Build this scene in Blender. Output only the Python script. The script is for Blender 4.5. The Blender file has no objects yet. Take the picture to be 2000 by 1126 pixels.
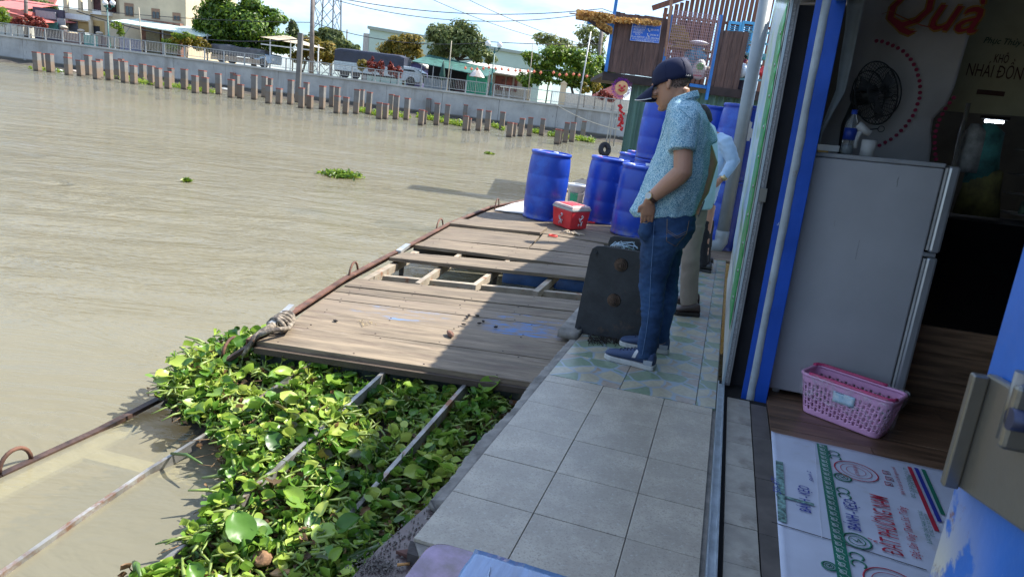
import bpy, bmesh, math, random
import numpy as np
from mathutils import Vector, Matrix, noise
from mathutils.bvhtree import BVHTree
random.seed(7); rng = np.random.default_rng(7)
SC = bpy.context.scene; COL = SC.collection
# ---------------------------------------------------------------- camera geometry
FOC = 1250.0                       # focal length in photo pixels (2000 wide)
HC, HL = 1.80, 1.30                # camera height above water / above the tiled walkway
dw = np.array([-.126*4401, .992*4401, FOC]); dw /= np.linalg.norm(dw)     # plumb line seen by the camera
dl = np.array([-.0899, .9666, .2398]); dl /= np.linalg.norm(dl)           # the listing raft's own "down"
v1 = np.array([433, -270, 1250.]); v1 /= np.linalg.norm(v1); v1 -= dl*(v1@dl); v1 /= np.linalg.norm(v1)
rt = np.cross(dl, v1)
fw = np.array([0, 0, 1.])-dw*dw[2]; fw /= np.linalg.norm(fw); rw = np.cross(dw, fw)
M = np.array([rw, fw, -dw]); L = np.array([rt, v1, -dl])
def ray(x, y): return np.array([x-1000, y-563, FOC])
def W(x, y, z=0.):                 # world point where a sight line meets the level z
    r = M@ray(x, y); return Vector(r*((z-HC)/r[2])+[0, 0, HC])
def at(x, y, wy):                  # world point at distance wy
    r = M@ray(x, y); return Vector(r*(wy/r[1])+[0, 0, HC])
def Lc(x, y, z=0.):                # the same in the raft's frame
    r = L@ray(x, y); return Vector(r*((z-HL)/r[2])+[0, 0, HL])
def Ly(x, y, ly):
    r = L@ray(x, y); return Vector(r*(ly/r[1])+[0, 0, HL])
def Lx(x, y, lx):
    r = L@ray(x, y); return Vector(r*(lx/r[0])+[0, 0, HL])
R3 = M@L.T
LM = Matrix([list(R3[i])+[(M@(L.T@np.array([0, 0, -HL])))[i]+(HC if i == 2 else 0)] for i in range(3)]+[[0, 0, 0, 1]])
LMI = LM.inverted()
cam = bpy.data.cameras.new('camera'); camo = bpy.data.objects.new('camera', cam); COL.objects.link(camo)
bx, by, bz = M@np.array([1., 0, 0]), M@np.array([0, -1., 0]), M@np.array([0, 0, -1.])
camo.matrix_world = Matrix([[bx[i], by[i], bz[i], (HC if i == 2 else 0)] for i in range(3)]+[[0, 0, 0, 1]])
cam.sensor_width = 36; cam.lens = 36*FOC/2000; cam.clip_start = .05; cam.clip_end = 3000
cam.dof.use_dof = True; cam.dof.focus_distance = 5.0; cam.dof.aperture_fstop = 14
SC.camera = camo
# ---------------------------------------------------------------- light
SUN = Vector((.66, .30, .86)).normalized()
world = bpy.data.worlds.new('World'); SC.world = world; world.use_nodes = True
nt = world.node_tree; nt.nodes.clear()
out = nt.nodes.new('ShaderNodeOutputWorld'); bg = nt.nodes.new('ShaderNodeBackground')
sky = nt.nodes.new('ShaderNodeTexSky'); sky.sky_type = 'NISHITA'; sky.sun_disc = False
sky.sun_elevation = math.asin(SUN.z); sky.sun_rotation = math.atan2(SUN.x, SUN.y)
sky.air_density = 1.0; sky.dust_density = .35; sky.ozone_density = 1.0; sky.altitude = 0
tc = nt.nodes.new('ShaderNodeTexCoord'); mp = nt.nodes.new('ShaderNodeMapping'); mp.inputs['Scale'].default_value = (1.5, 1.5, 5)
mp.inputs['Location'].default_value = (.35, .1, .4)
nz = nt.nodes.new('ShaderNodeTexNoise'); nz.inputs['Scale'].default_value = 1.3; nz.inputs['Detail'].default_value = 7; nz.inputs['Roughness'].default_value = .55
cr = nt.nodes.new('ShaderNodeValToRGB'); cr.color_ramp.elements[0].position = .47; cr.color_ramp.elements[1].position = .72
mixc = nt.nodes.new('ShaderNodeMixRGB'); mixc.inputs[2].default_value = (4.4, 4.4, 4.4, 1)
mul = nt.nodes.new('ShaderNodeMath'); mul.operation = 'MULTIPLY'; mul.inputs[1].default_value = .9
nt.links.new(tc.outputs["Generated"], mp.inputs[0]); nt.links.new(mp.outputs[0], nz.inputs[0]); nt.links.new(nz.outputs[0], cr.inputs[0])
nt.links.new(cr.outputs[0], mul.inputs[0]); nt.links.new(mul.outputs[0], mixc.inputs[0])
# a clear humid blue down to the horizon instead of the model's bright white band
spz = nt.nodes.new('ShaderNodeSeparateXYZ'); nt.links.new(tc.outputs['Generated'], spz.inputs[0])
mre = nt.nodes.new('ShaderNodeMapRange'); mre.inputs[1].default_value = 0; mre.inputs[2].default_value = .5; nt.links.new(spz.outputs['Z'], mre.inputs[0])
tint = nt.nodes.new('ShaderNodeMixRGB'); tint.inputs[1].default_value = (.20, .29, .42, 1); tint.inputs[2].default_value = (1, 1, 1, 1); nt.links.new(mre.outputs[0], tint.inputs[0])
skm = nt.nodes.new('ShaderNodeMixRGB'); skm.blend_type = 'MULTIPLY'; skm.inputs[0].default_value = 1; nt.links.new(sky.outputs[0], skm.inputs[1]); nt.links.new(tint.outputs[0], skm.inputs[2]); nt.links.new(skm.outputs[0], mixc.inputs[1])
nt.links.new(mixc.outputs[0], bg.inputs[0]); bg.inputs[1].default_value = .12; nt.links.new(bg.outputs[0], out.inputs[0])
sun = bpy.data.lights.new('sun', 'SUN'); suno = bpy.data.objects.new('sun', sun); COL.objects.link(suno)
sun.energy = 2.9; sun.angle = math.radians(.5); sun.color = (1, .95, .86)
suno.rotation_euler = SUN.to_track_quat('Z', 'Y').to_euler()
SC.view_settings.view_transform = 'Standard'; SC.view_settings.look = 'None'; SC.view_settings.exposure = 1.9
SC.view_settings.gamma = 1; SC.view_settings.use_curve_mapping = False
# ---------------------------------------------------------------- materials
MATS = {}
def mat(name, col, rough=.6, metal=0., var=.12, scale=6., bump=.0, bscale=40., col2=None, stretch=None, spec=.5, rnd=0., alpha=1., trans=0., coat=0., ramp=(.35, .65), bdist=.01, sss=0., emit=None, detail=6.):
    if name in MATS: return MATS[name]
    m = bpy.data.materials.new(name); m.use_nodes = True; t = m.node_tree; N = t.nodes; K = t.links
    b = N['Principled BSDF']
    b.inputs['Roughness'].default_value = rough; b.inputs['Metallic'].default_value = metal
    b.inputs['Specular IOR Level'].default_value = spec
    if alpha < 1: b.inputs['Alpha'].default_value = alpha
    if trans: b.inputs['Transmission Weight'].default_value = trans
    if coat: b.inputs['Coat Weight'].default_value = coat
    c1 = tuple(col); c2 = tuple(col2) if col2 else tuple(max(0, v*(1-var*2.2)) for v in col)
    tcn = N.new('ShaderNodeTexCoord'); mpn = N.new('ShaderNodeMapping')
    K.new(tcn.outputs['Object'], mpn.inputs[0])
    if stretch: mpn.inputs['Scale'].default_value = stretch
    src = mpn.outputs[0]
    oi = None
    if rnd:
        oi = N.new('ShaderNodeObjectInfo'); vm = N.new('ShaderNodeVectorMath'); vm.operation = 'ADD'
        ms = N.new('ShaderNodeMath'); ms.operation = 'MULTIPLY'; ms.inputs[1].default_value = 37.
        K.new(oi.outputs['Random'], ms.inputs[0]); K.new(mpn.outputs[0], vm.inputs[0]); K.new(ms.outputs[0], vm.inputs[1]); src = vm.outputs[0]
    n1 = N.new('ShaderNodeTexNoise'); n1.inputs['Scale'].default_value = scale; n1.inputs['Detail'].default_value = detail; n1.inputs['Roughness'].default_value = .62
    K.new(src, n1.inputs['Vector'])
    r = N.new('ShaderNodeValToRGB'); r.color_ramp.elements[0].position = ramp[0]; r.color_ramp.elements[1].position = ramp[1]
    r.color_ramp.elements[0].color = (*c2, 1); r.color_ramp.elements[1].color = (*c1, 1)
    K.new(n1.outputs[0], r.inputs[0]); o = r.outputs[0]
    if rnd:
        hs = N.new('ShaderNodeHueSaturation'); mr = N.new('ShaderNodeMapRange'); mr.inputs[3].default_value = 1-rnd; mr.inputs[4].default_value = 1+rnd
        K.new(oi.outputs['Random'], mr.inputs[0]); K.new(mr.outputs[0], hs.inputs['Value']); K.new(o, hs.inputs['Color']); o = hs.outputs[0]
    K.new(o, b.inputs['Base Color'])
    mrr = N.new('ShaderNodeMapRange'); mrr.inputs[3].default_value = max(.02, rough-.08); mrr.inputs[4].default_value = min(1, rough+.1)
    K.new(n1.outputs[0], mrr.inputs[0]); K.new(mrr.outputs[0], b.inputs['Roughness'])
    if bump:
        n2 = N.new('ShaderNodeTexNoise'); n2.inputs['Scale'].default_value = bscale; n2.inputs['Detail'].default_value = 5
        K.new(src, n2.inputs['Vector']); bn = N.new('ShaderNodeBump'); bn.inputs['Strength'].default_value = bump; bn.inputs['Distance'].default_value = bdist
        K.new(n2.outputs[0], bn.inputs['Height']); K.new(bn.outputs[0], b.inputs['Normal'])
    if emit:
        b.inputs['Emission Color'].default_value = (*emit[:3], 1); b.inputs['Emission Strength'].default_value = emit[3]
    m['_o'] = 1; MATS[name] = m; return m
def layer(m, col, scale, lo, hi, rough=None, seed=0., stretch=(1, 1, 1), box=None):
    """adds a stain / paint patch layer (noise mask, optional box limits in object space) over a mat()"""
    t = m.node_tree; N = t.nodes; K = t.links; b = N['Principled BSDF']
    src = b.inputs['Base Color'].links[0].from_socket
    tcn = N.new('ShaderNodeTexCoord'); mpn = N.new('ShaderNodeMapping'); mpn.inputs['Location'].default_value = (seed, seed*.7, seed*.3); mpn.inputs['Scale'].default_value = stretch
    K.new(tcn.outputs['Object'], mpn.inputs[0]); n = N.new('ShaderNodeTexNoise'); n.inputs['Scale'].default_value = scale; n.inputs['Detail'].default_value = 8; n.inputs['Roughness'].default_value = .7
    K.new(mpn.outputs[0], n.inputs['Vector']); r = N.new('ShaderNodeMapRange'); r.inputs[1].default_value = lo; r.inputs[2].default_value = hi; K.new(n.outputs[0], r.inputs[0]); f = r.outputs[0]
    if box:
        sp = N.new('ShaderNodeSeparateXYZ'); K.new(tcn.outputs['Object'], sp.inputs[0])
        for ax, a, bb in box:
            for v, s in ((a, 1), (bb, -1)):
                q = N.new('ShaderNodeMapRange'); w_ = .06
                q.inputs[1].default_value = v-w_ if s > 0 else v+w_; q.inputs[2].default_value = v+w_ if s > 0 else v-w_
                K.new(sp.outputs[ax], q.inputs[0]); mm = N.new('ShaderNodeMath'); mm.operation = 'MULTIPLY'; K.new(f, mm.inputs[0]); K.new(q.outputs[0], mm.inputs[1]); f = mm.outputs[0]
    mx = N.new('ShaderNodeMixRGB'); mx.inputs[2].default_value = (*col, 1); K.new(f, mx.inputs[0]); K.new(src, mx.inputs[1]); K.new(mx.outputs[0], b.inputs['Base Color'])
    return m
def leafmat(name, ramp, rough=.45, transl=.35, spec=.4):
    """foliage: colour from a per-leaf attribute 'tone' """
    m = bpy.data.materials.new(name); m.use_nodes = True; t = m.node_tree; N = t.nodes; K = t.links; b = N['Principled BSDF']
    a = N.new('ShaderNodeAttribute'); a.attribute_name = 'tone'; r = N.new('ShaderNodeValToRGB')
    while len(r.color_ramp.elements) < len(ramp): r.color_ramp.elements.new(.5)
    for i, c in enumerate(ramp): r.color_ramp.elements[i].position = i/(len(ramp)-1); r.color_ramp.elements[i].color = (*c, 1)
    K.new(a.outputs['Fac'], r.inputs[0]); K.new(r.outputs[0], b.inputs['Base Color']); b.inputs['Roughness'].default_value = rough; b.inputs['Specular IOR Level'].default_value = spec
    tl = N.new('ShaderNodeBsdfTranslucent'); mx = N.new('ShaderNodeMixShader'); mx.inputs[0].default_value = transl
    K.new(r.outputs[0], tl.inputs[0]); K.new(b.outputs[0], mx.inputs[1]); K.new(tl.outputs[0], mx.inputs[2]); K.new(mx.outputs[0], N['Material Output'].inputs[0])
    return m
# ---------------------------------------------------------------- mesh building
class MB:
    def __init__(s): s.v = []; s.f = []; s.mi = []; s.m = 0; s.sm = []
    def face(s, idx, smooth=False): s.f.append(idx); s.mi.append(s.m); s.sm.append(smooth)
    def hexa(s, c):                       # 8 corners: bottom 4, top 4 (ccw)
        n = len(s.v); s.v += [tuple(p) for p in c]
        for q in ((3, 2, 1, 0), (4, 5, 6, 7), (0, 1, 5, 4), (1, 2, 6, 5), (2, 3, 7, 6), (3, 0, 4, 7)): s.face([n+i for i in q])
    def box(s, x0, x1, y0, y1, z0, z1): s.hexa([(x0, y0, z0), (x1, y0, z0), (x1, y1, z0), (x0, y1, z0), (x0, y0, z1), (x1, y0, z1), (x1, y1, z1), (x0, y1, z1)]); return s
    def bar(s, p, q, w, h=None, up=(0, 0, 1)):      # rectangular bar along p->q
        p, q = Vector(p), Vector(q); h = h or w; d = (q-p).normalized(); up = Vector(up)
        if abs(d.dot(up)) > .98: up = Vector((0, 1, 0)) if abs(d.y) < .9 else Vector((1, 0, 0))
        a = d.cross(up).normalized()*w/2; b = a.cross(d).normalized()*h/2
        s.hexa([p-a-b, p+a-b, q+a-b, q-a-b, p-a+b, p+a+b, q+a+b, q-a+b]); return s
    def tube(s, pts, r, n=8, cap=True, smooth=True, flat=1.):
        pts = [Vector(p) for p in pts]; rs = r if isinstance(r, (list, tuple)) else [r]*len(pts); base = len(s.v); a = None
        for i, p in enumerate(pts):
            d = (pts[min(i+1, len(pts)-1)]-pts[max(i-1, 0)])
            d = d.normalized() if d.length > 1e-9 else Vector((0, 0, 1))
            if a is None: a = d.cross(Vector((0, 0, 1)) if abs(d.z) < .95 else Vector((1, 0, 0))).normalized()
            a = (a-d*a.dot(d)); a = a.normalized() if a.length > 1e-6 else d.orthogonal().normalized(); b = d.cross(a)
            for k in range(n):
                t = 2*math.pi*k/n; s.v.append(tuple(p+a*math.cos(t)*rs[i]+b*math.sin(t)*rs[i]*flat))
        for i in range(len(pts)-1):
            for k in range(n): s.face([base+i*n+k, base+i*n+(k+1) % n, base+(i+1)*n+(k+1) % n, base+(i+1)*n+k], smooth)
        if cap: s.face([base+k for k in range(n)][::-1]); s.face([base+(len(pts)-1)*n+k for k in range(n)])
        return s
    def lathe(s, prof, o=(0, 0, 0), n=24, smooth=True, cap=True):
        base = len(s.v); ox, oy, oz = o
        for r, z in prof:
            for k in range(n): t = 2*math.pi*k/n; s.v.append((ox+r*math.cos(t), oy+r*math.sin(t), oz+z))
        for i in range(len(prof)-1):
            for k in range(n): s.face([base+i*n+k, base+i*n+(k+1) % n, base+(i+1)*n+(k+1) % n, base+(i+1)*n+k], smooth)
        if cap: s.face([base+k for k in range(n)][::-1]); s.face([base+(len(prof)-1)*n+k for k in range(n)])
        return s
    def rings(s, rl, n=20, smooth=True):           # loft through (centre, axisA, axisB) rings
        base = len(s.v)
        for c, a, b in rl:
            c, a, b = Vector(c), Vector(a), Vector(b)
            for k in range(n): t = 2*math.pi*k/n; s.v.append(tuple(c+a*math.cos(t)+b*math.sin(t)))
        for i in range(len(rl)-1):
            for k in range(n): s.face([base+i*n+k, base+i*n+(k+1) % n, base+(i+1)*n+(k+1) % n, base+(i+1)*n+k], smooth)
        s.face([base+k for k in range(n)][::-1]); s.face([base+(len(rl)-1)*n+k for k in range(n)]); return s
    def ball(s, c, r, n=12, m=8, sc=(1, 1, 1)):
        rl = []
        for i in range(m+1):
            t = math.pi*(i+.02)/(m+.04)-math.pi/2; rl.append(((c[0], c[1], c[2]+math.sin(t)*r*sc[2]), (math.cos(t)*r*sc[0]+1e-5, 0, 0), (0, math.cos(t)*r*sc[1]+1e-5, 0)))
        return s.rings(rl, n)
    def prism(s, pts, d):                  # polygon extruded by vector d
        n = len(s.v); k = len(pts); d = Vector(d); s.v += [tuple(p) for p in pts]+[tuple(Vector(p)+d) for p in pts]
        s.face(list(range(n, n+k))[::-1]); s.face(list(range(n+k, n+2*k)))
        for i in range(k): j = (i+1) % k; s.face([n+i, n+j, n+k+j, n+k+i])
        return s
    def grid(s, fn, nu, nv, smooth=True, skip=None):
        b = len(s.v)
        for j in range(nv+1):
            for i in range(nu+1): s.v.append(tuple(fn(i/nu, j/nv)))
        for j in range(nv):
            for i in range(nu):
                if skip and skip(i, j): continue
                s.face([b+j*(nu+1)+i, b+j*(nu+1)+i+1, b+(j+1)*(nu+1)+i+1, b+(j+1)*(nu+1)+i], smooth)
        return s
    def mesh(s, name, mats):
        me = bpy.data.meshes.new(name); me.from_pydata(s.v, [], s.f)
        for m in (mats if isinstance(mats, (list, tuple)) else [mats]): me.materials.append(m)
        me.polygons.foreach_set('material_index', s.mi); me.polygons.foreach_set('use_smooth', s.sm)
        bm = bmesh.new(); bm.from_mesh(me); bmesh.ops.recalc_face_normals(bm, faces=bm.faces); bm.to_mesh(me); bm.free()
        return me
    def build(s, name, mats, parent=None, frame=None, bevel=0, **kw):
        o = bpy.data.objects.new(name, s.mesh(name, mats)); COL.objects.link(o)
        if parent is not None: o.parent = parent
        if frame is not None: (setattr(o, 'matrix_basis', frame))
        if bevel:
            b = o.modifiers.new('bevel', 'BEVEL'); b.width = bevel; b.segments = 2; b.limit_method = 'ANGLE'
        tag(o, **kw); return o
def tag(o, label=None, cat=None, group=None, kind=None):
    if label: o['label'] = label
    if cat: o['category'] = cat
    if group: o['group'] = group
    if kind: o['kind'] = kind
    return o
def thing(name, label, cat, mw=None, group=None):
    o = bpy.data.objects.new(name, None); COL.objects.link(o); o.empty_display_size = .1
    if mw is not None: o.matrix_world = mw
    return tag(o, label, cat, group)
def T(x, y=None, z=None): return Matrix.Translation(Vector(x) if y is None else Vector((x, y, z)))
def RZ(a): return Matrix.Rotation(a, 4, 'Z')
def solid(o, th, off=0):
    m = o.modifiers.new('thick', 'SOLIDIFY'); m.thickness = th; m.offset = off; return o
def remeshed(mb, name, voxel, mats, parent=None, smooth=2, frame=None):
    """union of overlapping closed shapes -> one continuous skin"""
    o = mb.build(name, mats); r = o.modifiers.new('r', 'REMESH'); r.mode = 'VOXEL'; r.voxel_size = voxel; r.use_smooth_shade = True
    if smooth: q = o.modifiers.new('s', 'SMOOTH'); q.iterations = smooth; q.factor = .5
    dg = bpy.context.evaluated_depsgraph_get(); me = bpy.data.meshes.new_from_object(o.evaluated_get(dg)); o.modifiers.clear(); old = o.data; o.data = me; bpy.data.meshes.remove(old)
    me.materials.clear()
    for m in (mats if isinstance(mats, (list, tuple)) else [mats]): me.materials.append(m)
    me.polygons.foreach_set('use_smooth', [True]*len(me.polygons))
    if parent is not None: o.parent = parent
    if frame is not None: o.matrix_basis = frame
    return o
FONT = None
def text(name, body, p0, p1, up, height, m, parent, depth=.0015, shear=0., bold=0.):
    """lettering running p0->p1 along its baseline, 'up' towards the letter tops"""
    bars = []
    if 'Đ' in body:
        def wd(t_):
            cc = bpy.data.curves.new('m', 'FONT'); cc.body = t_; cc.size = 1; oo = bpy.data.objects.new('m', cc); COL.objects.link(oo); dg_ = bpy.context.evaluated_depsgraph_get(); dg_.update(); mm_ = bpy.data.meshes.new_from_object(oo.evaluated_get(dg_)); bpy.data.objects.remove(oo); xs_ = [v.co.x for v in mm_.vertices]; return (min(xs_), max(xs_)) if xs_ else (0, 0)
        body = body.replace('Đ', 'D') if False else body
        for i, ch in enumerate(body):
            if ch == 'Đ': r_ = wd(body[:i].replace('Đ', 'D')+'D')[1]; w_ = wd('D'); w_ = w_[1]-w_[0]; bars.append(r_-w_)
        body = body.replace('Đ', 'D')
    c = bpy.data.curves.new(name, 'FONT'); c.body = body; c.size = 1; c.extrude = 0; c.shear = shear; c.offset = bold; c.resolution_u = 2
    o = bpy.data.objects.new(name, c); COL.objects.link(o); dg = bpy.context.evaluated_depsgraph_get(); dg.update()
    me = bpy.data.meshes.new_from_object(o.evaluated_get(dg)); bpy.data.objects.remove(o)
    if not len(me.vertices): return None
    a = np.array([v.co[:] for v in me.vertices]); x0, x1 = a[:, 0].min(), a[:, 0].max(); capH = .72
    p0, p1, up = Vector(p0), Vector(p1), Vector(up).normalized(); X = (p1-p0); n = X.normalized().cross(up).normalized(); up = n.cross(X.normalized())
    if bars:
        bm = bmesh.new(); bm.from_mesh(me)
        for xb in bars: bm.faces.new([bm.verts.new((xb+a_, b_, .0)) for a_, b_ in ((-.07, .32), (.28, .32), (.28, .40), (-.07, .40))])
        bm.to_mesh(me); bm.free()
    for v in me.vertices: v.co = p0+X*((v.co.x-x0)/(x1-x0))+up*(v.co.y/capH*height)+n*depth
    me.materials.append(m); o = bpy.data.objects.new(name, me); COL.objects.link(o)
    if parent is not None: o.parent = parent
    return o
ORD = ['first','second','third','fourth','fifth','sixth','seventh','eighth','ninth','tenth','eleventh','twelfth','thirteenth','fourteenth','fifteenth','sixteenth','seventeenth','eighteenth','nineteenth','twentieth']
def ordn(i):
    if i < 20: return ORD[i]
    tens = {2:'twenty',3:'thirty',4:'forty',5:'fifty',6:'sixty',7:'seventy',8:'eighty'}; n = i+1; t, u = divmod(n, 10)
    return (tens[t]+'-'+ORD[u-1]) if u else (tens[t][:-1]+'ieth')
# leaf clouds with numpy -----------------------------------------------------------------
def leafcloud(name, mats, centers, normals, sizes, tones, parent=None, shape=None, **kw):
    """many small leaves as one mesh; each a folded 2-quad blade"""
    n = len(centers); nrm = normals/np.linalg.norm(normals, axis=1, keepdims=True)
    t = rng.normal(size=(n, 3)); t -= nrm*(t*nrm).sum(1, keepdims=True); t /= np.linalg.norm(t, axis=1, keepdims=True); b = np.cross(nrm, t)
    s = sizes[:, None]
    V = np.stack([centers-t*s, centers-t*s*.1+b*s*.42+nrm*s*.12, centers+t*s, centers-t*s*.1-b*s*.42+nrm*s*.12], 1).reshape(-1, 3)
    me = bpy.data.meshes.new(name); me.vertices.add(n*4); me.vertices.foreach_set('co', V.ravel().astype(np.float32))
    me.loops.add(n*6); me.polygons.add(n*2)
    i = np.arange(n)*4; li = np.stack([i, i+1, i+2, i, i+2, i+3], 1).ravel(); me.loops.foreach_set('vertex_index', li.astype(np.int32))
    me.polygons.foreach_set('loop_start', (np.arange(n*2)*3).astype(np.int32)); me.polygons.foreach_set('loop_total', np.full(n*2, 3, np.int32))
    me.update(calc_edges=True)
    at_ = me.attributes.new('tone', 'FLOAT', 'POINT'); at_.data.foreach_set('value', np.repeat(tones, 4).astype(np.float32))
    me.materials.append(mats); o = bpy.data.objects.new(name, me); COL.objects.link(o)
    if parent is not None: o.parent = parent
    return tag(o, **kw)
def crown_points(blobs, n, clump=.55, hollow=.35, nclump=14):
    """blobs: (cx,cy,cz,rx,ry,rz). leaves sit in clumps near the surface of the blobs"""
    P = []; Nn = []; vol = np.array([b[3]*b[4]*b[5] for b in blobs])**.67; cnt = (vol/vol.sum()*n).astype(int)
    for b, k in zip(blobs, cnt):
        c = np.array(b[:3]); r = np.array(b[3:6])
        nc = max(5, int(nclump)); d = rng.normal(size=(nc, 3)); d /= np.linalg.norm(d, axis=1, keepdims=True); cl = d*(.55+.5*rng.random((nc, 1)))
        idx = rng.integers(0, nc, k); off = rng.normal(size=(k, 3)); off /= np.linalg.norm(off, axis=1, keepdims=True)
        off *= (rng.random((k, 1))**.5)*clump*(.5+.8*rng.random((nc, 1))[idx])
        p = cl[idx]+off; P.append(c+p*r); nn = off/(np.linalg.norm(off, axis=1, keepdims=True)+1e-6)+p*.4+rng.normal(size=(k, 3))*.5+[0, 0, .4]; Nn.append(nn)
    return np.concatenate(P), np.concatenate(Nn)
# ================================================================ SETTING: river, bank
def water_mat():
    m = bpy.data.materials.new('river_water'); m.use_nodes = True; t = m.node_tree; N = t.nodes; K = t.links; b = N['Principled BSDF']
    b.inputs['Roughness'].default_value = .11; b.inputs['Specular IOR Level'].default_value = .5; b.inputs['IOR'].default_value = 1.33
    tcn = N.new('ShaderNodeTexCoord'); m1 = N.new('ShaderNodeMapping'); m1.inputs['Scale'].default_value = (.5, 1.35, 1); m1.inputs['Rotation'].default_value = (0, 0, .12); K.new(tcn.outputs['Object'], m1.inputs[0])
    n0 = N.new('ShaderNodeTexNoise'); n0.inputs['Scale'].default_value = .12; n0.inputs['Detail'].default_value = 4; K.new(m1.outputs[0], n0.inputs[0])
    cr_ = N.new('ShaderNodeValToRGB'); cr_.color_ramp.elements[0].color = (.27, .25, .175, 1); cr_.color_ramp.elements[1].color = (.33, .31, .225, 1)
    cr_.color_ramp.elements[0].position = .35; cr_.color_ramp.elements[1].position = .65; K.new(n0.outputs[0], cr_.inputs[0]); K.new(cr_.outputs[0], b.inputs['Base Color'])
    n1 = N.new('ShaderNodeTexNoise'); n1.inputs['Scale'].default_value = 1.5; n1.inputs['Detail'].default_value = 5; n1.inputs['Roughness'].default_value = .6; n1.inputs['Distortion'].default_value = .6; K.new(m1.outputs[0], n1.inputs[0])
    n2 = N.new('ShaderNodeTexNoise'); n2.inputs['Scale'].default_value = 8; n2.inputs['Detail'].default_value = 3; K.new(m1.outputs[0], n2.inputs[0])
    mu = N.new('ShaderNodeMath'); mu.operation = 'MULTIPLY_ADD'; mu.inputs[1].default_value = .2; K.new(n2.outputs[0], mu.inputs[0]); K.new(n1.outputs[0], mu.inputs[2])
    # calmer inside the sunken frame and towards the near shore
    sp = N.new('ShaderNodeSeparateXYZ'); K.new(tcn.outputs['Object'], sp.inputs[0]); mr = N.new('ShaderNodeMapRange'); mr.inputs[1].default_value = 2.5; mr.inputs[2].default_value = 9; mr.inputs[3].default_value = .25; mr.inputs[4].default_value = 1.
    K.new(sp.outputs['Y'], mr.inputs[0]); nb_ = N.new('ShaderNodeTexNoise'); nb_.inputs['Scale'].default_value = .35; nb_.inputs['Detail'].default_value = 3; K.new(m1.outputs[0], nb_.inputs[0]); rb_ = N.new('ShaderNodeMapRange'); rb_.inputs[1].default_value = .38; rb_.inputs[2].default_value = .62; rb_.inputs[3].default_value = .45; rb_.inputs[4].default_value = 1.25; K.new(nb_.outputs[0], rb_.inputs[0]); mb_ = N.new('ShaderNodeMath'); mb_.operation = 'MULTIPLY'; K.new(mr.outputs[0], mb_.inputs[0]); K.new(rb_.outputs[0], mb_.inputs[1])
    bp = N.new('ShaderNodeBump'); bp.inputs['Distance'].default_value = .21; K.new(mb_.outputs[0], bp.inputs['Strength']); K.new(mu.outputs[0], bp.inputs['Height']); K.new(bp.outputs[0], b.inputs['Normal'])
    tr = N.new('ShaderNodeBsdfTransparent'); tr.inputs[0].default_value = (.75, .7, .5, 1); mx = N.new('ShaderNodeMixShader'); mx.inputs[0].default_value = .45
    K.new(b.outputs[0], mx.inputs[1]); K.new(tr.outputs[0], mx.inputs[2]); K.new(mx.outputs[0], N['Material Output'].inputs[0]); return m
mb = MB(); mb.grid(lambda u, v: (-900+1800*u, -30+1500*v, 0), 4, 4, False); mb.build('water', water_mat(), kind='structure')
mb = MB(); mb.grid(lambda u, v: (-1200+2400*u, -60+2000*v, -.75), 2, 2, False)
mb.build('river_bed', mat('bed', (.20, .155, .07), .9, var=.1, scale=.5), kind='structure')
# ---- embankment line
PA = W(0, 119, 0); PB = W(1210, 277, 0); WD = (PB-PA); WD.z = 0; WD.normalize(); WN = Vector((-WD.y, WD.x, 0)); 
if WN.y < 0: WN = -WN
def bank(px, py, d=0.):
    r = Vector(M@ray(px, py)); o = PA+WN*d; k = (o.x*WN.x+o.y*WN.y)/(r.x*WN.x+r.y*WN.y); return r*k+Vector((0, 0, HC))
WTOP = 2.3
BF = Matrix([[WD.x, WN.x, 0, PA.x], [WD.y, WN.y, 0, PA.y], [0, 0, 1, 0], [0, 0, 0, 1]])     # bank frame: x along wall, y inland
BFI = BF.inverted()
def bk(px, py, d=0.): return BFI@bank(px, py, d)
conc = mat('embankment_concrete', (.42, .41, .38), .85, var=.14, scale=.7, bump=.25, bscale=9)
layer(conc, (.16, .14, .11), .35, .52, .75, stretch=(1, 1, .12))
layer(conc, (.11, .095, .07), .9, .3, .42, seed=4, box=((2, -1, .45),))
layer(conc, (.22, .21, .19), 5, .6, .68, seed=9, stretch=(1.3, 1, .25))
mb = MB(); mb.grid(lambda u, v: (-700+1500*u, .55+900*v, WTOP-.03), 2, 2, False)
gr = mat('bank_earth', (.30, .25, .16), .95, var=.2, scale=.4, bump=.3); layer(gr, (.10, .13, .03), .6, .5, .6)
mb.build('ground', gr, frame=BF, kind='structure')
wall = thing('embankment_wall', 'long grey concrete river embankment wall on the far side of the river', 'wall', BF)
X = -60
k = 0
while X < 120:
    mb = MB(); mb.box(X+.012, X+4.788, 0, .35, -1.0, WTOP-.16); mb.build('wall_panel', conc, wall); X += 4.8; k += 1
mb = MB(); mb.box(-60, 120, -.10, .58, WTOP-.16, WTOP); mb.build('coping', mat('coping', (.47, .45, .40), .85, var=.12, scale=1.2, bump=.2), wall)
# mud and rubble strip at the foot of the wall
mud = mat('wet_mud', (.075, .062, .045), .7, var=.3, scale=2, bump=.5, bscale=12)
mb = MB(); mb.grid(lambda u, v: (-60+170*u, -3.2+3.25*v, -.18+.5*v+.16*noise.noise((u*120, v*3, 0))*(1 if v > .1 else .2)), 340, 6)
mb.build('mud_bank', mud, frame=BF, kind='structure')
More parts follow.
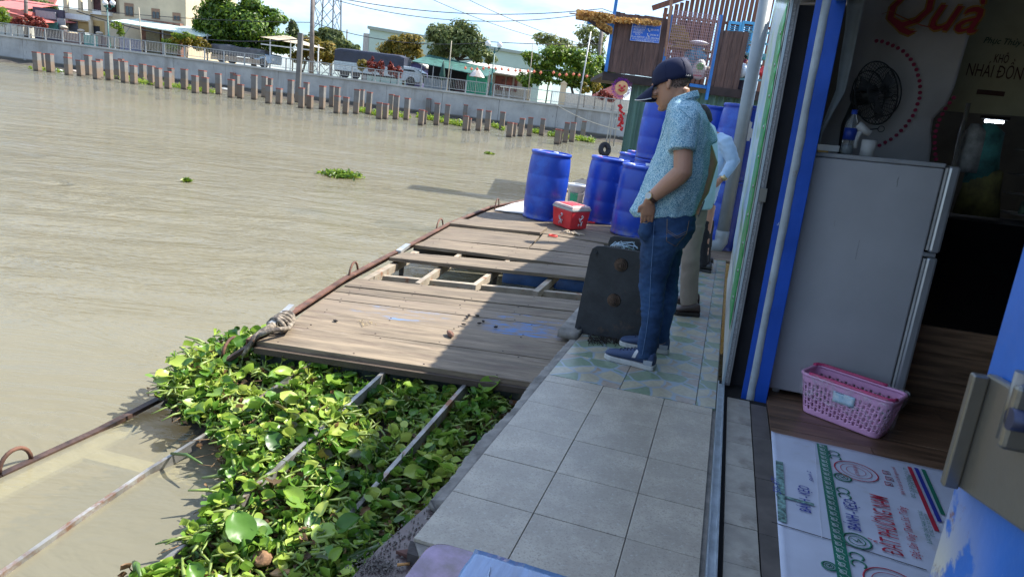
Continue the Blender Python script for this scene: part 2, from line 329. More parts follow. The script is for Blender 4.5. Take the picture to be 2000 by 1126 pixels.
# ---- railing
RP = [-18, 21, 55, 87, 121, 155, 183, 211, 223, 252, 283, 320, 359, 398, 436, 476, 516, 557, 601, 642, 686, 731, 777, 822, 871, 908, 950]
RP2 = [963, 993, 1023, 1075, 1128, 1181, 1235]
alu = mat('galvanised_steel', (.36, .36, .35), .45, .5, var=.08, scale=3)
for nm, lst, lab in (('left', RP, 'long grey metal railing on the embankment, the stretch left of the tall twin-globe lamp'), ('right', RP2, 'grey metal railing on the embankment, the short stretch right of the twin-globe lamp')):
    rl = thing('railing', lab, 'railing', BF, 'metal railings on the embankment')
    xs = [bk(p, 78+.127*p-12, .12).x for p in lst]
    for x in xs: MB().box(x-.045, x+.045, .2, .28, WTOP, WTOP+.98).build('post', alu, rl)
    MB().box(xs[0], xs[-1], .2, .26, WTOP+.93, WTOP+.99).build('top_rail', alu, rl)
    MB().box(xs[0], xs[-1], .21, .25, WTOP+.16, WTOP+.2).build('bottom_rail', alu, rl)
    mb = MB(); x = xs[0]
    while x < xs[-1]: mb.box(x-.008, x+.008, .215, .24, WTOP+.18, WTOP+.93); x += .145
    mb.build('balusters', alu, rl, kind='stuff')
# ---- piles
pilem = mat('pile_concrete', (.16, .15, .135), .8, var=.12, scale=3, bump=.2, rnd=.15)
layer(pilem, (.17, .115, .07), 2.5, .25, .6, box=((2, -1, .75),)); layer(pilem, (.05, .04, .03), 1.5, .1, .3, box=((2, -1, .1),))
redtop = mat('pile_red_top', (.28, .085, .06), .8, var=.2, scale=5)
P1 = [(232,318,438,40),(270,328,430,34),(310,328,445,40),(420,350,462,38),(421,322,440,36),(495,368,468,40),(542,337,462,38),(592,373,487,38),(610,362,478,34),(670,320,493,40),(722,366,487,36),(745,360,480,30),(763,373,508,38),(818,400,516,38),(874,391,497,36),(928,402,523,38),(920,356,480,34),(970,415,544,38),(1027,436,545,38),(1045,416,520,34),(1078,393,510,34),(1126,421,549,38),(1192,461,572,38),(1236,429,557,44),(1255,472,575,38),(1335,449,579,36),(1410,484,600,38),(1443,456,588,36),(1422,444,560,30),(1468,514,605,38),(1552,457,611,36),(1613,467,598,34),(1643,477,600,36),(1639,520,635,38),(1702,538,638,38),(1772,487,641,36),(1838,534,663,38),(1866,502,647,34),(1891,582,667,38),(1965,523,668,36),(1815,195,628,33)]
P2 = [(90,524,670,36),(150,524,655,34),(179,530,660,34),(180,583,695,38),(233,591,698,38),(296,544,698,38),(330,546,675,30),(372,560,700,36),(437,624,730,40),(476,631,730,36),(508,574,698,34),(538,582,732,38),(604,597,734,36),(692,668,768,38),(718,676,762,20),(734,600,715,34),(786,627,767,38),(847,637,764,36),(958,637,745,32),(962,705,800,38),(987,720,800,20),(1044,665,801,38),(1097,674,800,38),(1185,681,795,36),(1232,745,840,42),(1261,750,836,26),(1300,719,835,38),(1353,714,834,38),(1428,722,830,34),(1522,786,884,44),(1543,790,880,20),(1571,744,873,36),(1612,744,869,38),(1676,737,858,34)]
pl = sorted([(a*.32, b*.32, c*.32, w*.32) for a, b, c, w in P1]+[(600+a*.32, b*.32, c*.32, w*.32) for a, b, c, w in P2])
for i, (x, y0, y1, w) in enumerate(pl):
    b = W(x, y1, -.02); tp = at(x, y0, b.y); h = tp.z; s = w/FOC*b.y*.5*.80; r = random.uniform(-.16, .1)
    if h > 4: lab = 'very tall slim concrete pile rising above the railing in front of the embankment'
    else:
        size = 'tall' if h > 2.4 else ('short' if h < 1.7 else 'middling')
        lab = f'{size} square concrete pile with red top standing in the river, {ordn(i)} from the left'
    p = thing('concrete_pile', lab, 'pile', T(b.x, b.y, 0)@RZ(r)@Matrix.Rotation(random.uniform(-.02, .02), 4, 'Y'), 'concrete piles in the river before the embankment')
    MB().box(-s, s, -s, s, -.7, h-.05).build('shaft', pilem, p, bevel=.02)
    if h < 4: MB().box(-s*1.03, s*1.03, -s*1.03, s*1.03, h-.07, h).build('red_top', redtop, p)
# ================================================================ leaf materials
LG = leafmat('leaf_green', [(.015, .04, .006), (.06, .13, .015), (.15, .25, .02), (.30, .36, .03)], .4, .45)
LO = leafmat('leaf_olive', [(.06, .06, .01), (.17, .15, .02), (.30, .22, .03), (.42, .27, .05)], .45, .45)
LGR = leafmat('leaf_grey_green', [(.04, .07, .025), (.10, .14, .045), (.20, .23, .07), (.32, .34, .12)], .45, .45)
LR = leafmat('leaf_red', [(.06, .008, .006), (.17, .025, .015), (.30, .05, .03), (.42, .11, .06)])
LY = leafmat('leaf_yellow', [(.05, .06, .005), (.18, .15, .01), (.35, .25, .01), (.45, .33, .02)])
bark = mat('bark', (.10, .075, .05), .9, var=.25, scale=6, bump=.6, bscale=14, stretch=(1, 1, .2))
def tree(px, pyb, d, blobs, n, size, lm, label, cat='tree', name='tree', limbs=5, trunk=.12, clump=.5, nclump=14, group=None, tbias=0.):
    """blobs in photo pixels (x, y, rx, ry); trunk foot at px,pyb; d metres behind the wall"""
    b = bk(px, pyb, d); b.z = WTOP-.03; root = thing(name, label, cat, BF@T(b), group); sc = bank(px, pyb, d).y/FOC
    BB = [];
    for (x, y, rx, ry) in blobs:
        c = bk(x, y, d)-b; BB.append((c.x, c.y, c.z, rx*sc, min(rx, ry*1.2)*sc*.85, ry*sc))
    mb = MB(); top = max(bb[2] for bb in BB)
    ct = sum((Vector(bb[:3]) for bb in BB), Vector())/len(BB)
    fork = Vector((ct.x*.35, 0, max(.4, min(bb[2]-bb[5]*.5 for bb in BB))))
    mb.tube([(0, 0, -.1), fork*.5+Vector((trunk*.3, 0, 0)), fork], [trunk, trunk*.85, trunk*.7], 8)
    for i, bb in enumerate(BB):
        for j in range(max(1, limbs//len(BB)+1)):
            e = Vector(bb[:3])+Vector((random.uniform(-.6, .6)*bb[3], random.uniform(-.5, .5)*bb[4], random.uniform(-.3, .75)*bb[5])); mid = (fork+e)/2+Vector((random.uniform(-.1, .1)*bb[3], 0, random.uniform(-.1, .15)*bb[5]))
            mb.tube([fork*.95, mid, e], [trunk*.5, trunk*.3, trunk*.08], 6)
    mb.build('trunk', bark, root)
    P, Nn = crown_points(BB, n, clump=clump, nclump=nclump)
    zmin, zmax = P[:, 2].min(), P[:, 2].max()
    tone = np.clip(rng.normal(.45+tbias, .24, len(P)), 0, 1)
    leafcloud('crown', lm, P, Nn, size*(.7+.6*rng.random(len(P))), tone, root); return root
# big trees
tree(497, 105, 7, [(480, 45, 75, 42), (455, 8, 55, 28), (510, 78, 60, 22), (440, 72, 50, 28), (545, 85, 30, 14), (400, 52, 24, 14), (392, 66, 18, 6), (520, 30, 35, 22)], 26000, .21, LG, 'large bright green spreading tree right of the cream house', limbs=14, trunk=.28, clump=.42, nclump=22)
tree(893, 140, 9, [(880, 75, 42, 30), (905, 60, 34, 18), (930, 88, 32, 22), (862, 98, 26, 16), (945, 112, 22, 14), (852, 70, 18, 14)], 9000, .19, LGR, 'airy green tree with forked trunk behind the beach umbrella', limbs=14, trunk=.2, clump=.45, nclump=18, tbias=.1)
tree(790, 130, 13, [(775, 92, 28, 18), (800, 86, 24, 18), (812, 108, 18, 12), (760, 100, 14, 12)], 7000, .17, LO, 'round olive-yellow tree in front of the pale green warehouse', limbs=8, trunk=.14, clump=.5)
tree(1130, 165, 5, [(1060, 118, 34, 16), (1100, 120, 38, 24), (1140, 130, 36, 30), (1080, 150, 45, 16), (1035, 145, 22, 20), (1130, 158, 30, 14)], 15000, .16, LG, 'dense leafy green tree mass behind the hanging lanterns', limbs=10, trunk=.14, clump=.42, nclump=20, tbias=.12)
tree(1180, 190, 8, [(1150, 65, 24, 18), (1165, 90, 18, 20), (1140, 80, 14, 14)], 1500, .16, LGR, 'thin sparse tree rising beside the grey flag pole', limbs=16, trunk=.12, clump=.6, tbias=.2)
tree(1075, 130, 30, [(1085, 85, 30, 12), (1060, 75, 16, 8), (1100, 95, 22, 10)], 900, .3, LGR, 'pale wispy bamboo-like tree behind the leafy mass', limbs=16, trunk=.1, clump=.7, tbias=.3)
tree(1190, 180, 6, [(1190, 130, 26, 26), (1175, 160, 22, 18), (1205, 160, 20, 22)], 6000, .16, LG, 'dark green tree between the pole and the stall', limbs=8, trunk=.12, tbias=-.22)
tree(645, 105, 22, [(640, 78, 34, 16), (668, 92, 26, 12), (615, 88, 22, 16), (690, 98, 14, 9)], 8000, .26, LGR, 'grey green tree in front of the lattice tower', limbs=8, trunk=.16)
tree(590, 100, 12, [(625, 100, 22, 20), (600, 88, 16, 14), (648, 108, 14, 10), (585, 112, 16, 10)], 6000, .19, LO, 'autumn-coloured bushy tree beside the concrete power pole', limbs=8, trunk=.12, tbias=.05)
tree(572, 95, 45, [(572, 62, 9, 16), (572, 75, 12, 8)], 1500, .3, LGR, 'small dark conical tree behind the tall pile', limbs=3, trunk=.1, tbias=-.2)
tree(62, 38, 16, [(62, 12, 40, 12), (20, 10, 30, 14), (95, 15, 14, 8), (-20, 12, 30, 16)], 9000, .22, LGR, 'green treetops above the red roofs at far left', limbs=6, trunk=.14, tbias=0)
tree(8, 44, 3, [(4, 32, 18, 12), (12, 40, 12, 6)], 1800, .12, LG, 'bright green shrub at the left end of the railing', limbs=3, trunk=.05, name='shrub', cat='shrub', tbias=.25)
tree(365, 92, 3.2, [(352, 82, 14, 9), (372, 80, 14, 10), (388, 90, 10, 10)], 3600, .11, LY, 'yellow ornamental bush behind the railing', 'bush', 'bush', limbs=3, trunk=.05, tbias=0)
tree(400, 98, 3.6, [(390, 86, 14, 10), (404, 94, 8, 8)], 1500, .11, LO, 'rust-tinted bush beside the tarpaulin truck', 'bush', 'bush', limbs=3, trunk=.05, tbias=.1)
tree(335, 92, 3, [(330, 84, 14, 8), (340, 92, 16, 6), (360, 70, 18, 7)], 2200, .11, LG, 'small green bush below the tin awning', 'bush', 'bush', limbs=3, trunk=.05, tbias=.2)
tree(232, 66, 2.4, [(226, 50, 9, 7), (234, 56, 6, 5), (236, 66, 8, 4)], 500, .11, LG, 'thin leafy sapling next to the left lamp', 'plant', 'sapling', limbs=3, trunk=.03, tbias=.3)
for i, (x, y, rx, ry, mt, nm) in enumerate([(34, 42, 13, 9, LR, 'leftmost'), (60, 40, 13, 10, LR, 'middle'), (82, 48, 11, 9, LR, 'rightmost')]):
    tree(x, 60, 3, [(x, y, rx, ry)], 1800, .10, mt, f'{nm} of the three rust red bushes behind the railing at far left', 'bush', 'red_bush', limbs=3, trunk=.04, group='rust red bushes at far left')
for i, (x, y, rx, ry, mt, lab) in enumerate([(708, 124, 9, 8, LO, 'orange-yellow clipped shrub before the dark tarpaulin truck'), (727, 126, 9, 11, LR, 'red shrub next to the orange one before the dark truck'), (743, 129, 9, 11, LR, 'red shrub in the middle of the row before the dark truck'), (763, 132, 5, 9, LR, 'narrow red shrub before the dark truck'), (776, 138, 9, 9, LR, 'rightmost low red shrub near the truck cab')]):
    tree(x, 152, 1.6, [(x, y, rx, ry), (x, y+9, rx*.85, ry*.6)], 1100, .085, mt, lab, 'shrub', 'potted_shrub', limbs=4, trunk=.03, group='clipped shrubs in front of the dark truck')
for x, y, rx, ry, mt, lab in [(1141, 174, 8, 9, LY, 'round yellowish shrub right of the flag pole'), (1162, 172, 9, 13, LY, 'egg shaped yellow green conifer behind the railing'), (1178, 186, 9, 10, LR, 'reddish shrub left of the clown decoration'), (1196, 190, 8, 8, LR, 'small reddish shrub partly behind the clown decoration')]:
    tree(x, 200, 1.6, [(x, y, rx, ry)], 1100, .08, mt, lab, 'shrub', 'shrub', limbs=3, trunk=.03)
# ================================================================ far buildings
def bkbox(name, x0, y0, x1, y1, d, depth, m, parent, base=False, **kw):
    """box whose front is spanned by two photo corners (bottom-left, top-right) at d behind the wall"""
    a = bk(x0, y0, d); b = bk(x1, y1, d); z0 = (WTOP-.03) if base else min(a.z, b.z)
    return MB().box(min(a.x, b.x), max(a.x, b.x), d, d+depth, z0, max(a.z, b.z)).build(name, m, parent, **kw)
cream = mat('cream_render', (.60, .49, .33), .85, var=.08, scale=.8, bump=.1); layer(cream, (.33, .28, .2), .5, .55, .8, stretch=(1, 1, .2))
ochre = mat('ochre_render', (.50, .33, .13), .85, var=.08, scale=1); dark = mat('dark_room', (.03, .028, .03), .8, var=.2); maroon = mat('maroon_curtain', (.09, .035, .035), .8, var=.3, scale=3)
pinkroof = mat('pink_red_roof', (.55, .16, .13), .6, var=.12, scale=1.2); redtile = mat('red_tile_roof', (.33, .10, .07), .8, var=.25, scale=4, bump=.6, bscale=14, stretch=(4, 1, 1))
greyw = mat('grey_wall', (.30, .29, .30), .85, var=.1); bluegl = mat('window_glass', (.07, .09, .10), .15, var=.3, scale=2); whitep = mat('white_paint', (.70, .69, .66), .6, var=.06)
house = thing('cream_house', 'tall cream house with three side windows and an open upper balcony', 'house', BF)
bkbox('wall', 236, 74, 362, -40, 8, 9, cream, house, base=True)
bkbox('rear_wall', 176, 40, 236, -40, 9.5, 6, cream, house)
bkbox('porch_wall', 176, 72, 236, 28, 8.6, .5, cream, house, base=True)
bkbox('porch_recess', 153, 62, 203, 42, 8.55, .05, ochre, house)
bkbox('porch_door', 182, 68, 194, 52, 8.5, .06, dark, house)
bkbox('shutter_door', 131, 60, 151, 38, 8.5, .06, mat('grey_shutter', (.20, .20, .22), .6, var=.2, scale=8, stretch=(.1, .1, 6)), house)
bkbox('upper_opening', 178, 24, 199, -12, 8.55, .9, maroon, house); bkbox('upper_opening', 205, 28, 213, -12, 8.55, .9, maroon, house)
bkbox('balcony_ledge', 176, 27, 214, 23, 8.2, .5, whitep, house)
bkbox('balcony_parapet', 124, 38, 176, 22, 8.3, .3, cream, house); bkbox('balcony_sill', 128, 36, 175, 31, 8.2, .12, whitep, house)
for x0, x1, y0, y1 in ((124.5, 128.5, -30, 24), (153, 156, -30, 24), (172, 176.5, -30, 24), (198, 204, -30, 28), (126, 130, 38, 62), (174, 178, 40, 66)): bkbox('column', x0, y1, x1, y0, 8.15, .25, cream, house)
for x0, y0, x1, y1 in ((243.5, 31, 260, 7.5), (296, 36.5, 311.5, 18), (337, 40, 352, 26)):
    w = bkbox('window', x0, y0, x1, y1, 7.96, .1, mat('window_frame', (.30, .17, .10), .6), house); a = bk(x0, y0, 7.9); b = bk(x1, y1, 7.9); cx = (a.x+b.x)/2
    for q in (0, 1): MB().box([a.x+.1, cx+.04][q], [cx-.04, b.x-.1][q], 7.92, 7.955, min(a.z, b.z)+.08, max(a.z, b.z)-.3).build('pane', bluegl, w)
aw = thing('tin_awning', 'pale green tin awning on steel posts in front of the cream house', 'awning', BF)
a, b = bk(236, 38, 5.5), bk(412, 54, 5.5)
mb = MB(); mb.hexa([(a.x, 4.2, a.z-.35), (b.x, 4.2, a.z-.75), (b.x, 8.3, a.z+.05), (a.x, 8.3, a.z+.4), (a.x, 4.2, a.z-.27), (b.x, 4.2, a.z-.67), (b.x, 8.3, a.z+.13), (a.x, 8.3, a.z+.48)]); mb.build('roof_sheet', mat('pale_green_tin', (.55, .66, .58), .5, var=.08, scale=2), aw)
for x in (240, 317, 404): c = bk(x, 60, 4.6); MB().box(c.x-.05, c.x+.05, 4.6, 4.7, WTOP, a.z-.4).build('post', alu, aw)
c = bk(240, 60, 4.6); MB().bar((c.x, 4.6, a.z-1.5), (c.x+.9, 4.6, a.z-.42), .05).build('brace', alu, aw)
sh = thing('shop_front', 'brick-edged shop with a ribbed metal roller shutter under the tin awning', 'shop', BF)
brickm = mat('brick_red', (.27, .13, .09), .9, var=.25, scale=3, bump=.3)
bkbox('wall', 276, 76, 352, 46, 7.4, .5, brickm, sh, base=True)
a, b = bk(286, 78, 7.35), bk(312, 50, 7.35)
for k in range(12): MB().box(a.x, b.x, 7.3, 7.36, WTOP+k*.2+.008, WTOP+k*.2+.2).build('shutter_slat', mat('shutter_khaki', (.27, .23, .14), .6, var=.15), sh)
a, b = bk(317, 78, 7.35), bk(345, 50, 7.35)
for k in range(12): MB().box(a.x, b.x, 7.3, 7.36, WTOP+k*.2+.008, WTOP+k*.2+.2).build('shutter_slat', mat('shutter_khaki', (.27, .23, .14), .6), sh)
ga = thing('purple_gate', 'grey-violet sheet metal gate beside the cream house, behind the railing', 'gate', BF)
a, b = bk(232, 84, 6.5), bk(278, 72, 6.5); n = 9
for k in range(n): x = a.x+(b.x-a.x)*k/n; MB().box(x+.01, x+(b.x-a.x)/n-.01, 6.5, 6.56, WTOP, WTOP+1.15).build('panel', mat('violet_grey', (.30, .28, .38), .6, rnd=.1), ga)
gp = thing('garden_wall', 'low brown garden wall with round pillar caps and a teal gate', 'wall', BF)
a, b = bk(118, 66, 6.2), bk(213, 78, 6.2); MB().box(a.x, b.x, 6.2, 6.4, WTOP, WTOP+1.0).build('wall', mat('brown_wall', (.24, .17, .15), .85), gp)
for x, y in ((123, 52), (157, 59), (193, 64)): c = bk(x, y, 6.2); MB().box(c.x-.2, c.x+.2, 6.1, 6.5, WTOP, c.z-.1).build('pillar', mat('brown_wall', (.24, .17, .15)), gp); mb = MB(); mb.ball((c.x, 6.3, c.z-.05), .34, 12, 6, (1, 1, .5)); mb.build('pillar_cap', mat('stone_cap', (.5, .44, .36), .8), gp)
a, b = bk(164, 76, 6.1), bk(191, 68, 6.1); MB().box(a.x, b.x, 6.08, 6.15, WTOP, WTOP+1.0).build('teal_gate', mat('teal_paint', (.13, .30, .27), .6), gp)
rh = thing('red_roofed_shed', 'low shed with faded red-pink sheet roofs at far left', 'shed', BF)
a, b = bk(55, 22, 8), bk(126, 22, 8)
mb = MB(); mb.hexa([(a.x-1, 5.5, a.z-.35), (b.x, 5.5, a.z-1.0), (b.x+1.5, 11, a.z-.2), (a.x, 11, a.z+.1), (a.x-1, 5.5, a.z-.3), (b.x, 5.5, a.z-.95), (b.x+1.5, 11, a.z-.12), (a.x, 11, a.z+.18)]); mb.build('roof', pinkroof, rh)
bkbox('wall', 66, 46, 122, 20, 7, .3, mat('navy_wall', (.07, .06, .09), .8), rh, base=True); bkbox('grey_panel', 70, 34, 108, 24, 6.8, .1, greyw, rh); bkbox('door', 112, 56, 126, 37, 6.7, .1, greyw, rh)
bkbox('tarp', 84, 56, 112, 44, 6.4, .1, mat('teal_tarp', (.03, .15, .14), .6, var=.3, scale=5), rh)
rh = thing('white_walled_house', 'small white-walled house with an orange-red eave at far left edge', 'house', BF)
bkbox('wall', -30, 30, 42, 18, 9, 3, mat('offwhite', (.5, .5, .44), .8), rh, base=True)
a, b = bk(-35, 20, 8.5), bk(46, 26, 8.5); mb = MB(); mb.hexa([(a.x, 8, b.z+.3), (b.x, 8, b.z+.2), (b.x, 13, b.z+1.4), (a.x, 13, b.z+1.5), (a.x, 8, b.z+.36), (b.x, 8, b.z+.26), (b.x, 13, b.z+1.46), (a.x, 13, b.z+1.56)]); mb.build('roof', pinkroof, rh)
bkbox('lean_to', 20, 34, 52, 22, 6, 2, pinkroof, rh)
tl = thing('tiled_roof_house', 'house with a steep red tiled roof showing above the sheds at far left', 'house', BF)
a, b, c = bk(30, 22, 22), bk(128, 20, 22), bk(72, -12, 22)
mb = MB(); mb.prism([(a.x, 20, a.z), (b.x, 20, b.z), (c.x+1.5, 24, c.z+1), (c.x-3, 24, c.z+1)], (0, .3, .1)); mb.build('roof', redtile, tl); bkbox('wall', 34, 46, 118, 22, 21, 3, cream, tl, base=True)
# tarpaulin trucks
def truck(label, x0, x1, ytop0, yb, d, tarp, cabm, cabx0, cabx1, cabtop, wave, tail=True, box=None):
    t = thing('truck', label, 'truck', BF); a = bk(x0, yb, d); b = bk(x1, yb, d); zt = bk(x0, ytop0, d).z; w = 2.2; z0 = WTOP+(.55 if x0 < 500 else 1.0)
    def f(u, v):
        x = a.x+(b.x-a.x)*u; s = v*2-1; prof = [(-1, 0), (-1, .55), (-1, .93), (-.82, 1), (0, 1.03), (.82, 1), (1, .93), (1, .55), (1, 0)]; k = min(7, int(v*8)); q = v*8-k; p = prof[k]; p2 = prof[min(8, k+1)]
        yy = p[0]*(1-q)+p2[0]*q; zz = p[1]*(1-q)+p2[1]*q
        e = min(1, min(u, 1-u)*14); return (x, d+w/2+yy*w/2, z0+.2+(zt-z0-.2)*zz*(1-(1-e)*.10)+wave*noise.noise((x*.9, v*5, 1)))
    mb = MB(); mb.grid(f, 40, 24); mb.f.append([0*25+i*0 for i in []]) if False else None
    for u in (0, 1):
        n = len(mb.v); mb.v += [tuple(f(u, k/24)) for k in range(25)]; mb.face(list(range(n, n+25)))
    mb.build('tarpaulin', tarp, t)
    if box:
        for k in range(4): MB().box(a.x, b.x, d-.02, d+.04, z0-.38+k*.2*(.6 if x0 < 500 else 1), z0-.38+k*.2*(.6 if x0 < 500 else 1)+.185*(.6 if x0 < 500 else 1)).build('side_board', box, t)
    MB().box(a.x, cb.x if False else b.x, d+.1, d+w-.1, WTOP+.5, WTOP+.65).build('chassis', dark, t)
    c0, c1 = bk(cabx0, yb, d).x, bk(cabx1, yb, d).x; zc = bk(cabx0, cabtop, d).z
    mb = MB(); mb.prism([(c0, d, WTOP+.4), (c1, d, WTOP+.4), (c1+.05, d, WTOP+1.2), (c1-.35, d, zc-.15), (c1-.6, d, zc), (c0, d, zc)], (0, w, 0)); cabo = mb.build('cab', cabm, t, bevel=.06)
    mb = MB(); mb.prism([(c0+.35, d-.02, WTOP+1.25), (c1-.45, d-.02, WTOP+1.25), (c1-.62, d-.02, zc-.25), (c0+.35, d-.02, zc-.25)], (0, .03, 0)); mb.build('side_window', bluegl, cabo)
    mb = MB(); mb.prism([(c1+.06, d+.15, WTOP+1.25), (c1+.06, d+w-.15, WTOP+1.25), (c1-.30, d+w-.2, zc-.2), (c1-.30, d+.2, zc-.2)], (.03, 0, .01)); mb.build('windscreen', bluegl, cabo)
    mb = MB(); mb.box(c1+.04, c1+.1, d+.2, d+.5, WTOP+.7, WTOP+.9); mb.build('headlight', whitep, cabo)
    for x in (a.x+1.0, a.x+2.0, (c0+c1)/2+.1): mb = MB(); mb.rings([((x, d+.0, WTOP+.42), (.42, 0, 0), (0, 0, .42)), ((x, d+.28, WTOP+.42), (.42, 0, 0), (0, 0, .42))], 18, False); mb.build('wheel', dark, t)
    return t
tarpg = mat('grey_tarp', (.12, .12, .135), .6, var=.25, scale=1.5, bump=.5, bscale=3, bdist=.1); tarpn = mat('navy_tarp', (.035, .04, .065), .55, var=.2, scale=1, bump=.4, bscale=2, bdist=.1)
truck('truck with rumpled grey tarpaulin load and blue-white cab behind the railing', 412, 508, 84, 108, 4, tarpg, mat('blue_cab', (.30, .42, .55), .4), 496, 528, 103, .12, box=mat('truck_board', (.34, .25, .18), .8))
truck('long truck with a smooth dark navy tarpaulin cover and white cab', 652, 788, 92, 135, 4.5, tarpn, mat('white_cab', (.6, .66, .68), .4), 781, 822, 128, .03, box=mat('pale_board', (.50, .56, .58), .6))
# small canopy, warehouse etc
cn = thing('canopy', 'beige flat canopy on white posts between the two trucks', 'canopy', BF); a, b = bk(524, 94, 6), bk(622, 100, 6)
mb = MB(); mb.hexa([(a.x, 4.5, b.z+.55), (b.x, 4.5, b.z+.25), (b.x, 7.5, b.z+.35), (a.x, 7.5, b.z+.65), (a.x+2, 5.5, b.z+1.0), (b.x-2, 5.5, b.z+.75), (b.x-2, 6.5, b.z+.75), (a.x+2, 6.5, b.z+1.0)]); mb.build('roof', mat('beige_canvas', (.5, .42, .30), .8), cn)
for x in (527, 567, 621): c = bk(x, 110, 4.6).x; MB().box(c-.04, c+.04, 4.6, 4.7, WTOP, b.z+.5).build('post', whitep, cn)
MB().box(a.x, b.x, 4.62, 4.66, b.z-.1, b.z).build('rail', whitep, cn)
wh = thing('warehouse', 'large pale mint green warehouse with a plain side wall', 'warehouse', BF)
mint = mat('mint_wall', (.42, .53, .46), .8, var=.05, scale=.5); a, b = bk(722, 57, 30), bk(878, 76, 30)
mb = MB(); mb.hexa([(a.x, 30, WTOP), (b.x+12, 30, WTOP), (b.x+12, 50, WTOP), (a.x, 50, WTOP), (a.x, 30, a.z), (b.x+12, 30, a.z-1.0), (b.x+12, 50, a.z-1), (a.x, 50, a.z)]); mb.build('wall', mint, wh)
mb = MB(); mb.hexa([(a.x-.2, 29.7, a.z), (b.x+12, 29.7, a.z-1), (b.x+12, 50, a.z-1), (a.x-.2, 50, a.z), (a.x-.2, 29.7, a.z+.35), (b.x+12, 29.7, a.z-.65), (b.x+12, 50, a.z-.65), (a.x-.2, 50, a.z+.35)]); mb.build('roof_edge', mat('roof_edge', (.33, .38, .33), .8), wh)
for x, y in ((839, 111), (872, 113)): c = bk(x, y, 29.9); MB().box(c.x-.35, c.x+.35, 29.85, 29.95, c.z-.3, c.z+.3).build('window', bluegl, wh)
bkbox('stair_tower', 708, 100, 721, 66, 31, 4, mat('tower_grey', (.5, .48, .46), .8), wh, base=True)
sd = thing('blue_gabled_shed', 'small blue boarded shed with a pale gabled roof behind the white cab', 'shed', BF); a, b, c = bk(795, 128, 10), bk(828, 134, 10), bk(812, 121, 10)
MB().prism([(a.x, 10, WTOP), (b.x, 10, WTOP), (b.x, 10, b.z+.2), ((a.x+b.x)/2, 10, c.z), (a.x, 10, b.z+.2)], (0, 3, 0)).build('wall', mat('violet_blue', (.13, .12, .28), .8), sd)
mb = MB(); mx_ = (a.x+b.x)/2; mb.prism([(a.x-.3, 9.6, b.z+.05), (mx_, 9.6, c.z+.05), (mx_, 9.6, c.z+.17), (a.x-.3, 9.6, b.z+.17)], (0, 3.5, 0)); mb.prism([(b.x+.3, 9.6, b.z+.05), (mx_, 9.6, c.z+.05), (mx_, 9.6, c.z+.17), (b.x+.3, 9.6, b.z+.17)], (0, 3.5, 0)); mb.build('roof', mat('pale_roof', (.6, .55, .48), .7), sd)
gs = thing('market_stall', 'green tarpaulin-roofed market stall with dark interior left of the umbrella', 'stall', BF); tg = mat('green_tarp', (.04, .15, .12), .6, var=.3, scale=2, bump=.3)
a, b = bk(818, 140, 5), bk(960, 150, 5)
mb = MB(); mb.hexa([(a.x, 2.6, b.z+.35), (b.x, 2.6, b.z-.15), (b.x, 8, b.z+.75), (a.x, 8, b.z+1.35), (a.x, 2.6, b.z+.4), (b.x, 2.6, b.z-.1), (b.x, 8, b.z+.8), (a.x, 8, b.z+1.4)]); mb.build('roof', tg, gs)
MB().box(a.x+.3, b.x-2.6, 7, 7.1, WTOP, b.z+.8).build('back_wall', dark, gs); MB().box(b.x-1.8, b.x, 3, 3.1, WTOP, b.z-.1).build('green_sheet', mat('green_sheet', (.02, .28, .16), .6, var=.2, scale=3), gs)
for x in (822, 845, 880, 955): c = bk(x, 150, 2.7).x; MB().box(c-.03, c+.03, 2.7, 2.76, WTOP, b.z+.35).build('post', alu, gs)
MB().box(a.x+.8, a.x+3.0, 4, 4.8, WTOP, WTOP+.9).build('counter', mat('counter_grey', (.3, .32, .33), .6), gs); MB().box(a.x+3.6, a.x+5.4, 4.4, 5.2, WTOP, WTOP+1.2).build('counter', maroon, gs)
ws = thing('long_shed', 'low white-roofed shed with rusty red door panels behind the lamp', 'shed', BF); a, b = bk(905, 140, 16), bk(1045, 160, 16); zt = bk(960, 122, 16).z
mb = MB(); mb.hexa([(a.x, 12, zt-1.1), (b.x, 12, zt-1.3), (b.x, 20, zt-.3), (a.x, 20, zt), (a.x, 12, zt-1.0), (b.x, 12, zt-1.2), (b.x, 20, zt-.2), (a.x, 20, zt+.1)]); mb.build('roof', mat('white_tin', (.62, .57, .50), .6, var=.12, scale=1), ws)
MB().box(a.x, b.x, 13, 13.3, WTOP, zt-1.1).build('wall', mat('shed_wall', (.40, .36, .32), .8, var=.1), ws)
for x0, x1 in ((968, 988), (990, 1002), (1006, 1012)): u, v = bk(x0, 150, 12.9).x, bk(x1, 150, 12.9).x; MB().box(u, v, 12.9, 12.98, WTOP+.8, zt-1.35).build('red_panel', mat('rust_red_panel', (.22, .06, .045), .7, var=.3, scale=2), ws)
gb = thing('cream_pillar_wall', 'cream garden wall with a capped pillar behind the railing', 'wall', BF); a, b = bk(1098, 180, 3), bk(1230, 190, 3)
MB().box(a.x+.3, b.x, 3, 3.2, WTOP, WTOP+1.05).build('wall', mat('white_wall', (.62, .58, .50), .8), gb); MB().box(a.x-.2, a.x+.3, 2.9, 3.3, WTOP, WTOP+1.75).build('pillar', cream, gb)
mb = MB(); mb.prism([(a.x-.3, 2.85, WTOP+1.75), (a.x+.4, 2.85, WTOP+1.75), (a.x+.05, 2.85, WTOP+2.0)], (0, .5, 0)); mb.build('pillar_cap', cream, gb)
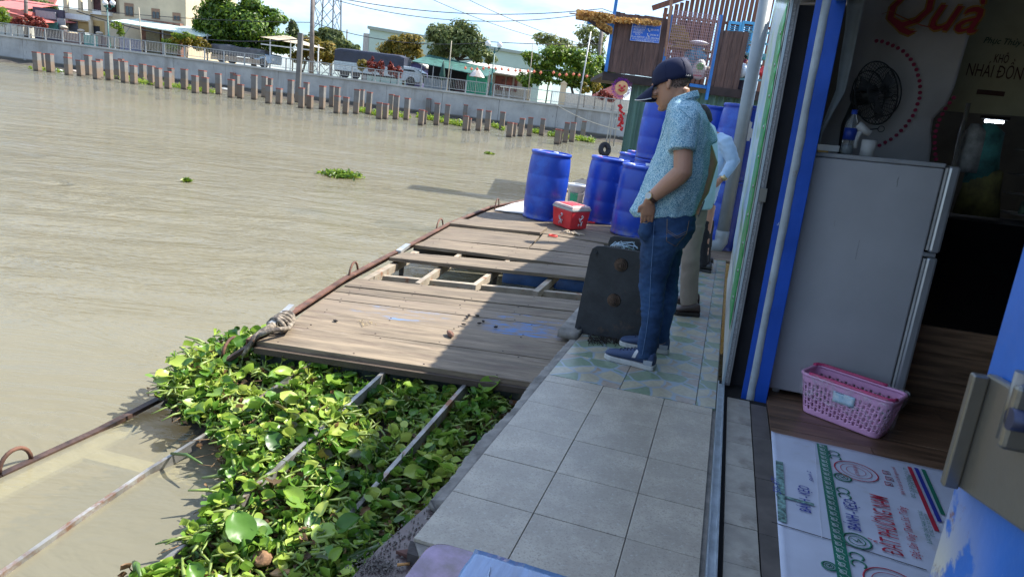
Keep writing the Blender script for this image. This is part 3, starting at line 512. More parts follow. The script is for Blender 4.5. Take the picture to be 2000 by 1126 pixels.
MB().prism([(b.x-3.2, 5, WTOP), (b.x-.5, 5, WTOP), (b.x-.5, 5, WTOP+2.2), (b.x-1.4, 5, WTOP+2.3), (b.x-3.2, 5, WTOP+1.2)], (0, 3, 0)).build('pink_tent', mat('pink_tent', (.6, .22, .2), .7), None, frame=BF, label='pink tent-like awning behind the reddish shrubs', cat='tent')
bt = thing('long_table', 'long pale table on metal trestles behind the railing right of the lamp', 'table', BF); a, b = bk(978, 172, 3), bk(1033, 178, 3)
MB().box(a.x, b.x, 2.6, 3.5, WTOP+.86, WTOP+.95).build('tabletop', mat('pale_top', (.62, .6, .5), .6), bt)
for x in (a.x+.3, b.x-.3):
    for y in (2.7, 3.4): MB().box(x-.03, x+.03, y-.03, y+.03, WTOP, WTOP+.86).build('leg', alu, bt)
# umbrellas
um = thing('beach_umbrella', 'white and grey beach umbrella over the green stall', 'umbrella', BF@T(bk(930, 160, 1.8).x, 1.8, WTOP)); c = bk(930, 143, 1.8).z-WTOP; rr = 17/FOC*50
for k in range(8):
    t0, t1 = k*math.pi/4, (k+1)*math.pi/4; mb = MB(); mb.grid(lambda u, v: (rr*v*math.cos(t0+(t1-t0)*u), rr*v*math.sin(t0+(t1-t0)*u), c+.35-.62*v**1.7-(.05*math.sin(math.pi*u)*v)), 4, 6); mb.build('panel', mat('umb_white', (.62, .58, .54), .7) if k % 2 else mat('umb_grey', (.36, .31, .28), .7), um)
mb = MB(); mb.tube([(0, 0, 0), (0, 0, c+.42)], .025, 8); mb.build('pole', alu, um)
cu = thing('closed_umbrella', 'closed dark green parasol on its pole beside the market stall', 'umbrella', BF@T(bk(862, 170, .9).x, .9, WTOP))
zt = bk(866, 118, .9).z-WTOP; mb = MB(); mb.lathe([(.02, zt), (.10, zt-.35), (.26, zt-1.2), (.20, zt-1.55), (.05, zt-1.6)][::-1], n=9); mb.build('canopy', mat('umb_green', (.01, .07, .05), .7, var=.3), cu); mb = MB(); mb.tube([(0, 0, 0), (0, 0, zt+.05)], .03, 8); mb.build('pole', alu, cu)
# street lamps
def lamp(px, pyb, ptop, globes, label):
    b = bk(px, pyb, .45); zt = bk(px, ptop, .45).z; t = thing('street_lamp', label, 'street lamp', BF@T(b.x, .45, WTOP), 'twin globe lamps on the embankment'); h = zt-WTOP; g = mat('lamp_green', (.01, .10, .09), .4)
    mb = MB(); mb.lathe([(.16, 0), (.16, .25), (.11, .35), (.09, .9), (.13, 1.0), (.06, 1.1), (.05, h)], n=12); mb.build('post', g, t)
    for (gx, gy) in globes:
        c = bk(gx, gy, .45)-Vector((b.x, .45, WTOP)); mb = MB(); mb.tube([(0, 0, h-.35), (c.x*.6, c.y*.6, c.z-.55), (c.x, c.y, c.z-.3)], .03, 6); mb.lathe([(.12, -.34), (.16, -.26), (.1, -.2)], (c.x, c.y, c.z), 10); mb.build('arm', g, t)
        mb = MB(); mb.ball((c.x, c.y, c.z), .23, 16, 10); mb.build('globe', mat('globe', (.75, .75, .76), .2, var=.03, alpha=.75), t)
lamp(213, 90, 7, ((205.5, 6), (220, 6)), 'green street lamp with two globes in front of the cream house')
lamp(957, 185, 92, ((953, 85), (976, 88)), 'green street lamp with two globes right of the airy tree')
# poles, tower
def pole(px, pyb, px2, pyt, d, r, m, label, z0=WTOP, name='pole', cat='pole', xb=None):
    b = bk(px, pyb, d); tpt = bk(px2, pyt, d); o = MB(); o.tube([(b.x, d, z0), (tpt.x, d, tpt.z)], [r, r*.8], 8); return o.build(name, m, None, frame=BF, label=label, cat=cat)
ppc = mat('pole_concrete', (.20, .17, .15), .9, var=.2, scale=2)
pole(609, 118, 611, -30, 3, .22, ppc, 'dark concrete power pole left of the lattice tower', name='power_pole')
pole(48, 30, 50, -30, 6, .18, ppc, 'dark power pole among the red roofs at far left', name='power_pole')
pole(677, 90, 678, 58, 40, .12, ppc, 'small distant power pole with a crossarm', name='power_pole')
pole(1163, 170, 1178, 40, 7, .2, ppc, 'power pole with tangled cables behind the flag pole', name='power_pole')
pole(1122, 240, 1154, 62, -.35, .065, alu, 'tall thin grey steel pole standing in the water against the wall', z0=-.4, name='flag_pole')
pole(873, 178, 882, 80, .7, .05, mat('bamboo', (.38, .33, .24), .7), 'thin leaning bamboo pole beside the closed parasol', name='bamboo_pole')
pole(277, 76, 271, 15, 2.5, .05, mat('bamboo', (.38, .33, .24), .7), 'thin leaning post before the tin awning', name='bamboo_pole')
pole(1031, 190, 1041, 84, .9, .04, mat('bamboo', (.38, .33, .24), .7), 'thin pole holding the lantern string', name='bamboo_pole')
tw = thing('lattice_tower', 'steel lattice tower rising behind the grey green tree', 'tower', BF); stl = mat('tower_steel', (.16, .18, .20), .6, .3)
c0 = bk(629, 150, 32); ht = 26.
def leg(sx, sy, z): s = 1.55-.03*z; return Vector((c0.x+sx*s, 33+sy*s, WTOP+z))
for sx in (-1, 1):
    for sy in (-1, 1): MB().bar(leg(sx, sy, 0), leg(sx, sy, ht), .14).build('leg', stl, tw)
for k in range(9):
    z0, z1 = k*2.9, (k+1)*2.9
    for (a, b) in (((-1, -1), (1, -1)), ((-1, 1), (1, 1)), ((-1, -1), (-1, 1)), ((1, -1), (1, 1))):
        MB().bar(leg(*a, z0), leg(*b, z1), .07).build('brace', stl, tw); MB().bar(leg(*b, z0), leg(*a, z1), .07).build('brace', stl, tw)
# wires
wm = mat('black_cable', (.03, .03, .035), .6)
def wire(p, q, sag, r, label, m=wm, name='cable', n=24, frame=BF):
    pts = [Vector(p).lerp(Vector(q), t/n)-Vector((0, 0, sag*4*(t/n)*(1-t/n))) for t in range(n+1)]; mb = MB(); mb.tube(pts, r, 5); return mb.build(name, m, None, frame=frame, label=label, cat='cable')
wire(bk(640, -8, 3), bk(1178, 17, 5), .9, .035, 'upper of the two thick power cables crossing the sky')
wire(bk(640, -4, 3), bk(1178, 22, 5), 1.3, .03, 'lower of the two thick power cables crossing the sky')
wire(bk(1178, 18, 5), bk(1340, 45, 5), .3, .03, 'power cable running right behind the bamboo mats')
wire(bk(820, -12, 6), bk(1060, 76, 20), .3, .03, 'cable slanting down to the wispy tree')
wire(bk(900, -8, 6), bk(1130, 84, 20), .3, .03, 'cable slanting down right of the first one')
wire(bk(-10, -4, 4), bk(611, 44, 4), .5, .03, 'thin cable crossing in front of the cream house and big tree')
wire(bk(150, 22, 4), bk(611, 74, 4), 1.2, .05, 'thick sagging cable in front of the cream house')
wire(bk(611, 44, 4), bk(960, 82, 1), .8, .03, 'thin cable above the navy truck')
wire(bk(960, 82, 1), bk(1180, 86, 4), .1, .03, 'thin straight cable right of the globe lamp')
wire(bank(1084, 203, -.1), W(1212, 254, 1.05), .25, .025, 'pale mooring rope running from the embankment to the stall', mat('rope_pale', (.5, .46, .36), .8), 'mooring_rope', frame=Matrix())
# lanterns
LN = [(909,133),(921,135),(932,135),(944,134),(955,132),(968,134),(980,135),(993,137),(1007,138),(1016,138),(1031,139),(1043,140),(1056,142),(1081,142),(1093,146),(1106,146),(1120,145),(1131,147),(1146,149),(1158,154),(1172,157),(1185,157),(1198,160),(1211,159)]
lm_ = mat('lantern_red', (.75, .20, .12), .7, var=.2, scale=3); prev = None
for i, (x, y) in enumerate(LN):
    c = bk(x, y, .5); t = thing('lantern', f'round orange-red paper lantern, {ordn(i)} from the left on the string', 'lantern', BF@T(c), 'paper lanterns strung along the embankment')
    mb = MB(); mb.ball((0, 0, 0), .12, 12, 8, (1, 1, .85)); mb.build('shade', lm_, t); mb = MB(); mb.tube([(0, 0, .1), (0, 0, .17)], .03, 6); mb.tube([(0, 0, -.1), (0, 0, -.2)], .015, 5); mb.build('tassel', mat('gold', (.6, .35, .05), .6), t)
pts = [bk(x, y-4, .5) for x, y in LN]; mb = MB(); mb.tube(pts, .012, 4); mb.build('lantern_string', wm, None, frame=BF, label='black string carrying the red paper lanterns', cat='string')
# weeds at the foot of the wall (water hyacinth drifts)
def drift(segs, n, lab, size=.09):
    P = []
    for (x0, y0, x1, y1, k) in segs:
        a, b = W(x0, y0, .05), W(x1, y1, .05)
        for _ in range(k): t = random.random(); P.append(a.lerp(b, t)+Vector((0, random.gauss(0, .35), abs(random.gauss(0, .12)))))
    P = np.array(P); leafcloud('water_hyacinth', LG, P, rng.normal(size=P.shape)+[0, 0, 1.5], size*(.7+.8*rng.random(len(P))), np.clip(rng.normal(.75, .2, len(P)), 0, 1), kind='stuff')
drift([(190, 145, 300, 166, 1400), (300, 163, 420, 182, 1000), (700, 216, 745, 226, 900), (755, 222, 800, 231, 500), (815, 228, 905, 246, 2200), (960, 246, 985, 254, 500), (1040, 258, 1060, 262, 400), (1070, 264, 1160, 278, 1500), (60, 135, 130, 142, 200)], 0, '')
for (x, y, n, s, lab) in ((668, 345, 1100, .34, 'floating clump of green water hyacinth alone in the river'), (955, 301, 300, .16, 'small floating green plant near the drums'), (365, 355, 60, .06, 'tiny floating leaf scrap in mid river')):
    c = W(x, y, 0); P = rng.normal(size=(n, 3))*[s*.42, s*.40, s*.10]; P[:, 2] = np.abs(P[:, 2])+.02; o = leafcloud('floating_plant', LG, P, rng.normal(size=P.shape)+[0, 0, 1.2], .045*(.7+.9*rng.random(n)), np.clip(rng.normal(.6, .25, n), 0, 1), label=lab, cat='water plant'); o.location = c
# litter along mud
for (x, y, s, c, lab) in ((114, 138, .3, (.6, .6, .6), 'white rubbish bag on the mud behind the left piles'), (146, 140, .35, (.5, .42, .35), 'pale rubbish on the mud behind the left piles'), (440, 176, .5, (.6, .58, .5), 'white plank floating behind the piles')):
    c_ = W(x, y, .05); mb = MB(); mb.ball((0, 0, 0), s, 10, 6, (1.4, .6, .4)); 
    mb.v = [tuple(Vector(v)*(1+.3*noise.noise(Vector(v)*6+c_))) for v in mb.v]; mb.build('rubbish', mat('rub'+lab[:5]+str(x), c, .7), None, frame=T(c_), label=lab, cat='rubbish')
# clown decoration hanging by the stall
cl = thing('clown_decoration', 'clown face decoration with a ring of purple tinsel hanging left of the green wall', 'decoration'); c = at(1214, 172, 13.8)
mb = MB(); mb.rings([((c.x, c.y-.03, c.z), (.13, 0, 0), (0, 0, .14)), ((c.x, c.y+.02, c.z), (.13, 0, 0), (0, 0, .14))], 20); mb.build('face', mat('clown_face', (.75, .42, .18), .6), cl)
mb = MB()
for sx in (-1, 1): mb.ball((c.x+.05*sx, c.y-.04, c.z+.04), .022, 8, 6)
mb.tube([(c.x-.06, c.y-.04, c.z-.03), (c.x, c.y-.05, c.z-.065), (c.x+.06, c.y-.04, c.z-.03)], .018, 6); mb.ball((c.x, c.y-.05, c.z), .028, 8, 6); mb.build('features', mat('clown_red', (.6, .03, .05), .5), cl)
th = rng.random(900)*2*np.pi; rr_ = .17+.022*rng.normal(size=900); P = np.stack([c.x+rr_*np.cos(th), c.y+.03*rng.normal(size=900), c.z+rr_*np.sin(th)], 1)
TP = leafmat('tinsel_purple', [(.12, .01, .3), (.25, .02, .45), (.5, .05, .3)], .3); leafcloud('tinsel', TP, P, rng.normal(size=P.shape), np.full(900, .012), rng.random(900), cl)
# ================================================================ FOREGROUND RAFT (world level part)
ZD = .32
def z3(x, y): return (460+x*.36, 380+y*.36)
grain = (1.0, 9, 9)
wood = mat('deck_wood', (.235, .182, .122), .8, var=.24, scale=2.0, bump=.35, bscale=12, stretch=grain, rnd=.17, bdist=.01)
layer(wood, (.12, .085, .06), 3.4, .50, .66, stretch=(.8, 4, 4)); layer(wood, (.33, .27, .21), 7, .58, .75, seed=3, stretch=(.5, 6, 6)); layer(wood, (.04, .03, .025), 26, .72, .76, seed=8, stretch=(.35, 1, 1))
woodb = mat('deck_wood_blue', (.235, .182, .125), .75, var=.17, scale=1.8, bump=.22, bscale=12, stretch=grain)
layer(woodb, (.16, .115, .08), 3, .52, .72, stretch=(.8, 4, 4)); layer(woodb, (.05, .16, .38), 14, .45, .60, stretch=(.5, 2.2, 2.2), box=((0, .22, .68),)); layer(woodb, (.10, .20, .38), 8, .53, .66, seed=5, stretch=(.5, 2, 2), box=((0, -.7, -.1),))
woodc = mat('deck_wood_bluetrace', (.235, .182, .125), .75, var=.17, scale=1.8, bump=.22, bscale=12, stretch=grain); layer(woodc, (.14, .10, .075), 3, .52, .72, stretch=(.8, 4, 4)); layer(woodc, (.08, .2, .42), 10, .56, .66, stretch=(.5, 2, 2), box=((0, .2, .8),))
deck = thing('plank_deck', 'weathered brown plank deck of the sinking raft, with a gap in the middle', 'deck')
NAILS = []
def plank4(name, c, th, m, parent, dz=0., gap=.006, bevel=.004, z=ZD, warp=.0):
    """c = near-left, near-right, far-right, far-left world points on one plane"""
    c = [Vector((p[0], p[1], z+dz)) for p in c]; ctr = sum(c, Vector())/4; X = ((c[1]-c[0])+(c[2]-c[3])).normalized(); Z = Vector((0, 0, 1)); Y = Z.cross(X)
    F = Matrix([[X[i], Y[i], Z[i], ctr[i]] for i in range(3)]+[[0, 0, 0, 1]]); I = F.inverted(); q = [I@p for p in c]
    q[0].y += gap/2; q[1].y += gap/2; q[2].y -= gap/2; q[3].y -= gap/2
    mb = MB(); n = 10; sd = random.random()*50; base = 0; rows = []
    for i in range(n+1):
        t = i/n; a = q[0].lerp(q[1], t); b = q[3].lerp(q[2], t); wv = .004*noise.noise((t*6, sd, 0)); wv2 = .004*noise.noise((t*6, sd+9, 0)); a = a+Vector((0, wv, .003*noise.noise((t*3, sd, 5))+warp*t)); b = b+Vector((0, wv2, .003*noise.noise((t*3, sd+4, 5))))
        mb.v += [tuple(a), tuple(b), tuple(b-Vector((0, 0, th))), tuple(a-Vector((0, 0, th)))]
    for i in range(n):
        for k in range(4): mb.face([i*4+k, i*4+(k+1) % 4, (i+1)*4+(k+1) % 4, (i+1)*4+k])
    mb.face([3, 2, 1, 0]); mb.face([n*4+k for k in range(4)])
    o = mb.build(name, m, parent, frame=F, bevel=bevel)
    L0 = (q[1]-q[0]).length; k_ = .12
    while k_ < L0-.05 and name == 'plank' and c[0].y < 9:
        NAILS.extend([F@(q[0].lerp(q[1], k_/L0)+Vector((random.uniform(-.01, .01), .03, .001))), F@(q[3].lerp(q[2], k_/L0)+Vector((random.uniform(-.01, .01), -.03, .001)))]); k_ += random.uniform(.40, .46)
    return o
def ext(a, b, t): return a.lerp(b, t)
B = [((110, 797), (1580, 1018)), ((300, 702), (1690, 892)), ((395, 617), (1785, 795)), ((478, 560), (1820, 722)), ((530, 522), (1838, 680)), ((590, 495), (1845, 635)), ((652, 452), (1860, 575))]
bl = [(W(*z3(*a), ZD), W(*z3(*b), ZD)) for a, b in B]; bl = [(a, a.lerp(b, 1.12)) for a, b in bl]
for i, m in enumerate((wood, wood, woodb, woodc, wood, wood)):
    plank4('plank', [bl[i][0], bl[i][1], bl[i+1][1], bl[i+1][0]], .035, m, deck, dz=random.uniform(-.004, .004), gap=(.012 if i in (0, 4) else .006))
def pk(a, b, c, d, m=wood, **k): plank4('plank', [W(*z3(*p), ZD) for p in (a, b, c, d)], .035, m, deck, **k)
pk((832, 352), (1960, 469), (1965, 410), (905, 322), dz=.02)
pk((965, 272), (1960, 397), (1975, 360), (1010, 255)); pk((1010, 255), (1975, 360), (1985, 333), (1045, 236), dz=-.003)
pk((1045, 235), (1588, 287), (1650, 222), (1165, 168), dz=-.002); pk((1592, 288), (1985, 332), (1995, 300), (1642, 245), gap=.008); pk((1642, 245), (1995, 300), (1999, 268), (1668, 212))
pk((1160, 170), (1652, 221), (1690, 190), (1215, 143), dz=.035)
RAIL = [(495, 668), (568, 619), (680, 545), (766, 499), (806, 479), (878, 439), (960, 405), (1021, 393), (1140, 350)]
rl = [W(x, y, ZD+.01) for x, y in RAIL]
def railx(y):
    for a, b in zip(rl, rl[1:]):
        if a.y <= y <= b.y: return a.x+(b.x-a.x)*(y-a.y)/(b.y-a.y)
    return rl[-1].x if y > rl[-1].y else rl[0].x
s0 = W(*z3(1215, 143), ZD); dirp = Vector((1, -.12, 0)); y = s0.y
while y < 13.6:
    w_ = random.uniform(.17, .26); 
    def RX(yy): return railx(yy)+.03
    def TX(yy): return (LM@Vector((-.55, yy/.956, 0))).x+.9
    a = Vector((RX(y), y, 0)); L_ = max(.6, TX(y)-a.x)
    if y > 10.2: pass
    c0 = a; c1 = a+dirp*L_; d0 = Vector((RX(y+w_), y+w_, 0)); d1 = d0+dirp*max(.6, TX(y+w_)-d0.x)
    plank4('plank', [c0, c1, d1, d0], .035, wood, deck, dz=random.uniform(-.004, .003)); y += w_
mb = MB()
for p in NAILS: mb.lathe([(.0001, .0015), (.0055, .001), (.006, -.002)], p, 6, cap=False)
mb.build('nail_heads', mat('nail', (.05, .035, .03), .6, .5), deck, kind='stuff')
rust = mat('rusty_steel', (.20, .095, .06), .75, .2, var=.3, scale=8, bump=.4, bscale=40); layer(rust, (.07, .04, .03), 6, .5, .7)
mb = MB(); q = [p+Vector((-.02, 0, .008)) for p in rl]
for a, b in zip(q, q[1:]): mb.bar(a, b, .045, .012); mb.bar(a+Vector((-.02, 0, -.03)), b+Vector((-.02, 0, -.03)), .008, .06)
mb.build('edge_rail', rust, deck)
cr_w = mat('pale_joist', (.38, .32, .24), .7, var=.2, scale=5, bump=.3, stretch=(1, 1, 1)); layer(cr_w, (.22, .10, .05), 8, .55, .65)
for a, b, wd in (((735, 460), (980, 325), .06), ((985, 500), (1240, 322), .04), ((1290, 510), (1505, 352), .04), ((1625, 545), (1745, 440), .05), ((590, 545), (735, 460), .05)):
    MB().bar(W(*z3(*a), .25), W(*z3(*b), .25), wd, .07).build('joist', cr_w, deck)
MB().bar(W(*z3(745, 446), .22), W(*z3(1900, 556), .22), .05, .05).build('cross_beam', cr_w, deck)
MB().bar(W(*z3(965, 300), .2), W(*z3(1940, 400), .2), .06, .09).build('cross_beam', mat('dark_beam', (.05, .045, .04), .8), deck)
for x, y in ((1395, 350), (1405, 470), (900, 420)): p = W(*z3(x, y), .15); MB().box(p.x-.02, p.x+.02, p.y-.02, p.y+.02, -.3, .28).build('strut', mat('dark_beam', (.05, .045, .04)), deck)
teal = mat('dark_teal_beam', (.035, .055, .045), .6, var=.4, scale=6); layer(teal, (.10, .07, .04), 5, .55, .7)
a, b = bl[0]; MB().bar(a+Vector((.02, .05, -.13)), b+Vector((0, .05, -.13)), .05, .14).build('cross_beam', teal, deck)
MB().bar(a+Vector((.0, -.01, -.045)), b+Vector((0, -.01, -.045)), .03, .035).build('edge_board', mat('dark_edge', (.07, .05, .035), .8, bump=.4), deck)
sheet = mat('pale_sheet', (.55, .53, .50), .6, var=.1, scale=3)
mb = MB(); mb.prism([W(x, y, ZD+.012) for x, y in ((966, 411), (1030, 419), (1045, 396), (1145, 356), (1142, 351), (1022, 394), (1000, 399))], (0, 0, .015)); mb.build('board_sheet', sheet, deck)
mb = MB(); mb.prism([W(x, y, ZD+.03) for x, y in ((1088, 372), (1150, 372), (1156, 352), (1128, 352))], (0, 0, .02)); mb.build('tan_plank', mat('tan_plank', (.5, .36, .22), .7, var=.15, scale=5), deck)
# far part of the raft beyond the blue drums
fd = thing('rubber_fender', 'black rubber fender ring hanging at the far end of the raft beside the green wall', 'fender')
mb = MB(); mb.tube([(at(1181, 292, 13.6)+Vector((.08*math.cos(t), .05*math.sin(t), .10*math.sin(t)))) for t in np.linspace(0, 6.28, 17)], .055, 8); mb.build('tyre', mat('rubber', (.012, .012, .014), .7), fd)
# mooring hoops
for i, (x0, y0, x1, y1, yt, z, lab) in enumerate([(681, 543, 699, 531, 513, ZD, 'mooring hoop at the gap in the planks, on the raft edge'), (852, 449, 865, 441, 428, ZD, 'mooring hoop on the raft edge at the far planks'), (966, 409, 974, 405, 389, ZD, 'mooring hoop nearest the blue drum'), (435, 690, 468, 669, 660, .22, 'mooring hoop beside the water hyacinth corner'), (-2, 916, 60, 886, 877, .03, 'rusty mooring hoop half under water at the left edge')]):
    a, b = W(x0, y0, z), W(x1, y1, z); c = (a+b)/2; tp = at((x0+x1)/2, yt, c.y); mb = MB(); h = max(.05, tp.z-z)*1.15+.01
    mb.tube([a+(b-a)*(1-math.cos(t))/2+Vector((0, 0, h*math.sin(t)-.02)) for t in np.linspace(0, math.pi, 12)], .0095, 7)
    for k in range(12):
        pass
    mb.build('mooring_hoop', rust, None, label='rusty rebar '+lab, cat='hoop', group='rebar hoops along the raft edge')
# rope knot on the corner
rk = thing('rope_knot', 'thick dirty rope coiled round a metal stub on the raft corner', 'rope'); c = W(548, 632, ZD+.05)
RS = .72
ropem = mat('old_rope', (.36, .30, .23), .9, var=.35, scale=30, bump=.8, bscale=60); layer(ropem, (.06, .05, .045), 12, .5, .6)
mb = MB(); d = (rl[1]-rl[0]).normalized(); sd = Vector((-d.y, d.x, 0))
for k in range(5):
    o = c+d*(k*.032-.05); mb.tube([o+sd*.05*math.cos(t)+Vector((0, 0, .045*math.sin(t)+.004))+d*.012*math.sin(t*2+k) for t in np.linspace(0, 6.4, 18)], .013, 7)
mb.tube([c-d*.02+sd*.06, c-d*.10+Vector((0, 0, .02)), c-d*.17+sd*.03, c-d*.22+Vector((0, 0, -.02))+sd*.05, c-d*.27+sd*.09+Vector((0, 0, -.12))], [.02, .022, .02, .017, .011], 8)
mb.tube([c+d*.06-sd*.05, c-d*.05-sd*.075, c-d*.16-sd*.03+Vector((0, 0, .02)), c-d*.21+sd*.02], .014, 8); mb.build('rope', ropem, rk)
MB().bar(c-d*.09+sd*.01+Vector((0, 0, .02)), c+d*.19+sd*.02+Vector((0, 0, .05)), .035, .03).build('metal_stub', mat('bare_metal', (.5, .5, .48), .4, .6), rk)
mb = MB(); c2 = W(785, 487, ZD+.02); mb.bar(c2-d*.12, c2+d*.22, .05, .03); mb.build('metal_bracket', mat('bare_metal', (.5, .5, .48)), deck)
# small things on the planks
def lump(name, x, y, sz, sc, m, lab, cat, z=ZD+.005, seed=1., n=10):
    p = W(x, y, z); mb = MB(); mb.ball((0, 0, sz*sc[2]*.9), sz, n, 7, sc); mb.v = [tuple(Vector(v)*(1+.35*noise.noise(Vector(v)*(2.2/sz)+Vector((seed, 0, 0))))) for v in mb.v]; return mb.build(name, m, None, frame=T(p)@RZ(seed), label=lab, cat=cat)
lump('husk', 879, 656, .033, (1.4, .6, .5), mat('husk', (.28, .13, .08), .8, var=.4, scale=30), 'reddish brown husk lying on the planks near the shadow edge', 'debris', seed=2.)
for i, (x, y) in enumerate(((905, 634), (910, 623), (916, 616), (932, 617), (936, 632), (944, 628), (655, 627), (968, 639))):
    lump('dark_dropping', x, y, .011, (1.6, 1, .5), mat('dark_bit', (.02, .015, .012), .9), f'small dark lump on the planks around the blue stain, {ordn(i)} in the row' if i != 6 else 'small dark lump alone at the left of the sunlit planks', 'debris', seed=i+3.).__setitem__('group', 'dark lumps on the blue-stained planks')
mb = MB(); p = W(710, 630, ZD+.006)
for k in range(14): a = p+Vector((random.gauss(0, .03), random.gauss(0, .03), .003)); mb.bar(a, a+Vector((random.uniform(-.02, .02), random.uniform(-.02, .02), .003)), .004)
mb.build('dry_grass', mat('straw', (.45, .35, .2), .9), None, label='little heap of dry husks on a sunlit plank', cat='debris')
for (x, y, lab) in ((1080, 460, 'red plastic ring on the sunlit plank before the cooler'), (1155, 434, 'red plastic ring between the drums')):
    p = W(x, y, ZD+.015); mb = MB(); mb.tube([p+Vector((.05*math.cos(t), .05*math.sin(t), 0)) for t in np.linspace(0, 6.283, 21)], .009, 6, cap=False); mb.build('plastic_ring', mat('red_plastic', (.7, .03, .015), .4), None, label=lab, cat='ring')
mb = MB(); p = W(1118, 457, ZD+.01)
for k in range(16): a = p+Vector((random.gauss(-.04, .05), random.gauss(0, .02), .0)); mb.tube([a, a+Vector((random.uniform(.02, .1), random.uniform(-.02, .02), random.uniform(.01, .04))), a+Vector((random.uniform(.05, .16), random.uniform(-.03, .03), .005))], .008, 5)
mb.build('work_glove', mat('glove', (.62, .5, .36), .9), None, label='crumpled cream work glove lying before the red cooler', cat='glove')
# ---- sunken open frame
stl2 = mat('wet_steel', (.42, .41, .38), .45, .5, var=.25, scale=7); layer(stl2, (.22, .10, .05), 5, .5, .62)
fr = thing('sunken_frame', 'sunken open steel frame of the raft, half under muddy water', 'frame')
def beam(pts, w, h, m, name='beam'):
    P = [W(x, y, z) for x, y, z in pts]; mb = MB()
    for a, b in zip(P, P[1:]): mb.bar(a-Vector((0, 0, h/2)), b-Vector((0, 0, h/2)), w, h)
    return mb.build(name, m, fr)
beam([(-120, 985, -.02), (0, 925, .008), (190, 838, .012), (370, 745, .08), (500, 664, .31)], .035, .022, mat('dark_rust', (.09, .05, .035), .6, var=.4, scale=9, bump=.4), 'edge_beam')
beam([(-80, 1000, -.035), (0, 958, -.03), (160, 880, -.03), (262, 830, -.02)], .10, .02, mat('sunken_plank', (.62, .60, .50), .8, var=.15, scale=8), 'sunken_plank')
beam([(170, 882, -.035), (300, 915, -.035), (470, 960, -.03)], .09, .02, mat('sunken_plank', (.55, .47, .30)), 'sunken_plank')
beam([(-40, 1152, .02), (0, 1117, .02), (165, 1000, .022), (290, 915, .025), (440, 822, .12), (628, 692, .27)], .018, .05, stl2)
beam([(290, 1126, .02), (314, 1099, .03), (463, 979, .10), (620, 842, .18), (762, 714, .27)], .022, .06, stl2)
beam([(560, 1148, .04), (583, 1123, .05), (730, 950, .14), (918, 739, .27)], .022, .06, stl2)
beam([(898, 765, .2), (1010, 782, .2)], .01, .03, stl2)
yd = thing('yellow_float', 'yellow plastic float barrel lying under the near plank edge', 'float'); c = W(700, 738, .06)
mb = MB(); mb.tube([c+Vector((-.33, .12, 0)), c+Vector((-.28, .12, 0)), c+Vector((.28, .08, 0)), c+Vector((.33, .08, 0))], [.10, .13, .13, .10], 16); mb.build('barrel', mat('yellow_plastic', (.55, .33, .02), .5, var=.3, scale=5), yd)
for x, y, lab in ((1010, 548, 'faded blue float barrel under the gap in the planks, left one'), (1110, 560, 'faded blue float barrel under the gap in the planks, right one')):
    c = W(x, y, .0); t = thing('float_barrel', lab, 'float'); mb = MB(); mb.tube([c+Vector((-.16, 0, .02)), c+Vector((-.13, 0, .02)), c+Vector((.32, 0, .02)), c+Vector((.35, 0, .02))], [.12, .15, .15, .12], 18); mb.build('barrel', mat('faded_blue_plastic', (.03, .10, .28), .4, var=.2, scale=5), t)
# ================================================================ water hyacinth mat
HP = [(300, 792), (352, 752), (420, 700), (495, 676), (560, 715), (700, 745), (900, 778), (985, 790), (1000, 815), (930, 905), (850, 985), (750, 1080), (690, 1150), (250, 1150), (262, 1120), (345, 1085), (400, 1010), (450, 960), (438, 925), (425, 880), (380, 850), (330, 812)]
def inpoly(x, y, P):
    c = False; j = len(P)-1
    for i in range(len(P)):
        if (P[i][1] > y) != (P[j][1] > y) and x < (P[j][0]-P[i][0])*(y-P[i][1])/(P[j][1]-P[i][1])+P[i][0]: c = not c
        j = i
    return c
def hy_z(x, y): return .02+.13*max(0, min(1, (y-1.9)/1.5))+.04*noise.noise((x*5, y*5, 2))+.08*max(0, noise.noise((x*2.6, y*2.6, 7)))
hyroot = thing('water_hyacinth_mat', 'dense green mat of water hyacinth caught in the sunken frame', 'water plants')
pts = []
poly0 = [W(x, y, .06) for x, y in HP]; PP = [(p.x, p.y) for p in poly0]; xs = [p[0] for p in PP]; ys = [p[1] for p in PP]
while len(pts) < 4300:
    x, y = random.uniform(min(xs), max(xs)), random.uniform(min(ys), max(ys))
    if inpoly(x, y, PP) and noise.noise((x*4.5, y*4.5, 4)) > -.22-.3*random.random(): pts.append((x, y))
LH = leafmat('hyacinth_leaf', [(.07, .07, .015), (.04, .12, .018), (.11, .24, .03), (.25, .38, .05), (.42, .50, .10)], .36, .35, .45)
LB = leafmat('hyacinth_brown', [(.07, .045, .02), (.16, .09, .04), (.30, .18, .09)], .6, .15)
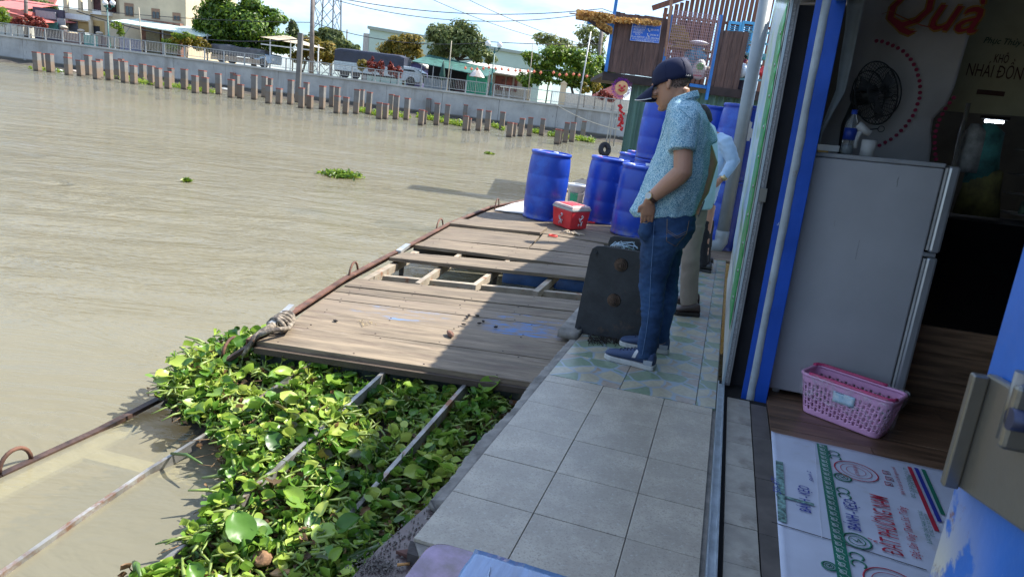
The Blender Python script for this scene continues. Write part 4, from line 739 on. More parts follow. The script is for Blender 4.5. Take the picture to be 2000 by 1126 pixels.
def leafblade(size, stalk, tilt, az, rollv, curl, res=5):
    """petiole with a bulb and a rounded glossy blade; returns verts, faces"""
    mb = MB(); d = Vector((math.cos(az), math.sin(az), 0)); top = d*stalk*math.sin(tilt)+Vector((0, 0, stalk*math.cos(tilt))); mid = top*.5+Vector((0, 0, stalk*.08))
    if stalk > .01: mb.tube([Vector((0, 0, -.01)), mid*.5, mid, top], [size*.10, size*.17, size*.12, size*.06], 5, cap=False)
    f = (top.normalized()*.35+d*.8+Vector((0, 0, random.uniform(-.2, .55)))).normalized(); s = f.cross(Vector((0, 0, 1))).normalized(); s = (s+Vector((0, 0, rollv))).normalized(); n = s.cross(f).normalized(); s = f.cross(n)
    L_ = size*1.05
    def fn(u, v):
        w = math.sin(math.pi*(v*.93+.05))**.55*(1-.15*v)*size*.5*(1.08 if v < .5 else 1.); x = (u*2-1)
        return top+f*(v*L_-L_*.04-(.12*L_*abs(x)**2 if v < .3 else 0))+s*x*w+n*(curl*size*(x*x)*.9-.18*size*v*v+.03*size*math.sin(v*9+x*3))
    mb.grid(fn, res-1, res+1); return mb
protos = []; 
for k in range(30):
    mb = leafblade(random.choice((.045, .06, .06)), random.choice((.01, .015, .03, .04, .05, .10)), random.uniform(.15, 1.25), random.uniform(0, 6.28), random.uniform(-1.1, 1.1), random.choice((.05, .3, .7, 1.0)), 4); protos.append((np.array(mb.v), mb.f))
def scatter(name, pl_, mtl, tones, scl, parent, **kw):
    V = []; F = []; Tn = []; off = 0
    for (p, s, tn) in zip(pl_, scl, tones):
        v, f = random.choice(protos); a = random.uniform(0, 6.28); ca, sa = math.cos(a), math.sin(a); R_ = np.array([[ca, -sa, 0], [sa, ca, 0], [0, 0, 1]]); V.append((v@R_.T)*s+np.array(p)); F += [[i+off for i in q] for q in f]; off += len(v); Tn.append(np.full(len(v), tn))
    V = np.concatenate(V); me = bpy.data.meshes.new(name); me.from_pydata(V.tolist(), [], F); at_ = me.attributes.new('tone', 'FLOAT', 'POINT'); at_.data.foreach_set('value', np.concatenate(Tn).astype(np.float32)); me.polygons.foreach_set('use_smooth', [True]*len(F)); me.materials.append(mtl)
    o = bpy.data.objects.new(name, me); COL.objects.link(o); o.parent = parent; return tag(o, **kw)
def tone_at(x, y): return max(0, min(1, .66+.45*noise.noise((x*2.6, y*2.6, 11))+random.gauss(0, .27)))
P_ = [(x, y, hy_z(x, y)+random.uniform(-.03, .02)) for x, y in pts]
scatter('small_foliage', P_, LH, [tone_at(x, y) for x, y in pts], [random.choice((.35, .5, .6, .7, .8))*random.uniform(.8, 1.15) for _ in P_], hyroot, kind='stuff')
bp_ = [random.choice(pts) for _ in range(1300)]; bp_ = [(x+random.gauss(0, .05), y+random.gauss(0, .05)) for x, y in bp_]; scatter('dead_foliage', [(x, y, hy_z(x, y)+random.uniform(-.012, .012)) for x, y in bp_], LB, rng.random(1300), [random.uniform(.2, .55) for _ in bp_], hyroot, kind='stuff')
# pale swollen stalks and dry stems
mb = MB()
for k in range(1900):
    x, y = random.choice(pts); z = hy_z(x, y)+random.uniform(0, .03); a = random.uniform(0, 6.28); l = random.uniform(.04, .15); d = Vector((math.cos(a), math.sin(a), random.uniform(-.1, .35))); p = Vector((x, y, z)); r = random.uniform(.003, .006)
    mb.tube([p, p+d*l*.5+Vector((0, 0, .01)), p+d*l], [r, r*1.6, r*.7], 5)
STK = mat('pale_stalk', (.25, .34, .07), .4, var=.25, scale=9, rnd=.1); mb.build('stalks', STK, hyroot, kind='stuff')
mb = MB()
for k in range(1100):
    x, y = random.choice(pts); z = hy_z(x, y)+random.uniform(-.01, .02); a = random.uniform(0, 6.28); l = random.uniform(.04, .16); d = Vector((math.cos(a), math.sin(a), random.uniform(-.05, .12))); p = Vector((x, y, z)); mb.tube([p, p+d*l], [.003, .002], 4)
mb.build('dry_stems', mat('dry_stem', (.22, .14, .07), .9, var=.3), hyroot, kind='stuff')
mb = MB(); nn = 60
mb.grid(lambda u, v: (min(xs)+(max(xs)-min(xs))*u, min(ys)+(max(ys)-min(ys))*v, hy_z(min(xs)+(max(xs)-min(xs))*u, min(ys)+(max(ys)-min(ys))*v)-.035), nn, nn, skip=lambda i, j: not inpoly(min(xs)+(max(xs)-min(xs))*(i+.5)/nn, min(ys)+(max(ys)-min(ys))*(j+.5)/nn, [(sum(p[0] for p in PP)/len(PP)*.05+p[0]*.95, sum(p[1] for p in PP)/len(PP)*.05+p[1]*.95) for p in PP]))
mb.build('root_mass', mat('root_mass', (.06, .05, .025), .95, var=.4, scale=30, bump=.6), hyroot, kind='stuff')
def bigleaf(x, y, size, tone, stalk=.05, tilt=None, az=None, brown=False):
    mb = leafblade(size, stalk, tilt if tilt is not None else random.uniform(.1, .9), az if az is not None else random.uniform(0, 6.28), random.uniform(-.5, .5), random.uniform(.05, .4), 7)
    me = mb.mesh('leaf', LB if brown else LH); at_ = me.attributes.new('tone', 'FLOAT', 'POINT'); at_.data.foreach_set('value', [tone]*len(mb.v)); o = bpy.data.objects.new('leaf', me); COL.objects.link(o); o.parent = hyroot
    o.matrix_basis = T(x, y, hy_z(x, y)+.01); return o
big = [(480, 1075, .115, .45), (545, 1050, .10, .35), (660, 940, .09, .62), (700, 880, .07, .55), (590, 1000, .085, .7), (470, 700, .08, .7), (440, 690, .075, .3), (500, 695, .07, .65), (525, 700, .07, .45), (395, 735, .065, .6), (412, 800, .085, .7), (405, 760, .08, .5), (840, 760, .07, .95), (805, 765, .065, .7), (770, 775, .06, .95), (860, 790, .06, .9), (930, 822, .06, .5), (900, 835, .055, .4), (800, 840, .055, .45), (560, 740, .06, .7), (455, 720, .08, .4), (515, 730, .07, .6), (605, 985, .075, .6), (720, 930, .05, .6), (630, 870, .06, .6), (740, 900, .06, .35), (830, 900, .05, .3), (565, 930, .06, .75), (635, 715, .045, .6), (625, 752, .05, .8), (745, 748, .05, .6)]
for (x, y, s, t) in big: w = W(x, y, .10); bigleaf(w.x, w.y, s, t, stalk=.03+s*.5)
for k in range(200): x, y = random.choice(pts); bigleaf(x, y, random.choice((.045, .055, .065, .08, .095))*random.uniform(.85, 1.1), tone_at(x, y), stalk=random.uniform(.02, .07), brown=random.random() < .02)
# long stalks bottom right and trailing stem over the beam
for (x0, y0, x1, y1, r) in ((620, 1126, 735, 1010, .012), (650, 1110, 750, 1065, .011), (700, 1095, 690, 1015, .009), (640, 1126, 790, 1045, .012), (600, 1110, 720, 1060, .009), (690, 985, 640, 1015, .008), (335, 885, 395, 905, .007), (540, 735, 548, 690, .006), (440, 760, 460, 830, .008), (268, 1126, 262, 1098, .010), (262, 1098, 275, 1126, .009)):
    a, b = W(x0, y0, .06), W(x1, y1, .11); mb = MB(); mb.tube([a, (a+b)/2+Vector((0, 0, .02)), b], [r, r*1.1, r*.5], 7); mb.build('long_stalk', mat('green_stalk', (.09, .17, .03), .4, var=.25, scale=8), hyroot)
lump('polystyrene_lump', 512, 1100, .035, (1, 1, .7), mat('brown_lump', (.30, .17, .09), .9, var=.3, scale=40, bump=.6), 'brown crumbly lump among the hyacinth leaves near the front', 'debris', z=.05, seed=3.3)
lump('brown_leaf', 432, 852, .04, (1.3, .8, .2), mat('tan_leaf', (.45, .27, .13), .7), 'tan dead leaf at the water edge of the hyacinth', 'leaf', z=.06, seed=1.1)
lump('brown_leaf', 548, 1120, .03, (1.3, .7, .3), mat('tan_leaf', (.45, .27, .13)), 'tan husk at the bottom of the hyacinth mat', 'leaf', z=.05, seed=.4)
lump('husk', 628, 1050, .025, (1.2, .5, .4), mat('pale_husk', (.4, .33, .25), .8), 'pale split husk on the hyacinth mat', 'debris', z=.07, seed=2.2)
# ================================================================ TILED WALKWAY (raft frame)
cem = mat('rough_cement', (.26, .24, .21), .9, var=.25, scale=9, bump=.6, bscale=30)
walk = MB(); walk.prism([(-.775, 1.66, -.055), (.13, .5, -.055), (.13, 9.9, -.055), (-.775, 9.9, -.055)], (0, 0, .04))
wk = walk.build('walkway', cem, None, frame=LM, kind='structure')
tilem = mat('stone_tile', (.43, .385, .30), .42, var=.13, scale=7, bump=.12, bscale=160, rnd=.05, bdist=.002, spec=.5)
layer(tilem, (.28, .245, .19), 6, .44, .72, rough=.6); layer(tilem, (.24, .21, .17), 130, .52, .62, seed=1.); layer(tilem, (.42, .40, .34), 60, .56, .70, seed=2.); layer(tilem, (.17, .12, .08), 9, .66, .74, seed=5.)
for a in ((-.775, -.4615), (-.4615, -.1345), (-.1345, .112)):
    pass
def tile(x0, x1, y0, y1, m, z=-.013, th=.013, parent=None, g=.0028, name='tile'):
    cx, cy = (x0+x1)/2, (y0+y1)/2; hx, hy = (x1-x0-g)/2, (y1-y0-g)/2
    return MB().box(-hx, hx, -hy, hy, 0, th).build(name, m, parent, frame=T(cx, cy, z+random.uniform(-.0008, .0008)), bevel=.0015)
rows = [3.276, 3.18, 2.876, 2.573, 2.267, 1.959, 1.648, 1.34, 1.03, .72]
for ci, (x0, x1) in enumerate(((-.775, -.4615), (-.4615, -.1345), (-.1345, .112))):
    for y1, y0 in zip(rows, rows[1:]):
        if ci == 0 and y0 < 1.6: continue
        tile(x0, x1, y0, y1, tilem, parent=wk)
def crazy():
    m = bpy.data.materials.new('printed_flagstone_tile'); m.use_nodes = True; t = m.node_tree; N = t.nodes; K = t.links; b = N['Principled BSDF']; b.inputs['Roughness'].default_value = .3
    tcn = N.new('ShaderNodeTexCoord'); mp_ = N.new('ShaderNodeMapping'); mp_.inputs['Scale'].default_value = (1, 1, 0); K.new(tcn.outputs['Object'], mp_.inputs[0])
    nz_ = N.new('ShaderNodeTexNoise'); nz_.inputs['Scale'].default_value = 9; K.new(mp_.outputs[0], nz_.inputs[0]); mm = N.new('ShaderNodeMixRGB'); mm.inputs[0].default_value = .035; K.new(mp_.outputs[0], mm.inputs[1]); K.new(nz_.outputs['Color'], mm.inputs[2])
    v = N.new('ShaderNodeTexVoronoi'); v.inputs['Scale'].default_value = 7.5; v2 = N.new('ShaderNodeTexVoronoi'); v2.feature = 'DISTANCE_TO_EDGE'; v2.inputs['Scale'].default_value = 7.5; K.new(mm.outputs[0], v.inputs[0]); K.new(mm.outputs[0], v2.inputs[0])
    sp = N.new('ShaderNodeSeparateXYZ'); K.new(v.outputs['Color'], sp.inputs[0]); r = N.new('ShaderNodeValToRGB'); r.color_ramp.interpolation = 'CONSTANT'
    cols = [(0, (.36, .33, .23)), (.26, (.17, .23, .15)), (.44, (.30, .24, .17)), (.62, (.22, .36, .48)), (.72, (.38, .35, .25)), (.86, (.30, .25, .20))]
    while len(r.color_ramp.elements) < len(cols): r.color_ramp.elements.new(.5)
    for e, (p, c) in zip(r.color_ramp.elements, cols): e.position = p; e.color = (*c, 1)
    K.new(sp.outputs[0], r.inputs[0]); n2 = N.new('ShaderNodeTexNoise'); n2.inputs['Scale'].default_value = 35; n2.inputs['Detail'].default_value = 6; K.new(mp_.outputs[0], n2.inputs[0])
    mr = N.new('ShaderNodeMapRange'); mr.inputs[3].default_value = .6; mr.inputs[4].default_value = 1.35; K.new(n2.outputs[0], mr.inputs[0]); mul_ = N.new('ShaderNodeMixRGB'); mul_.blend_type = 'MULTIPLY'; mul_.inputs[0].default_value = 1; K.new(r.outputs[0], mul_.inputs[1]); K.new(mr.outputs[0], mul_.inputs[2])
    e = N.new('ShaderNodeMapRange'); e.inputs[1].default_value = .03; e.inputs[2].default_value = .06; e.inputs[3].default_value = 1; e.inputs[4].default_value = 0; K.new(v2.outputs[0], e.inputs[0]); mx = N.new('ShaderNodeMixRGB'); mx.inputs[2].default_value = (.24, .30, .34, 1); K.new(e.outputs[0], mx.inputs[0]); K.new(mul_.outputs[0], mx.inputs[1])
    n3 = N.new('ShaderNodeTexNoise'); n3.inputs['Scale'].default_value = 5; n3.inputs['Detail'].default_value = 8; K.new(mp_.outputs[0], n3.inputs[0]); r3 = N.new('ShaderNodeMapRange'); r3.inputs[1].default_value = .5; r3.inputs[2].default_value = .75; r3.inputs[4].default_value = .6; K.new(n3.outputs[0], r3.inputs[0]); m3 = N.new('ShaderNodeMixRGB'); m3.inputs[2].default_value = (.22, .19, .15, 1); K.new(r3.outputs[0], m3.inputs[0]); K.new(mx.outputs[0], m3.inputs[1]); K.new(m3.outputs[0], b.inputs['Base Color']); return m
cz = crazy()
yy = 3.278
while yy < 9.8:
    for x0, x1 in ((-.775, -.375), (-.375, .025), (.025, .125)): tile(x0, x1, yy, yy+.4, cz, parent=wk, g=.003)
    yy += .4
# cement border left of the tiles
mb = MB(); n = 60
def bord(u, v):
    y = 1.90+(4.02-1.90)*v; x = -.779-u*(.062+.022*noise.noise((y*2.3, 0, 1))+.016*noise.noise((y*31, 3, 1))+.008*noise.noise((y*80, 3, 1)))
    return (x, y, -.012-.03*(u > .99)-.012*u+.006*noise.noise((x*30, y*30, 0)))
mb.grid(bord, 6, 160); o = mb.build('cement_edge', cem, wk); solid(o, .05, -1)
mb = MB(); mb.grid(lambda u, v: (-.779-.14*u-.1*v, 4.02+5.6*v, -.02), 3, 20); solid(mb.build('cement_edge', cem, wk), .05, -1)
platem = mat('wet_brown_plate', (.10, .07, .065), .28, var=.25, scale=5, bump=.15, bscale=30); layer(platem, (.2, .17, .15), 12, .6, .66)
q = [Lc(x, y, -.055) for x, y in ((905, 930), (838, 980), (740, 1065), (680, 1130), (600, 1230), (900, 1230), (960, 1130))]
mb = MB(); mb.prism([(p.x, p.y, -.075) for p in q], (0, 0, .012)); mb.build('edge_plate', platem, wk)
mb = MB(); mb.prism([(-.79, 1.66, -.062), (-.44, 1.66, -.062), (-.44, 1.60, -.062), (-.77, 1.60, -.062)], (0, 0, .04)); mb.build('broken_screed', mat('dark_screed', (.07, .06, .055), .9, bump=.8, bscale=40), wk)
mb = MB()
for k in range(260):
    t = random.random(); c = Lc(*((870-165*t+random.gauss(0, 14)), (985+130*t)+random.gauss(0, 10)), -.06); r = random.uniform(.001, .0035); mb.ball((c.x, c.y, -.061+r*.5), r, 5, 4)
for k in range(450):
    c = Lc(742+random.gauss(0, 22), 1106+random.gauss(0, 7), -.06); r = random.uniform(.001, .0032); mb.ball((c.x, c.y, -.061+random.random()*.01), r, 5, 3)
mb.build('grit', mat('grit', (.24, .21, .18), .9, var=.3, scale=60), None, frame=LM, label=None, kind='stuff')
mb = MB(); a, b = Lc(776, 1102, -.05), Lc(800, 1100, -.05); mb.tube([a, b], .0045, 8); mb.build('cigarette_butt', mat('filter', (.5, .25, .08), .8), None, frame=LM, label='orange cigarette butt on the wet plate by the wrapped box', cat='cigarette butt')
mb = MB(); c = Lc(795, 1076, -.055); mb.prism([(c.x-.03, c.y-.02, -.06), (c.x+.03, c.y-.025, -.06), (c.x+.02, c.y+.02, -.06)], (0, 0, .012)); mb.build('brick_shard', mat('shard', (.13, .055, .04), .8), None, frame=LM, label='small reddish brick shard beside the tile corner', cat='debris')
# ---- black steel plate bracket
bk_ = thing('steel_bracket', 'black steel plate housing with two rusty round bosses at the walkway edge', 'bracket', LM)
blk = mat('black_steel', (.042, .045, .05), .5, .3, var=.25, scale=5, bump=.15, bscale=80); layer(blk, (.10, .06, .04), 6, .58, .75)
def plate(pts, y, th, name):
    P = [Ly(a, b, y) for a, b in pts]; mb = MB(); mb.prism([(p.x, y, p.z) for p in P], (0, th, 0)); return mb.build(name, blk, bk_, bevel=.003)
yb = 4.13
plate([(1119, 655), (1262, 676), (1266, 494), (1180, 480), (1166, 480), (1157, 485), (1152, 497)], yb, .012, 'front_plate')
plate([(1180, 600), (1290, 600), (1290, 472), (1200, 460), (1192, 463), (1188, 472)], yb+.36, .012, 'rear_plate')
mb = MB(); a, b = Ly(1150, 640, yb), Ly(1250, 640, yb); mb.box(a.x, b.x, yb+.013, yb+.36, -.02, .04); mb.build('base', blk, bk_)
bossm = mat('rusty_boss', (.12, .075, .05), .6, .5, var=.35, scale=20, bump=.4)
for x, y in ((1213, 517), (1199, 586)):
    c = Ly(x, y, yb); mb = MB()
    for r, d in ((.046, .012), (.034, .02), (.022, .034), (.010, .045)): mb.rings([((c.x, yb+.001, c.z), (r, 0, 0), (0, 0, r)), ((c.x, yb-d, c.z), (r*.92, 0, 0), (0, 0, r*.92))], 20, False)
    mb.build('boss', bossm, bk_)
for x, y in ((1163, 494), (1130, 640)): c = Ly(x, y, yb); mb = MB(); mb.rings([((c.x, yb+.001, c.z), (.016, 0, 0), (0, 0, .016)), ((c.x, yb-.01, c.z), (.016, 0, 0), (0, 0, .016))], 6, False); mb.rings([((c.x, yb-.01, c.z), (.008, 0, 0), (0, 0, .008)), ((c.x, yb-.02, c.z), (.008, 0, 0), (0, 0, .008))], 10, False); mb.build('bolt', blk, bk_)
mb = MB(); p = Ly(1205, 482, yb+.15)
for k in range(9):
    a = p+Vector((random.uniform(-.05, .02), 0, 0)); mb.tube([a, a+Vector((random.uniform(0, .06), random.uniform(-.1, .1), .03)), a+Vector((random.uniform(.04, .12), random.uniform(-.1, .1), random.uniform(-.01, .05))), a+Vector((random.uniform(.08, .16), 0, random.uniform(-.04, .04)))], .003, 5)
mb.build('cable_ties', mat('cord_paleblue', (.45, .58, .68), .5), None, frame=LM, label='tangle of pale blue cords tucked behind the black plate', cat='cord')
mb = MB()
for k in range(700):
    c = Lc(random.uniform(1150, 1245), 655+random.gauss(7, 5)+random.random()*4, 0); a = random.uniform(0, 6.28); mb.bar((c.x, c.y-.01, .004), (c.x+.012*math.cos(a), c.y-.01+.012*math.sin(a), .006+random.random()*.012), .003)
mb.build('dirt_litter', mat('litter', (.05, .04, .03), .9, var=.5, scale=80), None, frame=LM, kind='stuff')
# ================================================================ DRUMS
drumm = mat('blue_drum_plastic', (.012, .055, .40), .33, var=.08, scale=3, spec=.5, bump=.05, bscale=5); layer(drumm, (.02, .12, .55), 2.5, .55, .75, seed=3.); layer(drumm, (.10, .17, .50), 16, .64, .70, seed=5., stretch=(1, 1, .25)); layer(drumm, (.16, .15, .14), 5, .45, .7, box=((2, -1, .10),))
drumt = mat('blue_drum_top', (.05, .12, .50), .4, var=.1, scale=4)
def drum(base, label, tilt=0., hh=.93, r=.29, rz=0., group='blue plastic drums stacked on the raft'):
    t = thing('plastic_drum', label, 'drum', T(base)@Matrix.Rotation(.02+tilt, 4, 'Y')@RZ(rz), group)
    pr = [(r*.90, .0), (r*.955, .006), (r*.96, .03), (r*.93, .045), (r*.955, .09), (r*.985, .2), (r*.99, .31), (r*.978, .325), (r*.99, .34), (r, .46), (r*.995, .60), (r*.978, .615), (r*.99, .63), (r*.975, .76), (r*.94, .86), (r*.915, .885), (r*.955, .893), (r*.965, .91), (r*.955, .926), (r*.93, .93), (r*.915, .92), (r*.91, .905), (r*.3, .905), (.001, .905)]
    mb = MB(); mb.lathe([(a, b*hh/.93) for a, b in pr], n=40, cap=False); mb.build('body', drumm, t)
    mb = MB(); mb.lathe([(.0, .9051), (r*.86, .907), (r*.86, .912), (.0, .914)], n=32, cap=False); mb.v = [(v[0], v[1], v[2]*hh/.93) for v in mb.v]; mb.build('lid', drumt, t)
    for sx in (-1, 1): mb = MB(); mb.lathe([(.036, .905), (.036, .925), (.025, .928), (.001, .928)], (sx*r*.6, 0, 0), 14, cap=False); mb.build('bung', mat('bung_white' if sx > 0 else 'bung_red', (.6, .62, .65) if sx > 0 else (.5, .05, .04), .4), t)
    return t
D1 = drum(W(1058, 426, ZD), 'single blue plastic drum standing apart at the outer edge of the raft', rz=1.2)
D2 = drum(W(1171, 432, ZD), 'blue drum just right of the red cooler, left of the front pair', rz=.4)
D3 = drum(W(1231, 458, ZD), 'nearest blue drum, directly before the walking man\'s belt, with white caps on top', rz=2.4)
p4 = W(1252, 424, ZD); D4b = drum(p4, 'blue drum hidden low behind the man, carrying the bright upper drum', rz=.2); D4 = drum(p4+Vector((.02, 0, .935)), 'bright blue upper drum stacked left of the man\'s shoulder', rz=.2)
pa = LM@Vector((.02-.05, 9.0, 0)); D5b = drum(pa, 'lower blue drum behind the downpipe with torn white labels', rz=.9); D5 = drum(pa+Vector((0, 0, .935)), 'upper blue drum of the right stack behind the downpipe', rz=.9)
pb = LM@Vector((-.42, 9.7, 0)); drum(pb, 'lower blue drum behind the second man', rz=.1); drum(pb+Vector((0, 0, .935)), 'upper blue drum just behind the capped man\'s neck', rz=.5)
pc = LM@Vector((.50, 9.0, 0)); drum(pc, 'lower blue drum in the shade right of the downpipe'); drum(pc+Vector((0, 0, .935)), 'upper blue drum in the shade right of the downpipe')
drum(W(1222, 405, ZD), 'blue drum of the second row whose rim shows above the front drums', rz=.7); drum(W(1236, 392, ZD), 'farthest blue drum, only a sliver of its top showing by the green wall')
# torn labels
mb = MB(); wl = mat('torn_paper', (.68, .70, .70), .7)
for o, z0, lst in ((pa, .935, [(.9, .42, .3), (1.25, .46, .22), (1.0, .55, .2), (1.45, .5, .12)]), ):
    for (an, zz, s) in lst:
        a0 = -math.pi/2-.6+an*.55
        mb.grid(lambda u, v: (o.x+.2915*math.cos(a0+s*u*1.0), o.y+.2915*math.sin(a0+s*u*1.0), o.z+z0+zz+.08+s*.5*v+.03*noise.noise((u*9, an, 3))), 6, 3)
mb.build('torn_label', wl, D5)
D5.children[-1].matrix_parent_inverse = D5.matrix_world.inverted()
# small cups on the near drum
for dx, r_, lab in ((.08, .05, 'shallow white plastic cup on top of the nearest drum'), (.2, .045, 'small round white cap on top of the nearest drum')):
    p = W(1232, 456, ZD)+Vector((dx, -.02, .92)); mb = MB(); mb.lathe([(.001, 0), (r_*.8, 0), (r_, .04), (r_*.93, .04), (r_*.7, .008), (.001, .008)], n=18, cap=False); mb.build('plastic_cup', mat('white_plastic', (.68, .72, .72), .4), None, frame=T(p), label=lab, cat='cup')
# ================================================================ COOLER
p0, p1, p2_ = W(1077, 438, ZD), W(1112, 451, ZD), W(1146, 449, ZD)
co = thing('cooler_box', 'red cooler box with grey rim and white creature emblems, before the drums', 'cooler'); p3_ = p0+(p2_-p1); redp = mat('cooler_red', (.62, .025, .03), .4, var=.12, scale=5); layer(redp, (.4, .03, .03), 4, .55, .7)
hC = at(1112, 413, p1.y).z-ZD; b4 = [p0, p1, p2_, p3_]; ctr = sum(b4, Vector())/4
def fl(k, z): return [ctr+(p-ctr)*k+Vector((0, 0, z)) for p in b4]
mb = MB(); mb.hexa(fl(.94, .01)+fl(1.06, hC)); mb.build('body', redp, co, bevel=.012)
mb = MB(); mb.hexa(fl(1.09, hC+.001)+fl(1.09, hC+.03)); mb.build('rim', mat('cooler_grey', (.42, .41, .38), .6, var=.15), co, bevel=.006)
mb = MB(); mb.hexa(fl(1.05, hC+.034)+fl(.98, hC+.062)); mb.build('lid', mat('cooler_lid', (.60, .42, .38), .6, var=.15, scale=8), co, bevel=.006); mb = MB(); mb.hexa(fl(.72, hC+.0635)+fl(.7, hC+.068)); mb.build('lid_panel', redp, co)
em = mat('emblem_white', (.68, .68, .70), .6)
def emblem(a, b, flip=1):
    X = (b-a).normalized(); c = (a+b)/2; n = X.cross(Vector((0, 0, 1))).normalized(); s = hC
    S = [(0, .72), (.06, .80), (.14, .74), (.10, .66), (.0, .62), (-.08, .54), (-.02, .46), (.08, .42), (.10, .34), (.02, .28)]
    mb = MB(); 
    def q(x, z): k = 1.0+.06*(z)*0; return c+X*x*flip*1.0*s*1.05+Vector((0, 0, z*s))+n*(-.0+ .010+.016*z)
    mb.tube([q(x*.9, z) for x, z in S], [.006, .011, .012, .010, .013, .015, .016, .014, .012, .008], 6, flat=.25)
    mb.tube([q(x, z) for x, z in ((-.06, .52), (-.14, .60), (-.13, .68))], [.010, .008, .003], 5, flat=.3); mb.tube([q(x, z) for x, z in ((.06, .42), (.14, .48), (.17, .42))], [.009, .006, .003], 5, flat=.3); mb.tube([q(x, z) for x, z in ((.0, .32), (-.10, .34), (-.14, .26), (-.08, .2))], [.010, .008, .006, .003], 5, flat=.3); mb.tube([q(x, z) for x, z in ((.08, .34), (.12, .26), (.05, .22))], [.009, .006, .003], 5, flat=.3)
    mb.build('emblem', em, co)
emblem(p0+(p0-ctr)*-.0, p1); emblem(p1, p2_)
# bucket behind cooler
p = W(1122, 398, ZD); bu = thing('paint_bucket', 'white plastic paint bucket behind the red cooler', 'bucket', T(p)); mb = MB(); mb.lathe([(.001, 0), (.12, 0), (.15, .30), (.16, .305), (.16, .335), (.15, .34), (.145, .335), (.12, .02)], n=26, cap=False); mb.build('pail', mat('bucket_white', (.62, .63, .62), .4, var=.06), bu)
mb = MB(); mb.grid(lambda u, v: ((.1275+.018*v)*math.cos(-2.4+1.0*u), (.1275+.018*v)*math.sin(-2.4+1.0*u), .06+.14*v), 8, 2); mb.build('green_label', mat('label_green', (.05, .4, .2), .6), bu); mb = MB(); mb.tube([(.16*math.cos(t), .16*math.sin(t)-.01, .30-.12*abs(math.sin(t))) for t in np.linspace(-math.pi, 0, 14)], .003, 5); mb.build('handle', alu, bu)
mb = MB(); p = W(1149, 392, ZD); mb.lathe([(.001, 0), (.055, 0), (.055, .22), (.03, .3), (.03, .34), (.001, .34)], n=14, cap=False); mb.build('black_bottle', mat('black_plastic', (.012, .012, .014), .4), None, frame=T(p), label='black bottle between the bucket and the blue drum', cat='bottle')
# ================================================================ FLOATING HOUSE (raft frame)
hs = thing('floating_house', 'blue-framed floating restaurant house with an open doorway along the tiled walkway', 'house', LM)
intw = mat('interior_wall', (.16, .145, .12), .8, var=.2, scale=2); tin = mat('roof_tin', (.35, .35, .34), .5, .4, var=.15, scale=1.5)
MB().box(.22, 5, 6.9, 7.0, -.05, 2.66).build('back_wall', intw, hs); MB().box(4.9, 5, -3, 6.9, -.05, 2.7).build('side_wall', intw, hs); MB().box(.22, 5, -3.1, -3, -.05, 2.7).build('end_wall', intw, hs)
MB().box(.24, .30, -3, .35, -.05, 2.25).build('front_wall', mat('blue_sheet', (.03, .12, .42), .5, var=.1), hs)
mb = MB()
def corr(x0, x1, y0, y1, z0, z1, nm, m=tin, p=hs, axis='y', amp=.02, pitch=.11):
    mb = MB(); n = int((y1-y0)/pitch*4); mb.grid(lambda u, v: (x0+(x1-x0)*u, y0+(y1-y0)*v, z0+(z1-z0)*u+amp*math.sin(2*math.pi*(y1-y0)*v/pitch)), 1, n); o = mb.build(nm, m, p); return solid(o, .004)
mb = MB(); mb.grid(lambda u, v: (.33+4.75*u, -3.1+6.9*v, 2.11+.75*min(1, u*5)**.8+.012*math.sin(6.9*v/.11*6.283)), 10, 250); solid(mb.build('roof_sheet', tin, hs), .004)
def ztop(y): return 2.21+.203*(y-4.44)
mb = MB(); mb.grid(lambda u, v: (.10+5.0*u, 3.45+3.65*v, ztop(3.45+3.65*v)+.01+.75*min(1, u*5)**.8+.012*math.sin(3.5*v/.11*6.283)), 10, 130); solid(mb.build('roof_sheet', tin, hs), .004); corr(.45, 4, 7.0, 10.2, 3.25, 3.5, 'roof_sheet')
MB().box(.34, .37, -3, 3.55, 2.02, 2.10).build('fascia', mat('blue_sheet', (.03, .12, .42)), hs); 
wb = mat('weathered_beam', (.25, .23, .20), .85, var=.2, scale=4, bump=.3, stretch=(1, 8, 8))
MB().box(.40, 2.6, 9.55, 9.75, 3.02, 3.2).build('eave_beam', wb, hs); MB().box(2.6, 2.75, 9.5, 9.65, -.1, 3.1).build('roof_post', wb, hs)
# blue door posts with white primer strips
bluep = mat('blue_gloss_paint', (.012, .085, .48), .32, var=.12, scale=4, bump=.12, bscale=30); layer(bluep, (.62, .68, .72), 11, .67, .70, stretch=(1, 1, .6)); layer(bluep, (.25, .17, .12), 6, .70, .74, seed=4.)
prim = mat('white_primer', (.40, .45, .48), .6, var=.12, scale=8, bump=.2); layer(prim, (.25, .2, .15), 9, .62, .7, stretch=(1, 1, .4))
ps = MB().box(.317, .388, 3.56, 3.68, -.05, 2.06).build('door_post', bluep, hs, bevel=.003)
mb = MB(); n = 40
mb.grid(lambda u, v: (.3135-.001*u+.0, 3.562+(.085+.014*noise.noise((v*7, 3, 0))+.006*noise.noise((v*40, 1, 0)))*u, -.045+2.1*v), 3, n); solid(mb.build('primer_strip', prim, hs), .003)
mb = MB(); mb.grid(lambda u, v: (.284+(.038+.007*noise.noise((v*7, 3, 0))+.004*noise.noise((v*30, 1, 0)))*u, 3.5585, -.045+2.1*v), 2, 120); solid(mb.build('primer_flange', prim, hs), .001)
MB().box(.256, .2835, 3.56, 3.572, -.05, 2.06).build('blue_flange', bluep, hs)
